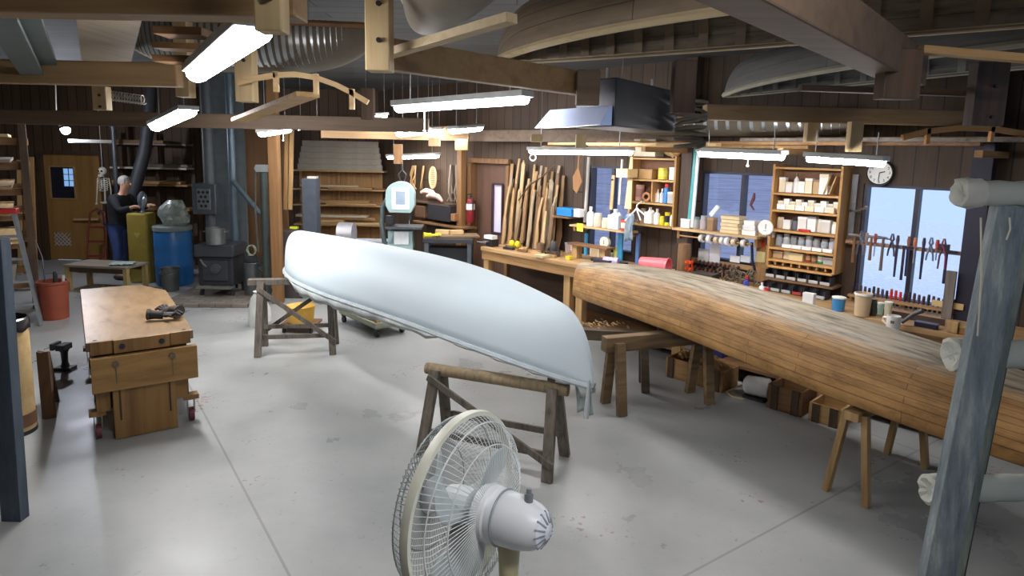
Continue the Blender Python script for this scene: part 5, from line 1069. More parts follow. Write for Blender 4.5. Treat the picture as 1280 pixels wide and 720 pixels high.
# ---- shelf units
def unit(name, label, s0, s1, zs, depth, div=(), mat=None):
    t = WT(name, label, 'shelf unit', (s0 + s1) / 2, 0, zs[0]); w = s1 - s0; H_ = zs[-1] - zs[0]; m = mat or wood((206, 160, 98), (160, 116, 62), 'x', 14.0); mz = wood((198, 150, 90), (150, 108, 58), 'z', 14.0)
    for sx in (-1, 1): g = G(); g.box((sx * (w / 2 - .011), -depth / 2, H_ / 2 + .01), (.022, depth, H_ + .03)); g.ob('side_panel', mz, t, smooth=False)
    for z in zs: g = G(); g.box((0, -depth / 2 - .004, z - zs[0] - .01), (w - .044, depth, .02)); g.ob('shelf', m, t, smooth=False)
    g = G(); g.box((0, -.008, H_ / 2), (w - .044, .01, H_)); g.ob('back_panel', plain((120, 84, 60), .7), t, smooth=False)
    for x, a, b in div: g = G(); g.box((x, -depth / 2, (a + b) / 2 - zs[0]), (.014, depth - .02, b - a - .02)); g.ob('divider', mz, t, smooth=False)
    return t
ZB = [1.14, 1.205, 1.325, 1.50, 1.695, 1.86, 2.11]
unit('parts_shelf', 'tall shelf unit of small boxes between the two main windows', 7.52, 8.17, ZB, .22, [(-.16, 1.14, 1.205), (0, 1.14, 1.205), (.16, 1.14, 1.205), (-.24, 1.14, 1.205), (-.08, 1.14, 1.205), (.08, 1.14, 1.205), (.24, 1.14, 1.205)])
def shelf_row(z, off, s0, s1, lst, fmt, d=.11):
    """lst of (kind, width weight, height, colour, colour2, noun); gaps have kind None"""
    tot = sum(x[1] for x in lst); s = s0; k_ = 0; cnt = {}
    for x in lst:
        w = (s1 - s0) * x[1] / tot
        if x[0]:
            desc = x[5]; cnt[desc] = cnt.get(desc, 0) + 1
            n_ = sum(1 for y in lst if y[0] and y[5] == desc)
            lab = ((ORD[cnt[desc] - 1] + ' ') if n_ > 1 else '') + desc + ' ' + fmt
            cat = desc.split()[-1]
            goods(x[0], lab, cat, sw(s + w / 2, off, z), w * .93, x[2] * (1.12 if 'box unit' in fmt else 1), min(d, max(w * .9, .05)), x[3], x[4])
        s += w
CR, WH, TN, GR, BK = (236, 222, 190), (242, 240, 234), (190, 156, 112), (170, 172, 172), (38, 36, 38)
a_, b_ = 7.555, 8.135
shelf_row(1.865, .115, a_, b_, [('box', 1, .13, CR, WH, 'white box'), ('box', 1, .09, WH, CR, 'white box'), ('bottle', .8, .17, WH, (120, 110, 100), 'white bottle'), ('box', 1, .1, WH, WH, 'white box'), ('box', 1.1, .13, CR, WH, 'white box'), ('box', .9, .12, TN, (150, 116, 80), 'tan block-like box'), ('box', 1.3, .17, WH, CR, 'tall pale box'), (None, .4, 0, 0, 0, ''), (None, 1.3, 0, 0, 0, '')], 'from the blue window on the top shelf of the box unit')
for i in range(2): g = G(); g.bar((0, 0, 0), (.05, .0, .17), .012, .09, up=(0, 1, 0)); w1('leaning_board', g, wd(TAN), ('inner', 'outer')[i] + ' small board leaning at the clock end of the top shelf', 'board', 7.99 + i * .05, .12, 1.868, smooth=False)
shelf_row(1.70, .115, a_, b_, [('box', 1, .07 + .02 * (i % 2), (CR, WH, (222, 206, 170))[i % 3], WH, 'little cream box') for i in range(10)], 'from the blue window on the second shelf of the box unit')
shelf_row(1.70, .19, a_ + .02, b_ - .02, [('box', 1, .05, (WH, CR)[i % 2], WH, 'low pale carton') for i in range(6)], 'in the front row of the second shelf down', d=.035)
shelf_row(1.505, .115, a_, b_, [('jar', 1, .1, (200, 180, 150), CR, 'cream jar'), ('box', 1.1, .08, WH, WH, 'white carton'), ('jar', 1, .1, (92, 92, 98), BK, 'charcoal jar'), ('box', 1.3, .12, (226, 222, 214), WH, 'white carton'), ('box', 1.2, .13, WH, GR, 'white carton'), ('jar', .7, .11, (220, 210, 190), WH, 'cream jar'), ('box', 1.2, .11, (214, 210, 202), WH, 'white carton'), ('jar', .9, .1, WH, CR, 'cream jar')], 'from the blue window on the third shelf of the box unit', d=.1)
w1('red_tray', G().box((0, 0, .012), (.11, .03, .024)), plain((196, 40, 34), .4), 'flat red tray on the front of the third shelf down', 'tray', 7.86, .2, 1.503, smooth=False, bevel=.003)
shelf_row(1.33, .115, a_, b_, [('jar', 1, .10 + .015 * (i % 3 == 1), ((150, 156, 160), (172, 172, 176), (138, 136, 134))[i % 3], GR, 'greyish glass jar') for i in range(8)], 'from the blue window on the fourth shelf of the box unit')
shelf_row(1.33, .195, a_ + .1, b_, [('box', 1, .035, WH, WH, 'flat white carton') for i in range(5)], 'along the front edge of the fourth shelf down', d=.03)
shelf_row(1.21, .115, a_, b_, [('box', 1.2, .06, TN, CR, 'tan carton'), ('box', .7, .08, CR, WH, 'cream block box'), ('box', 1.8, .065, (226, 204, 150), CR, 'long cream box'), ('can', .7, .07, (170, 60, 46), (214, 190, 160), 'red can'), ('can', .7, .06, (120, 96, 72), TN, 'brown can'), ('can', .8, .08, (64, 138, 84), WH, 'green can'), ('box', 1.2, .06, GR, WH, 'grey carton')], 'on the lowest full shelf of the box unit')
for i in range(8):
    if i in (0, 1, 3, 4, 5, 6): goods('can', '%s small dark cup in the row of pigeonholes below the boxes' % ORD[i if i < 2 else i - 1], 'cup', sw(7.565 + .078 * i, .12, 1.143), .045, .045, .045, ((70, 58, 54), (120, 110, 100))[i % 2], ((140, 130, 120), (70, 66, 62))[i % 2])
# two rows of open bins under the unit
for r_, (z, off) in enumerate(((1.02, .16), (.904, .26))):
    if r_ == 0: w1('bin_ledge', G().box((0, 0, -.01), (.66, .24, .02)), wd(BROWN, 'x'), 'narrow ledge carrying the upper row of dark bins', 'ledge', 7.85, .125, z - .002, smooth=False)
    for i in range(6): goods('bin', '%s dark open bin from the left in the %s bin row under the boxes' % (ORD[i], ('upper', 'lower')[r_]), 'bin', sw(7.57 + .105 * i, off, z), .095, .075, .13, (52, 50, 52), ((196, 194, 188), (168, 60, 56) if i == 3 else (180, 184, 186))[r_])
# wall plate, extinguisher-like red tag, clock
t = WT('wall_dial', 'white oval dial hung on the edge of the box shelf', 'dial', 7.50, .245, 1.51); g = G(); g.lathe([(.001, -.008), (.075, -.008), (.078, 0), (.07, .008), (.001, .006)], 28, axis=(0, -1, 0)); g.ob('face', WHITE, t); g = G(); g.box((.005, -.009, .012), (.012, .004, .05)).box((.0, -.009, -.03), (.03, .004, .006)); g.ob('pointer', plain((160, 160, 160), .5), t, smooth=False)
g = G(); g.box((0, -.02, .08), (.05, .04, .16)); t = WT('red_tag_holder', 'red and white tag holder on the board left of the oval dial', 'holder', 7.40, .02, 1.27); g.ob('back', wd(OAK), t, smooth=False); g = G(); g.box((0, -.045, .05), (.035, .012, .07)); g.ob('tag', plain((206, 44, 50), .4), t, smooth=False)
g = G(); g.box((0, -.02, .2), (.14, .025, .4)); w1('side_board', g, wd(OAK), 'upright tan board between the two-pane window and box shelf', 'board', 7.40, .02, .92, smooth=False)
g = G(); g.tube([(0, 0, 0), (-.03, -.02, .12), (-.05, -.02, .3)], .014, 8); w1('curved_iron', g, plain((52, 54, 72), .4, .4), 'dark curved bar standing at the right side of the two-pane window', 'bar', 7.36, .1, 1.03)
cs, cz = onw(1099, 216, .06); t = WT('wall_clock', 'round white wall clock with dark rim above the bright window', 'clock', cs, .02, cz)
g = G(); g.lathe([(.001, 0), (.112, 0), (.115, .02), (.108, .035), (.1, .03)], 36, axis=(0, -1, 0)); g.ob('rim', plain((58, 56, 52), .4), t); g = G(); g.lathe([(.101, .026), (.001, .026)], 36, axis=(0, -1, 0)); fc = g.ob('face', plain((232, 232, 226), .5, 0, .02), t)
for i in range(12):
    th = PI / 2 - 2 * PI * (i + 1) / 12; cu = bpy.data.curves.new('numeral', 'FONT'); cu.body = str(i + 1); cu.size = .034; cu.align_x = 'CENTER'; cu.align_y = 'CENTER'; cu.extrude = .001
    o0 = bpy.data.objects.new('numeral_curve', cu); COL.objects.link(o0); me = bpy.data.meshes.new_from_object(o0.evaluated_get(bpy.context.evaluated_depsgraph_get())); bpy.data.objects.remove(o0)
    o = bpy.data.objects.new('numeral', me); COL.objects.link(o); o.parent = fc; o.location = (.08 * math.cos(th), -.028, .08 * math.sin(th)); o.rotation_euler = (PI / 2, 0, 0); me.materials.append(BLACK)
for a_h, l_, w_ in ((PI / 2 - 2 * PI * (14.5 % 12) / 12, .045, .009), (PI / 2 - 2 * PI * 30.7 / 60, .07, .006)): g = G(); g.bar((0, -.031, 0), (l_ * math.cos(a_h), -.031, l_ * math.sin(a_h)), w_, .003, up=(0, 1, 0)); g.ob('clock_hand', BLACK, t, smooth=False)
# hanging lamp bracket / strips beside the box unit
g = G(); g.box((0, 0, 0), (.05, .03, .62)); 
for k_ in range(6): g.box((0, -.02, -.26 + k_ * .1), (.03, .012, .02))
w1('slotted_rail', g, plain((120, 120, 122), .4, .5), 'grey slotted rail upright at the clock side of the box shelf', 'rail', 8.215, .03, 1.75, smooth=False)
g = G(); g.tube([(0, 0, 0), (.02, -.06, .03), (.08, -.14, .01), (.2, -.2, .06)], .009, 6).ball((.2, -.2, .06), .02, 8); w1('swing_arm', g, STEEL, 'thin swing arm sticking out beside the box shelf', 'arm', 8.2, .05, 1.72)
g = G(); g.tube([(0, -.02, 0), (.01, -.05, -.05), (-.02, -.04, -.12), (.015, -.03, -.17)], [.012, .018, .014, .008], 8); w1('hanging_rag', g, plain((110, 62, 66), .8), 'small dark red rag hanging in the two-pane window', 'rag', 7.28, .06, 1.83)
# small unit left of the two-pane window
ZA = [1.40, 1.655, 1.92, 2.165]
unit('supply_shelf', 'small shelf unit of bottles left of the tall dark post', 5.80, 6.42, ZA, .2, [(.0, 1.655, 1.92)], wood((196, 160, 104), (150, 116, 70), 'x', 14.0))
shelf_row(1.405, .1, 5.83, 6.39, [('can', 1, .15, (112, 98, 86), (90, 78, 70), 'tall brown can'), ('can', .9, .17, (126, 108, 92), (96, 84, 74), 'tall brown can'), ('jug', 1.3, .19, WH, WH, 'white spray jug'), ('bottle', 1, .18, (238, 236, 230), WH, 'white bottle'), ('can', .8, .1, (222, 206, 40), (240, 220, 60), 'yellow tin'), ('can', .8, .15, (226, 208, 50), BK, 'taller yellow tin'), ('bottle', .9, .17, WH, CR, 'white bottle')], 'on the bottom shelf of the small unit')
shelf_row(1.66, .1, 5.83, 6.39, [('can', 1.3, .19, (172, 132, 120), (140, 100, 90), 'pinkish tin'), ('roll', 1.4, .15, (158, 108, 70), (110, 76, 50), 'brown roll'), (None, .5, 0, 0, 0, ''), ('bottle', .7, .15, (236, 228, 220), (214, 170, 160), 'white squeeze bottle'), ('bottle', .6, .16, (206, 216, 230), WH, 'pale blue bottle'), ('spray', .8, .22, (60, 128, 190), (206, 54, 60), 'blue can with red cap'), ('box', 1.2, .13, (170, 176, 172), WH, 'grey carton')], 'on the middle shelf of the small unit', d=.08)
shelf_row(1.925, .1, 5.83, 6.39, [('box', 2, .11, (170, 132, 84), (150, 116, 72), 'long brown carton'), (None, .2, 0, 0, 0, ''), ('can', .9, .13, (214, 196, 60), (224, 210, 96), 'yellow labelled can'), (None, .3, 0, 0, 0, ''), ('box', .7, .14, (226, 226, 222), WH, 'slim white carton')], 'on the upper shelf of the small unit', d=.16)
g = G(); g.box((0, 0, .05), (.16, .2, .1)); w1('pale_carton', g, wood((232, 210, 160), (206, 178, 124), 'x', 10.0), 'pale carton jutting out of the upper shelf of the small unit', 'carton', 5.84, .31, 1.935, .0, smooth=False, bevel=.003)
g = G(); g.ball((0, 0, .07), .09, 12, (1.4, .8, .75)); w1('wood_scraps', g, wd(TAN), 'bundle of scraps heaped on top of the small shelf unit', 'bundle', 6.31, .1, 2.18)
g = G(); g.box((0, 0, .1), (.3, .18, .2)); w1('top_box', g, plain((198, 190, 168), .6), 'pale box sitting on top of the small shelf unit', 'box', 5.98, .1, 2.18, smooth=False, bevel=.004)
ss, _ = onw(853, 270, .25); g = G(); g.box((0, 0, 1.17), (.13, .12, 2.34)); w1('wall_post', g, wd(UMBER), 'tall dark timber post between small shelf unit and two-pane window', 'post', 6.52, .1, BZ + .004, smooth=False)
for i, (x, c) in enumerate(((6.595, (64, 168, 170)), (6.635, (222, 232, 236)))): g = G(); g.bar((0, 0, 0), (.01, .03, .92), .035, .02, up=(0, 1, 0)); w1('plastic_strip', g, plain(c, .4), ('teal', 'white')[i] + ' plastic strip leaning beside the two-pane window', 'strip', x, .16, 1.42, smooth=False)
# ledge across the two-pane window with cartons, tape rolls beneath
zl = onw(905, 291, .2)[1]; t = WT('window_ledge', 'plank ledge across the two-pane window piled with cartons', 'ledge', 6.93, .0, zl); g = G(); g.box((0, -.13, -.012), (.98, .24, .024)); g.ob('plank', wd(PINE, 'x'), t, smooth=False)
for x in (-.45, .45): g = G(); g.box((x, -.1, -.07), (.03, .16, .1)); g.ob('bracket', wd(OAK), t, smooth=False)
def on_ledge(kind, label, cat, px0, px1, zoff, h, c, c2=WH, off=.13, d=.1, dr=0.0):
    s0, s1 = onw(px0, 285, off)[0], onw(px1, 285, off)[0]; return goods(kind, label, cat, sw((s0 + s1) / 2, off, zl + .002 + zoff), (s1 - s0) * .94, h, d, c, c2, WR + dr)
on_ledge('box', 'white carton at the post end of the window ledge', 'box', 853, 865, 0, .1, (222, 218, 220), WH)
on_ledge('jar', 'grey jar beside the white carton on the window ledge', 'jar', 866, 874, 0, .13, (168, 166, 162), (120, 150, 140))
on_ledge('jar', 'mauve-grey jar on the window ledge', 'jar', 875, 884, 0, .15, (178, 164, 168), GR)
on_ledge('box', 'narrow brown carton on the window ledge', 'box', 886, 894, 0, .14, (150, 118, 82), (170, 140, 100))
g = G(); g.box((0, 0, .05), (.05, .035, .14), rot=Euler((0, R(38), 0)).to_matrix()); w1('white_tube', g, plain((226, 236, 240), .4), 'tilted white tube on the brown carton in the window', 'tube', onw(893, 270, .13)[0], .13, zl + .165, smooth=False, bevel=.006)
for i in range(5): on_ledge('box', '%s carton of the cream stack on the window ledge' % ('lowest', 'second lowest', 'middle', 'fourth', 'topmost')[i], 'box', 904 + (i % 2), 929 - (i % 3), i * .036, .034, ((228, 206, 160), (236, 218, 178))[i % 2], (212, 184, 136), d=.16)
for i in range(3): on_ledge('box', '%s carton in the white stack beside the window mullion' % ('lowest', 'middle', 'upper')[i], 'box', 931 + i, 949 - i, i * .05, .048, ((240, 238, 232), (226, 226, 226))[i % 2], WH, d=.14)
on_ledge('box', 'dark-edged tan carton near the right end of the window ledge', 'box', 951, 962, 0, .06, (204, 176, 120), (110, 92, 70)); on_ledge('box', 'tiny white carton at the right end of the window ledge', 'box', 963, 969, 0, .07, WH, WH)
g = G(); g.cyl((-.42, 0, 0), (.42, 0, 0), .008, n=8); w1('dowel', g, wd(TAN, 'x'), 'thin dowel under the window ledge holding tape rolls', 'dowel', 6.93, .2, zl - .085)
for i, px in enumerate((878, 888, 897, 904, 911, 919, 931)):
    s = onw(px, 298, .2)[0]; r = .045 + .008 * (i % 3 == 1); t = WT('tape_roll', '%s roll of tape from the post on the dowel below the ledge' % ORD[i], 'tape roll', s, .2, zl - .085); g = G(); c = ((206, 206, 200), (222, 222, 226), (196, 182, 150))[i % 3]
    g.lathe([(.02, -.02), (r, -.02), (r, .02), (.02, .02), (.02, -.02)], 20, axis=(1, -.25, 0)); g.ob('tape', plain(c, .4), t); g = G(); g.lathe([(.014, -.021), (.022, -.021), (.022, .021), (.014, .021), (.014, -.021)], 16, axis=(1, -.25, 0)); g.ob('core', plain((120, 104, 84), .6), t)
# stump, papers, clamps in front of the two-pane window
s, off = bz(858, 330); g = G(); g.lathe([(.001, 0), (.075, 0), (.07, .1), (.072, .25), (.066, .34), (.001, .345)], 14); w1('log_stump', g, wood((150, 116, 80), (96, 70, 46), 'z', 18.0), 'brown upright log piece standing on the bench below the post', 'log', onw(860, 300, .18)[0], .24, BZ + .003)
for i, (x0, x1, h, c) in enumerate(((872, 885, .15, (190, 188, 186)), (886, 899, .19, (214, 210, 216)), (912, 924, .07, (238, 236, 236)), (925, 937, .07, (232, 234, 240)), (944, 956, .11, (216, 200, 140)))):
    s0, s1 = onw(x0, 325, .07)[0], onw(x1, 325, .07)[0]; z0 = onw((x0 + x1) / 2, 328, .07)[1]; g = G(); g.box((0, 0, h / 2), (s1 - s0, .008, h)); w1('paper_card', g, plain(c, .6), ('grey card propped in the lower left of the two-pane window', 'lilac-white card propped beside the grey card', 'left of two small white cards over the hanging clamps', 'right of two small white cards over the hanging clamps', 'yellowish card near the dark curved bar')[i], 'card', (s0 + s1) / 2, .06, z0, smooth=False)
g = G(); g.box((0, 0, 0), (.94, .03, .05)); zr = onw(920, 333, .06)[1]; w1('clamp_rail', g, wd(OAK, 'x'), 'wooden rail of hanging clamps below the two-pane window', 'rail', 7.03, .04, zr, smooth=False)
def clamp(label, s, off, z, h, c, c2, dr=0.0):
    t = WT('bar_clamp', label, 'clamp', s, off, z, None, dr); g = G(); g.box((0, 0, -h / 2), (.012, .008, h)); g.ob('bar', plain(c, .4, .4), t, smooth=False)
    g = G(); g.box((.0, -.02, -.02), (.02, .06, .025)); g.ob('jaw', plain(c2, .45), t, smooth=False); g = G(); g.box((0, -.02, -h * .62), (.02, .06, .03)); g.ob('jaw', plain(c2, .45), t, smooth=False); g = G(); g.cyl((0, -.05, -h * .62), (0, -.05, -h * .98), .01, n=8); g.ob('handle', wd(BROWN), t); return t
for i in range(11):
    s = 6.66 + i * .05; c2 = (84, 62, 56) if i % 4 else (120, 70, 52); clamp('%s dark bar clamp from the log piece on the clamp rail' % ORD[i], s, .075, zr + .015, .13 + .015 * (i % 3), (74, 70, 70), c2)
for i in range(2): clamp(('left', 'right')[i] + ' of two orange spring clamps beside the log piece', onw(860 + 5 * i, 330, .36)[0], .36, onw(862, 325, .36)[1], .15, (214, 74, 36), (226, 84, 40))
g = G(); rr = random.Random(2)
for k_ in range(22):
    c = V((rr.uniform(-.2, .2), rr.uniform(-.04, .04), rr.uniform(.02, .13))); r = rr.uniform(.025, .05); ax_ = Euler((rr.random() * 3, rr.random() * 3, 0)).to_matrix(); g.tube([c + ax_ @ V((r * math.cos(i * PI / 6), r * math.sin(i * PI / 6), 0)) for i in range(12)], .007, 5, closed=True)
w1('chain_heap', g, plain((120, 110, 92), .5, .4), 'tangled heap of chain and rope below the white cards', 'chain', 7.24, .24, BZ + .01)
# things on the bench in front of the two-pane window and the shelf unit
bench_item('bottle', 'dark blue bottle with red cap behind the brown canoe', 'bottle', 928, 936, 366, 345, (44, 50, 150), (210, 40, 44))
bench_item('can', 'red tin beside the white glue bottle behind the canoe', 'can', 954, 961, 371, 360, (190, 50, 50), (210, 60, 60)); bench_item('bottle', 'white glue bottle behind the brown canoe', 'bottle', 948, 955, 369, 353, (240, 238, 234), (236, 232, 226))
bench_item('box', 'low green carton beside the white glue bottle', 'box', 940, 949, 367, 361, (70, 150, 120), (70, 150, 120)); bench_item('box', 'dark carton below the orange clamps', 'box', 866, 896, 350, 341, (56, 48, 46), (70, 60, 56), d=.16)
for i, x in enumerate((1000, 1008)): bench_item('box', ('left', 'right')[i] + ' of the pair of white cartons before the dark bins', 'box', x, x + 8.5, 383, 367, (240, 236, 228), WH, hmax=.14)
bench_item('tub', 'white tub with blue band below the box shelf', 'tub', 1039, 1056, 388, 371, (66, 140, 196), (236, 236, 228), hmax=.16)
bench_item('pail', 'tan plastic pail with white rim on the bench', 'pail', 1065, 1086, 395, 367, (206, 178, 140), (236, 230, 222), hmax=.24)
bench_item('jar', 'dark jar just right of the tan pail', 'jar', 1087, 1095, 394, 374, (58, 66, 60), (80, 84, 78), hmax=.16); bench_item('tub', 'pale green cup standing behind the mug', 'cup', 1096, 1105, 393, 378, (170, 196, 178), (222, 226, 214), hmax=.14); bench_item('tub', 'cream cup between pale green cup and mug', 'cup', 1104, 1114, 398, 377, (214, 206, 176), (236, 232, 216), hmax=.16)
p, w, h = place(1108, 1124, 411, 390, BZ + .003); t = T('mug', 'white mug with brown emblem on the bench below the bright window', 'mug', p, WR); r = .048
g = G(); g.lathe([(.001, 0), (r * .9, 0), (r, .02), (r, .105), (r * .92, .105), (r * .88, .012), (.001, .012)], 24); g.ob('body', plain((226, 222, 214), .3, 0, .02), t); g = G(); g.tube([(-r * .95, 0, .085), (-r * 1.5, 0, .078), (-r * 1.6, 0, .05), (-r * .98, 0, .028)], .008, 8); g.ob('handle', plain((226, 222, 214), .3, 0, .02), t); g = G(); g.box((0.005, -r - .0005, .062), (.026, .002, .022)); g.ob('emblem', plain((110, 96, 90), .5), t, smooth=False)
bench_item('block', 'upright wood block near the rack end of the bench', 'block', 1181, 1193, 418, 404, TN, hmax=.12); bench_item('box', 'flat dark sharpening case beside the wood block', 'box', 1140, 1166, 412, 406, (50, 44, 62), (64, 56, 78), hmax=.04, d=.07)
bench_item('box', 'small brown box right of the upright wood block', 'box', 1196, 1204, 420, 410, (150, 110, 64), TN, hmax=.1)
g = G(); g.tube([(0, 0, 0), (.08, -.02, .09), (.14, -.03, .13)], [.014, .016, .02], 8); w1('paint_brush', g, plain((84, 80, 80), .5), 'dark-handled brush leaning beside the mug', 'brush', bz(1122, 405)[0] + .03, max(.12, bz(1122, 405)[1]), BZ + .02)
# tool rack across the bright window
s0, z0 = onw(1064, 297, .1); s1, z1 = onw(1203, 324, .1); zr2 = (z0 + z1) / 2
t = WT('tool_rack', 'slotted wooden tool rail across the bright window', 'rack', (s0 + s1) / 2, .0, zr2); g = G(); g.box((0, -.07, 0), (s1 - s0 + .1, .05, .03)); g.ob('rail', wood((190, 150, 120), (130, 96, 76), 'x', 24.0), t, smooth=False)
for x in (-(s1 - s0) / 2 - .02, (s1 - s0) / 2 + .02): g = G(); g.box((x, -.025, 0), (.03, .05, .06)); g.ob('bracket', wd(OAK), t, smooth=False)
def tool(kind, label, px, l, c, c2=None, up_=.05, dr=0.0):
    s = onw(px, 310, .1)[0]; t = WT(kind, label, kind.replace('_', ' '), s, .118, zr2 + .016, None, dr); m, m2 = plain(c, .4, .3), plain(c2 or (120, 84, 54), .5)
    if kind == 'hammer':
        g = G(); g.tube([(0, 0, .05), (0, 0, -l)], [.011, .014], 8); g.ob('handle', m2, t); g = G(); g.tube([(-.05, 0, .055), (-.01, 0, .055), (.02, 0, .055), (.055, 0, .045)], [.016, .012, .012, .005], 8); g.ob('head', m, t)
    elif kind in ('pliers', 'pincers'):
        for sg in (-1, 1): g = G(); g.tube([(sg * .004, sg * .003, .1), (sg * .012, sg * .003, .05), (-sg * .006, sg * .003, .02), (-sg * .022, 0, -.05), (-sg * .026, 0, -l)], [.005, .009, .009, .008, .007], 6); g.ob('lever', m if sg < 0 else m2, t)
    elif kind == 'square':
        g = G(); g.box((0, 0, -l / 2), (.022, .003, l)).box((.03, 0, -.005), (.09, .012, .022)); g.ob('blade', m, t, smooth=False)
    elif kind == 'file':
        g = G(); g.bar((0, 0, .0), (0, 0, -l), .024, .006, up=(0, 1, 0), w2=.016); g.ob('blade', m, t, smooth=False); g = G(); g.tube([(0, 0, 0), (0, 0, .05), (0, 0, .09)], [.01, .015, .01], 8); g.ob('handle', m2, t)
    else:
        g = G(); g.tube([(0, 0, .0), (0, 0, -l)], [.006, .005], 6); g.ob('shaft', m, t); g = G(); g.tube([(0, 0, 0), (0, 0, .04), (0, 0, .085)], [.01, .016, .012], 8); g.ob('handle', m2, t)
    return t
DK = (46, 44, 70)
tl = [('hammer', 1068, .2, (120, 116, 116), None), ('pliers', 1076, .12, (120, 120, 126), (90, 90, 96)), ('screwdriver', 1083, .1, (150, 150, 156), (150, 120, 92)), ('hammer', 1089, .16, (110, 108, 110), None), ('screwdriver', 1094, .12, (150, 150, 160), (150, 60, 48)), ('hammer', 1104, .24, (96, 92, 98), (110, 90, 80)), ('pliers', 1115, .1, (90, 90, 100), DK), ('file', 1122, .28, DK, (70, 60, 80)), ('square', 1131, .3, DK, None), ('file', 1136, .26, DK, (140, 90, 70)), ('screwdriver', 1144, .14, (150, 150, 170), (196, 120, 80)), ('file', 1155, .27, DK, (60, 56, 80)), ('pliers', 1164, .1, (120, 130, 150), (110, 120, 140)), ('screwdriver', 1172, .09, (130, 130, 140), (186, 70, 60)), ('pliers', 1180, .16, (150, 80, 110), (90, 60, 80)), ('square', 1185, .28, DK, None)]
cnt = {}; tot = {}
for k_, *_r in tl: tot[k_] = tot.get(k_, 0) + 1
for k_, px, l, c, c2 in tl:
    cnt[k_] = cnt.get(k_, 0) + 1; tool(k_, '%s %s from the clock side on the rail across the bright window' % (ORD[cnt[k_] - 1], k_), px, l, c, c2)
w1('black_case', G().box((0, 0, .025), (.09, .05, .05)), BLACK, 'small black case lying on the tool rail', 'case', onw(1180, 300, .1)[0], .1, zr2 + .017, smooth=False, bevel=.003)
g = G(); g.box((0, 0, .2), (.07, .04, .4)); w1('tall_stake', g, wd(GREYW), 'grey wooden stake standing on the bench at the right window edge', 'stake', onw(1187, 370, .18)[0], .2, BZ + .004, smooth=False)
# lower chisel rack
s0, z0 = onw(1070, 364, .14); s1, z1 = onw(1168, 386, .14); zc = (z0 + z1) / 2 - .01
t = WT('chisel_rack', 'low ledge of chisels along the foot of the bright window', 'rack', (s0 + s1) / 2 + .06, .0, zc); w_ = s1 - s0 + .24; g = G(); g.box((0, -.12, -.01), (w_, .1, .02)); g.ob('ledge', wd(OAK, 'x'), t, smooth=False)
for x in (-w_ / 2 + .02, 0, w_ / 2 - .02): g = G(); g.box((x, -.09, -.035), (.02, .1, .028)); g.ob('bracket', wd(OAK), t, smooth=False)
n_c = 24
for i in range(n_c):
    s = s0 - .04 + (s1 - s0 + .2) * i / (n_c - 1); red = i in (9, 10, 11); h = .075 + .02 * ((i * 7) % 4) / 3; c = (206, 44, 40) if red else ((66, 44, 40), (50, 46, 60), (92, 60, 44), (78, 74, 84))[i % 4]
    nm_ = ('%s of three red chisel handles on the low ledge' % ('first', 'second', 'third')[i - 9]) if red else '%s dark chisel handle from the clock side on the low ledge' % ORD[i if i < 9 else i - 3]
    t = WT('chisel', nm_, 'chisel', s, .115, zc + .002); g = G(); g.tube([(0, 0, .0), (0, 0, .02), (0, 0, h * .6), (0, 0, h)], [.007, .011, .013, .010], 8); g.ob('handle', plain(c, .45), t); g = G(); g.bar((0, 0, -.023), (0, 0, -.10), .012, .003, up=(0, 1, 0)); g.ob('blade', STEEL, t, smooth=False)
for i in range(2): g = G(); g.box((0, 0, .025), (.1, .008, .05)); w1('label_block', g, wood((222, 196, 140), (190, 158, 104), 'x', 10.0), ('left', 'right')[i] + ' pale label board below the chisel ledge', 'board', onw(1172 + 22 * i, 396, .17)[0], .18, BZ + .09, smooth=False)
g = G(); g.bar((-.3, 0, 0), (.3, 0, 0), .006, .05); w1('long_knife', g, plain((70, 54, 48), .5), 'long dark strip made as the bench edge shadow before the mug', 'shade strip', bz(1100, 413)[0], .5, BZ + .03, smooth=False)  # dark bar standing in for the shadow along the bench's front edge
# ================================================================== PADDLE WALL, HANGING THINGS, UNDER THE BENCH
rr = random.Random(21)
pc = [((176, 140, 96), (132, 98, 62)), ((150, 116, 78), (108, 80, 52)), ((192, 160, 114), (150, 114, 74)), ((128, 98, 68), (92, 68, 46)), ((166, 150, 124), (124, 108, 86)), ((206, 180, 136), (166, 134, 92))]
def pattern(i, s, l, w_, off0, dx, lab, nm='wood_pattern'):
    g = G(); k_ = i % 5
    if k_ == 0: pts = [(-w_ / 2, 0), (w_ / 2, 0), (w_ * .4, l), (-w_ * .4, l)]
    elif k_ == 1: pts = [(-w_ * .7, 0), (w_ * .2, 0), (w_ * .6, l * .3), (w_ * .3, l * .7), (w_ * .6, l), (0, l), (-w_ * .3, l * .65), (-w_ * .1, l * .3)]
    elif k_ == 2: pts = [(-w_ * .3, 0), (w_ * .3, 0), (w_ * .9, l * .2), (w_ * .5, l * .45), (w_ * .3, l), (-w_ * .3, l), (-w_ * .5, l * .45)]
    elif k_ == 3: pts = [(-w_ / 2, 0), (w_ / 2, 0), (w_ * .55, l * .95), (0, l), (-w_ * .55, l * .95)]
    else: pts = [(-w_ * .2, 0), (w_ * .5, 0), (w_ * .8, l * .15), (w_ * .7, l * .3), (w_ * .2, l * .5), (w_ * .4, l * .8), (w_ * .9, l), (w_ * .2, l), (-w_ * .3, l * .75), (-w_ * .4, l * .4)]
    yv = V((dx, .09, l)).normalized(); g.prism(pts, (0, 0, 0), V((1, 0, 0)), yv, .014)
    w1(nm, g, wd(pc[(i * 5 + i // 6) % 6], 'z', 16.0), lab, 'pattern strip', s, off0, BZ + .006, smooth=False)
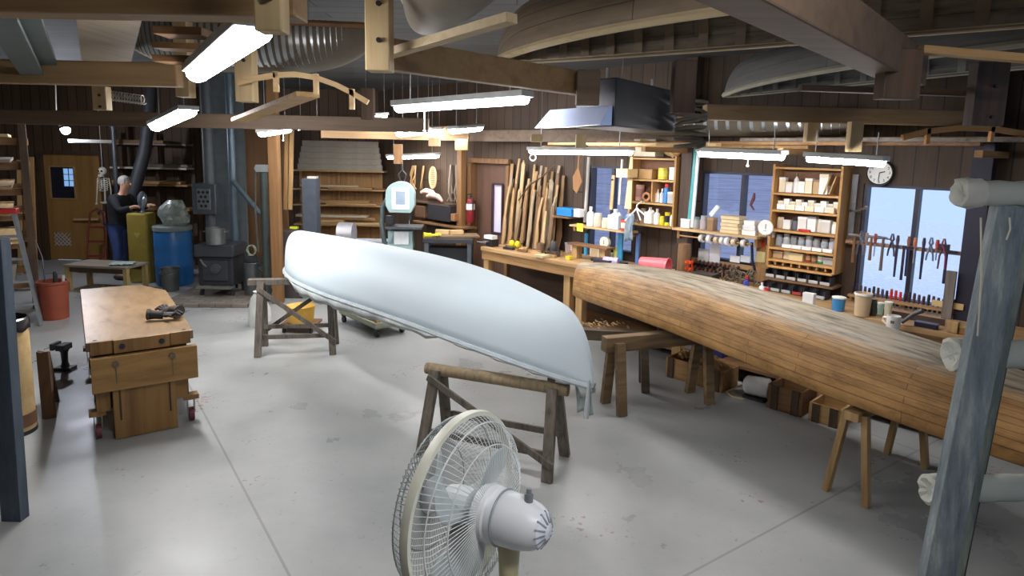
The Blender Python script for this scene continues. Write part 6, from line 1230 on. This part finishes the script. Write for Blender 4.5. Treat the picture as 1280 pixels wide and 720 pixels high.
for i in range(28):
    pattern(i, 3.62 + 1.0 * i / 27, (rr.uniform(.8, 1.05) if i % 4 else rr.uniform(1.1, 1.28)), rr.uniform(.055, .08), .13 + .036 * (i % 3), rr.uniform(-.018, .018), '%s tall pattern strip from the brown door, back row of the paddle wall' % ORD[i])
for i in range(24):
    pattern(i + 2, 3.66 + .98 * i / 23, rr.uniform(.5, .85), rr.uniform(.045, .065), .25 + .034 * (i % 3), rr.uniform(-.018, .018), '%s short pattern strip from the brown door, front row of the paddle wall' % ORD[i])
for i in range(12):
    s_ = 3.98 + .085 * i; l = rr.uniform(.08, .2); g = G(); g.box((0, 0, .015), (l, rr.uniform(.03, .06), .03)); off = (.39, .48, .57)[i % 3]
    w1('bench_scrap', g, (wd(PINE, 'x'), wd(BROWN, 'x'), DSTEEL, wd(TAN, 'x'))[i % 4], '%s small scrap or tool from the door end of the bench, before the pattern strips' % ORD[i], 'scrap', s_, off, BZ + .004, dr=rr.uniform(-.3, .3), smooth=False, bevel=.003)
def paddle_like(name, label, cat, px, pyt, pyb, pts_fn, mat, off=.12, th=.016, hole=False):
    s, zb = onw(px, pyb, off); _, zt_ = onw(px, pyt, off); l = zt_ - zb; t = WT(name, label, cat, s, off, zb); g = G(); g.prism(pts_fn(l), (0, 0, 0), V((1, 0, 0)), V((0, .04, 1)).normalized(), th); g.ob('blade', mat, t, bevel=.003, smooth=False)
    if hole: g = G(); g.cyl((0, -.012, l * .87), (0, .0, l * .87), .012, n=10); g.ob('hang_hole', BLACK, t)
    return t
paddle_like('paddle', 'paddle with brown diamond blade hung high on the paddle wall', 'paddle', 721, 190, 242, lambda l: [(-.01, l), (-.012, l * .62), (-.08, l * .4), (-.06, l * .1), (.0, 0), (.08, l * .3), (.012, l * .62), (.01, l)], wood((166, 120, 76), (134, 92, 56), 'z', 10.0), .2)
paddle_like('grey_pole', 'pale grey pole standing at the door side of the narrow window', 'pole', 731, 196, 278, lambda l: [(-.016, 0), (.016, 0), (.016, l), (-.016, l)], plain((190, 186, 176), .6), .12, .03)
paddle_like('pattern_board', 'tan board with hanging hole in front of the narrow window', 'board', 764, 219, 262, lambda l: [(-.022, 0), (.022, 0), (.024, l), (-.024, l)], wd(PINE), .16, .016, True)
paddle_like('white_pole', 'slim white pole before the narrow window', 'pole', 774, 199, 256, lambda l: [(-.014, 0), (.014, 0), (.014, l), (-.014, l)], plain((222, 218, 214), .5), .12, .02)
paddle_like('paddle_blank', 'wide pale paddle blank flaring downward beside the small shelf unit', 'paddle blank', 785, 196, 261, lambda l: [(-.048, 0), (.048, 0), (.036, l * .45), (.02, l), (-.016, l), (-.03, l * .45)], wood((238, 214, 160), (216, 186, 128), 'z', 8.0), .3, .018)
g = G(); g.tube([(0, 0, 0), (.25, -.05, .22), (.5, -.08, .34), (.74, -.06, .52)], [.009, .011, .011, .009], 8); w1('long_rod', g, wd(DARK), 'dark rod slanting up across the paddle wall', 'rod', 4.1, .36, 1.55)
# shelf by the narrow window
zs = onw(752, 284, .2)[1]; s0, s1 = onw(717, 282, .22)[0], onw(793, 286, .22)[0]
t = WT('window_shelf', 'light plank shelf of jugs across the narrow window', 'shelf', (s0 + s1) / 2, 0, zs); g = G(); g.box((0, -.22, -.011), (s1 - s0, .16, .022)); g.ob('plank', wd(PINE, 'x'), t, smooth=False)
for x in (-.4, .4): g = G(); g.box((x, -.15, -.05), (.025, .28, .05)); g.ob('bracket', wd(OAK), t, smooth=False)
def on_shelf(kind, label, cat, px0, px1, h, c, c2=WH, off=.22, d=.1, z=None, name=None):
    a_, b_ = onw(px0, 280, off)[0], onw(px1, 280, off)[0]; return goods(kind, label, cat, sw((a_ + b_) / 2, off, (zs if z is None else z) + .003), (b_ - a_) * .94, h, d, c, c2, WR, None, name)
g = G(); g.box((0, -.16, -.011), (.3, .3, .022)); w1('corner_shelf', g, wd(BROWN, 'x'), 'short bracket shelf holding the bright blue carton', 'shelf', onw(709, 276, .16)[0], .0, zs + .09, smooth=False)
on_shelf('box', 'bright blue carton on the paddle wall shelf', 'carton', 700, 719, .1, (36, 128, 200), (46, 144, 214), .22, .16, zs + .095)
on_shelf('box', 'white carton at the end of the blue carton', 'carton', 719.5, 727, .1, WH, WH, .22, .1, zs + .095)
on_shelf('bottle', 'white bottle with black bands on the window shelf', 'bottle', 734, 742, .24, WH, WH); on_shelf('jar', 'cloudy glass jar next to the banded bottle', 'jar', 743, 752, .17, (206, 196, 176), (222, 214, 196)); on_shelf('jar', 'squat cream jar in the middle of the window shelf', 'jar', 753, 761, .12, (220, 206, 176), CR)
on_shelf('jug', 'large white jug with blue label on the window shelf', 'jug', 762, 776, .24, (214, 226, 240), (214, 226, 240), .24, .1); on_shelf('can', 'red-framed tin on the window shelf', 'tin', 777, 787, .13, (190, 70, 56), (226, 214, 190), .26, .08); on_shelf('jug', 'tall blue jug behind the red-framed tin', 'jug', 780, 792, .22, (96, 156, 220), (120, 176, 232), .15, .05)
bl_ = G(); bl_.box((0, 0, 0), (.1, .006, .1)); w1('yellow_note', bl_, plain((226, 226, 60), .6), 'yellow note hanging from the front of the window shelf', 'note', onw(731, 279, .22)[0], .31, zs - .02, smooth=False)
for i, (px, c, w_) in enumerate(((731, (70, 160, 206), .04), (774, (80, 170, 220), .07), (796, (96, 130, 190), .05))):
    s, z = onw(px, 312, .12); g = G(); h = onw(px, 290, .12)[1] - BZ - .02; g.box((0, 0, h / 2), (w_, .03, h)); w1('blue_tube', g, plain(c, .35), ('light blue upright tube under the yellow note', 'bright blue upright panel under the window shelf', 'dull blue upright panel under the small shelf unit')[i], 'tube', s, .1, BZ + .004, smooth=False, bevel=.006)
p0 = onw(800, 258, .28); t = WT('coat_hanger', 'white hanger with grey-blue rag below the small shelf unit', 'hanger', p0[0], .34, p0[1]); g = G(); g.tube([(0, 0, .02), (0, 0, -.02), (-.16, .0, -.18)], .009, 6).tube([(0, 0, -.02), (.12, 0, -.09)], .009, 6).tube([(0, 0, -.03), (.06, 0, -.15)], .009, 6).tube([(0, .0, .02), (.02, .06, .06), (.02, .12, .05)], .006, 6); g.ob('hanger', WHITE, t)
g = G(); rows = [[V((-.15 + .11 * j / 6 + .012 * math.sin(i * 1.1 + j), .012 * math.sin(j * 2.1 + i * .7), -.1 - .32 * i / 8 + .03 * j / 6)) for j in range(7)] for i in range(9)]; g.grid(rows); g.ob('rag', plain((134, 150, 160), .85), t, solid=.006)
# bench clutter left of the brown canoe
t = WT('wall_scale', 'round cream dial standing on the bench below the window shelf', 'scale', onw(757, 292, .2)[0], .2, BZ + .004); g = G(); g.box((0, 0, .07), (.12, .09, .14)); g.ob('base', plain((150, 150, 100), .5), t, bevel=.006, smooth=False); g = G(); g.lathe([(.001, -.02), (.07, -.02), (.072, .02), (.066, .028), (.001, .026)], 28, o=(0, 0, .22), axis=(0, -1, 0)); g.ob('dial', plain((226, 220, 200), .5), t); g = G(); g.box((0, -.029, .225), (.006, .003, .05)); g.ob('needle', BLACK, t, smooth=False)
bench_item('tub', 'clear-grey tub under the bright blue carton', 'tub', 717, 729, 314, 302, (170, 150, 140), (110, 150, 190), hmax=.2); bench_item('can', 'brown and white tin left of the cream dial', 'can', 742, 751, 312, 299, (150, 130, 100), (206, 190, 210), hmax=.16)
bench_item('box', 'tan carton right of the cream dial', 'carton', 768, 780, 316, 305, (206, 180, 140), (226, 206, 170), hmax=.12, d=.06); bench_item('box', 'white carton stack on the bench before the dial', 'carton', 753, 766, 321, 309, (226, 222, 220), WH, hmax=.14, d=.06); bench_item('box', 'pale green carton before the small shelf unit', 'carton', 780, 790, 318, 307, (206, 210, 180), CR, hmax=.12, d=.06)
bench_item('can', 'yellow-green can left of the dark tools', 'can', 791, 799, 321, 306, (196, 196, 90), (222, 220, 130), hmax=.2); bench_item('box', 'slim white box standing by the dull blue panel', 'box', 811, 816, 309, 297, (226, 228, 232), WH, hmax=.2); bench_item('box', 'off-white carton under the small shelf unit', 'carton', 820, 831, 313, 306, (226, 220, 206), WH, hmax=.1)
s, off = bz(654, 309); t = WT('ear_muffs', 'yellow ear muffs lying near the door end of the bench', 'ear muffs', s, max(.42, off), BZ + .04)
for sg in (-1, 1): g = G(); g.ball((sg * .055, 0, .018), .05, 14, (.9, .8, 1)); g.ob('ear_cup', plain((228, 212, 30), .4), t)
g = G(); g.tube([(-.055, .03, .03), (-.05, .1, .02), (0, .14, .015), (.05, .1, .02), (.055, .03, .03)], .007, 6); g.ob('headband', BLACK, t)
s, off = bz(701, 318); t = WT('router', 'dark electric router standing on the bench', 'router', s, max(.44, off), BZ + .004); g = G(); g.lathe([(.001, 0), (.07, 0), (.07, .015), (.045, .03), (.05, .05), (.05, .15), (.03, .18), (.001, .18)], 20); g.ob('body', plain((60, 58, 60), .4), t)
for sg in (-1, 1): g = G(); g.ball((sg * .085, 0, .07), .022, 10).cyl((sg * .045, 0, .07), (sg * .08, 0, .07), .01); g.ob('knob', BLACK, t)
for i, (a_, b_, y0, y1, c, lb) in enumerate(((682, 692, 314, 302, (124, 100, 76), 'brown wood cup at the door side of the router'), (664, 680, 322, 318, (206, 190, 150), 'pale offcut lying on the bench edge'), (708, 715, 324, 320, (226, 206, 40), 'yellow tape measure by the router'), (690, 699, 320, 314, (90, 76, 66), 'small dark block plane on the bench'))): bench_item(('can', 'box', 'box', 'box')[i], lb, ('cup', 'offcut', 'tape measure', 'plane')[i], a_, b_, y0, y1, c, c, hmax=(.14, .03, .05, .06)[i], offmin=.42)
bench_item('box', 'long dark case on the bench behind the canoe tip', 'case', 742, 768, 331, 324, (52, 50, 58), (66, 64, 72), d=.12, hmax=.08); s, off = bz(771, 331); g = G(); g.cyl((-.09, 0, .05), (.09, 0, .05), .05, n=16); w1('wipe_roll', g, plain((190, 178, 222), .5, 0, .3, 40.0), 'purple and white roll of wipes behind the canoe tip', 'roll', s, max(.45, min(off, .6)), BZ + .004, dr=.3)
g = G(); g.box((0, 0, .012), (.62, .16, .022)); w1('brown_plank', g, wd(BROWN, 'x'), 'reddish-brown plank lying across the bench clutter', 'plank', onw(742, 316, .3)[0], .36, BZ + .17, smooth=False)
for i in range(2): g = G(); g.box((0, 0, .08), (.08, .1, .16)); w1('bench_hook', g, wd(TAN), ('door-side', 'window-side')[i] + ' block propping up the reddish-brown plank', 'block', onw(742, 316, .3)[0] - .22 + .44 * i, .36, BZ + .003, smooth=False)
for i, (px, py, l) in enumerate(((805, 322, .5), (826, 322, .42), (850, 340, .4))): s, off = bz(px, py); g = G(); g.box((0, 0, .02), (l, .09, .035)); w1('steel_plane', g, DSTEEL, '%s of three long dark hand planes on the bench behind the canoe' % ORD[i], 'plane', s - (.25 if i == 2 else 0), .34 + .11 * i, BZ + .004, dr=.0, smooth=False, bevel=.004)
s, off = bz(842, 338); t = WT('pink_pail', 'pink plastic pail lying on its side behind the brown canoe', 'pail', s + .02, .52, BZ + .10, None, .2); g = G(); g.lathe([(.001, -.16), (.085, -.16), (.1, .14), (.106, .145), (.106, .16), (.097, .16), (.083, -.12), (.001, -.12)], 24, axis=(1, 0, 0)); g.ob('body', plain((236, 116, 124), .4), t); g = G(); g.tube([(.15, .1 * math.cos(a_), .1 * math.sin(a_)) if False else (.15 + .05 * math.sin(a_), -.104 * math.cos(a_), .104 * math.sin(a_) * .2) for a_ in [PI * i / 10 for i in range(11)]], .004, 6); g.ob('bail_handle', STEEL, t)
# bench vise at the door end and stool-like A shape
s, off = bz(609, 312); t = WT('shop_vise', 'bench vise with white jaw plate at the door end of the bench', 'vise', 3.80, .56, BZ + .004); g = G(); g.box((0, 0, .05), (.12, .14, .1)); g.ob('base', DSTEEL, t, bevel=.006, smooth=False); g = G(); g.box((0, -.03, .13), (.17, .1, .05)); g.ob('jaw', plain((226, 228, 230), .4), t, smooth=False, bevel=.003); g = G(); g.cyl((0, -.2, .07), (0, -.05, .07), .016).cyl((-.09, -.2, .07), (.09, -.2, .07), .008); g.ob('screw', STEEL, t)
g = G(); g.bar((-.05, 0, 0), (0, 0, .19), .018, .02).bar((.05, 0, 0), (0, 0, .19), .018, .02).bar((-.03, 0, .07), (.03, 0, .07), .015, .015); w1('wood_gauge', g, wd(PINE), 'small A-shaped pale wood gauge above the vise', 'gauge', 3.84, .22, BZ + .004, smooth=False)
# hangings on the wall left of the brown door
def WL(px, py, off): s, z = onw(px, py, off); return s, z
s, z = WL(541, 222, .12); t = WT('snowshoe', 'small pale snowshoe hung high on the wall above the saw bench', 'snowshoe', s, .12, z); g = G(); g.tube([(.09 * math.cos(a_), 0, .17 * math.sin(a_)) for a_ in [2 * PI * i / 24 for i in range(24)]], .016, 6, closed=True); g.ob('frame', wd(PINE), t); g = G()
for i in range(-4, 5): g.tube([(i * .018, 0, .15), (i * .018, 0, -.15)], .0025, 4).tube([(-.08, 0, i * .032), (.08, 0, i * .032)], .0025, 4)
g.ob('lacing', plain((206, 190, 150), .7), t)
for j, (p0, p1, y0, y1, n_, c, lb) in enumerate(((514, 530, 207, 236, 7, TAN, 'bent stick in the tan bundle above the band saw'), (563, 577, 206, 252, 11, ((160, 146, 128), (112, 100, 86)), 'bent grey stick in the bundle over the fire extinguisher'))):
    for i in range(n_):
        s0_, z0_ = WL(p0 + (p1 - p0) * i / (n_ - 1), y0, .06); _, z1_ = WL((p0 + p1) / 2, y1, .06); g = G(); l = z0_ - z1_; r_ = rr
        g.tube([(0, 0, 0), (r_.uniform(-.05, .05), -.02, -l * .4), (r_.uniform(-.08, .08), -.03, -l * .75), (r_.uniform(-.1, .1), -.01, -l)], [.013, .014, .013, .008], 6); w1('bent_stick', g, wd(c), '%s %s, counted from the lumber shelves' % (ORD[i], lb), 'stick', s0_, .03 + .028 * (i % 5), z0_)
s, z = WL(532, 242, .16); 
for i, (px, py, l, c) in enumerate(((535, 243, .42, (206, 182, 160)), (548, 248, .4, (196, 158, 146)))): s, z = WL(px, py, .18); g = G(); g.tube([(-l / 2, 0, 0), (-l * .2, 0, .03), (l * .2, 0, .015), (l / 2, 0, -.05)], [.03, .05, .045, .02], 10); w1('cloth_roll', g, plain(c, .85), ('cream', 'pinkish')[i] + ' cloth roll on the high shelf behind the band saw', 'cloth', s, .16 + .09 * i, z + .02)
s0_, z_ = WL(515, 254, .14); s1_, _ = WL(570, 254, .14); g = G(); g.box((0, -.14, 0), (s1_ - s0_, .26, .025)); w1('wall_shelf', g, wd(DARK, 'x'), 'dark shelf under the cloth rolls behind the band saw', 'shelf', (s0_ + s1_) / 2, .012, WL(540, 252, .2)[1] - .02, smooth=False)
for i, (p0, p1, y0, y1, c, lb) in enumerate(((524, 536, 254, 270, (96, 70, 52), 'brown carton under the dark shelf behind the band saw'), (540, 568, 252, 275, (44, 42, 46), 'large dark bin on the wall behind the saw bench'), (569, 574, 264, 274, (150, 108, 70), 'tan carton under the fire extinguisher'))):
    a_, zt_ = WL(p0, y0, .2); b_, zb_ = WL(p1, y1, .2); g = G(); h = zt_ - zb_; g.box((0, 0, h / 2), (b_ - a_, .26, h)); w1(('carton', 'storage_bin', 'carton')[i], g, plain(c, .6), lb, ('carton', 'bin', 'carton')[i], (a_ + b_) / 2, .16, zb_ - .03, smooth=False, bevel=.006)
a_, zb_ = WL(524, 277, .2); b_, _ = WL(585, 277, .2); g = G(); g.box((0, -.16, 0), (b_ - a_, .3, .03)); w1('wall_shelf', g, wd(BROWN, 'x'), 'brown shelf carrying the dark bin behind the saw bench', 'shelf', (a_ + b_) / 2, .01, WL(553, 276, .2)[1] - .055, smooth=False)
s, z = WL(587, 262, .14); t = WT('fire_extinguisher', 'red fire extinguisher with white band beside the brown door', 'fire extinguisher', s, .12, z - .2); g = G(); g.lathe([(.001, 0), (.06, 0), (.065, .02), (.065, .3), (.05, .36), (.02, .38), (.001, .38)], 22); g.ob('cylinder', plain((128, 30, 36), .35), t); g = G(); g.lathe([(.066, .2), (.067, .2), (.067, .29), (.066, .29)], 22); g.ob('label_band', WHITE, t); g = G(); g.cyl((0, 0, .37), (0, 0, .42), .018); g.bar((-.05, -.02, .43), (.04, -.02, .44), .015, .02); g.ob('valve', BLACK, t); g = G(); g.tube([(.02, 0, .41), (.08, -.02, .38), (.085, -.03, .2)], .01, 6); g.ob('hose', BLACK, t); g = G(); g.box((0, .07, .2), (.05, .02, .26)); g.ob('bracket', DSTEEL, t)
s, z = WL(596, 300, .1); g = G(); g.box((0, 0, 1.13), (.11, .1, 2.26)); w1('door_post', g, wood((156, 116, 70), (116, 82, 46), 'z', 12.0), 'brown timber post in front of the narrow-light door', 'post', 2.62, .16, 0, smooth=False, bevel=.004)
g = G(); g.tube([(.035 * math.cos(i * PI / 10), 0, .035 * math.sin(i * PI / 10)) for i in range(20)], .007, 6, closed=True); p = aty(666, 197, 7.2); g1('key_ring', g, WHITE, 'white ring hanging at the end of the paddle-wall light', 'ring', p, .3)
# under the bench
for i, (p0, p1, pyb, h, c, k_, lb) in enumerate(((790, 812, 440, .22, (58, 52, 110), 'bin', 'blue-purple crate under the bench by the brown trestle'), (815, 842, 446, .2, (168, 172, 176), 'bin', 'grey tote under the bench'), (846, 866, 452, .24, (50, 56, 120), 'bin', 'second, darker blue crate under the bench'))):
    p = atz(801, 440, .18); s, off = (p - WO).dot(WE) + .27 * i, 0; w_ = .24; goods('bin', lb, 'crate', sw(s, .4, .178), w_, h, .27, c, c, WR, None, 'crate')
for i, (px, lb, w_, h, c) in enumerate(((905, 'long low wood box of scraps on the floor under the bench', .62, .2, OAK), (1000, 'brown wood crate on the floor near the white motor', .3, .22, BROWN), (1045, 'flat wood crate on the floor behind the small sawhorse', .26, .16, TAN))):
    p = atz(px, (463, 503, 520)[i], 0); s, off = (p - WO).dot(WE), (p - WO).dot(WN); g = G(); th = .018; d_ = .3
    t = WT('wood_crate', lb, 'crate', s, .84, 0); g.box((0, 0, th / 2), (w_, d_, th)).box((0, -d_ / 2 + th / 2, h / 2), (w_, th, h)).box((0, d_ / 2 - th / 2, h / 2), (w_, th, h)).box((-w_ / 2 + th / 2, 0, h / 2), (th, d_ - 2 * th, h)).box((w_ / 2 - th / 2, 0, h / 2), (th, d_ - 2 * th, h)); g.ob('body', wd(c, 'x'), t, smooth=False)
    for sx in (-1, 1): g = G(); g.box((sx * (w_ / 2 - .06), -d_ / 2 - .008, h / 2), (.06, .014, h)); g.ob('cleat', wd(DARK), t, smooth=False)
    if i == 0:
        rr2 = random.Random(5); g = G()
        for k2 in range(26): q = V((rr2.uniform(-.26, .26), rr2.uniform(-.1, .1), h - .02 + rr2.uniform(-.02, .05))); g.box(q, (rr2.uniform(.04, .12), .03, .02), rot=Euler((rr2.random(), rr2.random(), rr2.random() * 3)).to_matrix())
        o = w1('wood_scraps', g, wd(TAN), 'jumble of wood scraps heaped in the long low box', 'scraps', s, .84, .02, smooth=False); o['kind'] = 'stuff'
p = atz(960, 488, 0); t = WT('white_motor', 'white electric motor on the floor in front of the bench', 'motor', (p - WO).dot(WE) + .02, .86, 0); g = G(); g.lathe([(.001, -.12), (.05, -.12), (.085, -.09), (.09, -.02), (.086, 0), (.09, .02), (.09, .1), (.06, .12), (.001, .125)], 24, o=(0, 0, .115), axis=(1, .25, 0)); g.ob('housing', plain((206, 206, 202), .35), t); g = G(); g.box((0, 0, .012), (.2, .16, .024)); g.ob('foot', DSTEEL, t, smooth=False); g = G(); g.tube([(-.12, 0, .1), (-.2, -.04, .05), (-.25, -.1, .012), (-.15, -.16, .01), (-.05, -.14, .01)], .008, 6); g.ob('power_cord', plain((190, 170, 130), .6), t)
g = G(); rr2 = random.Random(8)
for k2 in range(60): q = V((rr2.gauss(0, .11), rr2.gauss(0, .07), .01 + abs(rr2.gauss(0, .012)))); g.tube([q + V((.012 * math.cos(a_), .012 * math.sin(a_), .004 * a_)) for a_ in [i * .8 for i in range(7)]], .0025, 4)
p = atz(752, 428, .55); o = g.ob('wood_shavings', wd(PINE), loc=(p.x + .05, 5.96, .555)); tag(o, 'curled wood shavings on the beam of the darker sawhorse', 'shavings', kind='stuff')
# dim corner right of the bright window: cabinet with boards, tall dark post
g = G(); g.box((0, 0, CEIL / 2), (.14, .14, CEIL)); s, _ = onw(1209, 300, .1); o = w1('wall_post', g, plain((40, 38, 56), .6), 'dark post beside the bright window behind the rack', 'post', s + .05, .1, 0, smooth=False); o['kind'] = 'structure'
t = WT('tall_cupboard', 'tall dark open cupboard behind the rack post', 'cupboard', 10.52, 0, 0); g = G(); g.box((0, -.03, 1.1), (1.1, .03, 2.2)).box((-.55, -.2, 1.1), (.03, .36, 2.2)).box((.55, -.2, 1.1), (.03, .36, 2.2)); g.ob('carcass', wd(UMBER), t, smooth=False)
for z in (.3, .75, 1.2, 1.6, 2.0): g = G(); g.box((0, -.2, z), (1.06, .34, .025)); g.ob('shelf', wd(BROWN, 'x'), t, smooth=False)
for i, (x, z, w_, h, c) in enumerate(((-.3, 1.215, .25, .2, (84, 70, 58)), (.05, 1.215, .2, .24, (70, 74, 78)), (-.25, 1.615, .3, .16, (110, 92, 70)), (.15, .765, .4, .3, (90, 92, 92)), (-.3, .765, .25, .22, (120, 84, 52)), (-.1, .315, .5, .26, (76, 60, 46)))): goods('box', ('brown box at chest height in the dark cupboard', 'grey box at chest height in the dark cupboard', 'tan box on the high cupboard shelf', 'wide grey box on the middle cupboard shelf', 'small brown box on the middle cupboard shelf', 'wide dark box low in the cupboard')[i], 'box', sw(10.52 + x, .2, z), w_, h, .24, c, c)
# ================================================================== LIGHT, SKY, CAMERA
w = bpy.data.worlds.new('winter_sky'); SC.world = w; w.use_nodes = True; nt = w.node_tree; bg = nt.nodes['Background']
tc = nd(nt, 'ShaderNodeTexCoord'); sp = nd(nt, 'ShaderNodeSeparateXYZ'); nt.links.new(tc.outputs['Generated'], sp.inputs[0])
r = ramp(nt, sp.outputs[2], [(.0, lin((188, 212, 248))), (.12, lin((200, 220, 250))), (.5, lin((208, 224, 255)))]); nt.links.new(r.outputs[0], bg.inputs['Color']); bg.inputs['Strength'].default_value = .72
cam = bpy.data.cameras.new('camera'); co = bpy.data.objects.new('camera', cam); COL.objects.link(co); SC.camera = co
cam.sensor_fit = 'HORIZONTAL'; cam.sensor_width = 36.0; cam.lens = F / 1280 * 36.0; cam.shift_y = -(360 - PYC) / 1280; cam.clip_start = .05; cam.clip_end = 200
cp, sp_ = math.cos(PITCH), math.sin(PITCH); fwd = V((0, cp, -sp_)); upv = V((0, sp_, cp)); rt = V((1, 0, 0))
# the image is turned clockwise by ROLL: camera right axis dips upward by the same angle
r2 = rt * math.cos(ROLL) + upv * math.sin(ROLL); u2 = upv * math.cos(ROLL) - rt * math.sin(ROLL)
co.matrix_world = MX(((r2.x, u2.x, -fwd.x, 0), (r2.y, u2.y, -fwd.y, 0), (r2.z, u2.z, -fwd.z, H), (0, 0, 0, 1)))
vs = SC.view_settings; vs.view_transform = 'Standard'; vs.look = 'None'; vs.gamma = 1.0; vs.use_curve_mapping = False; vs.exposure = 0.95
SC.display_settings.display_device = 'sRGB'
SC.cycles.use_denoising = True; SC.cycles.max_bounces = 8; SC.cycles.diffuse_bounces = 4; SC.cycles.transparent_max_bounces = 12; SC.cycles.sample_clamp_indirect = 6.0
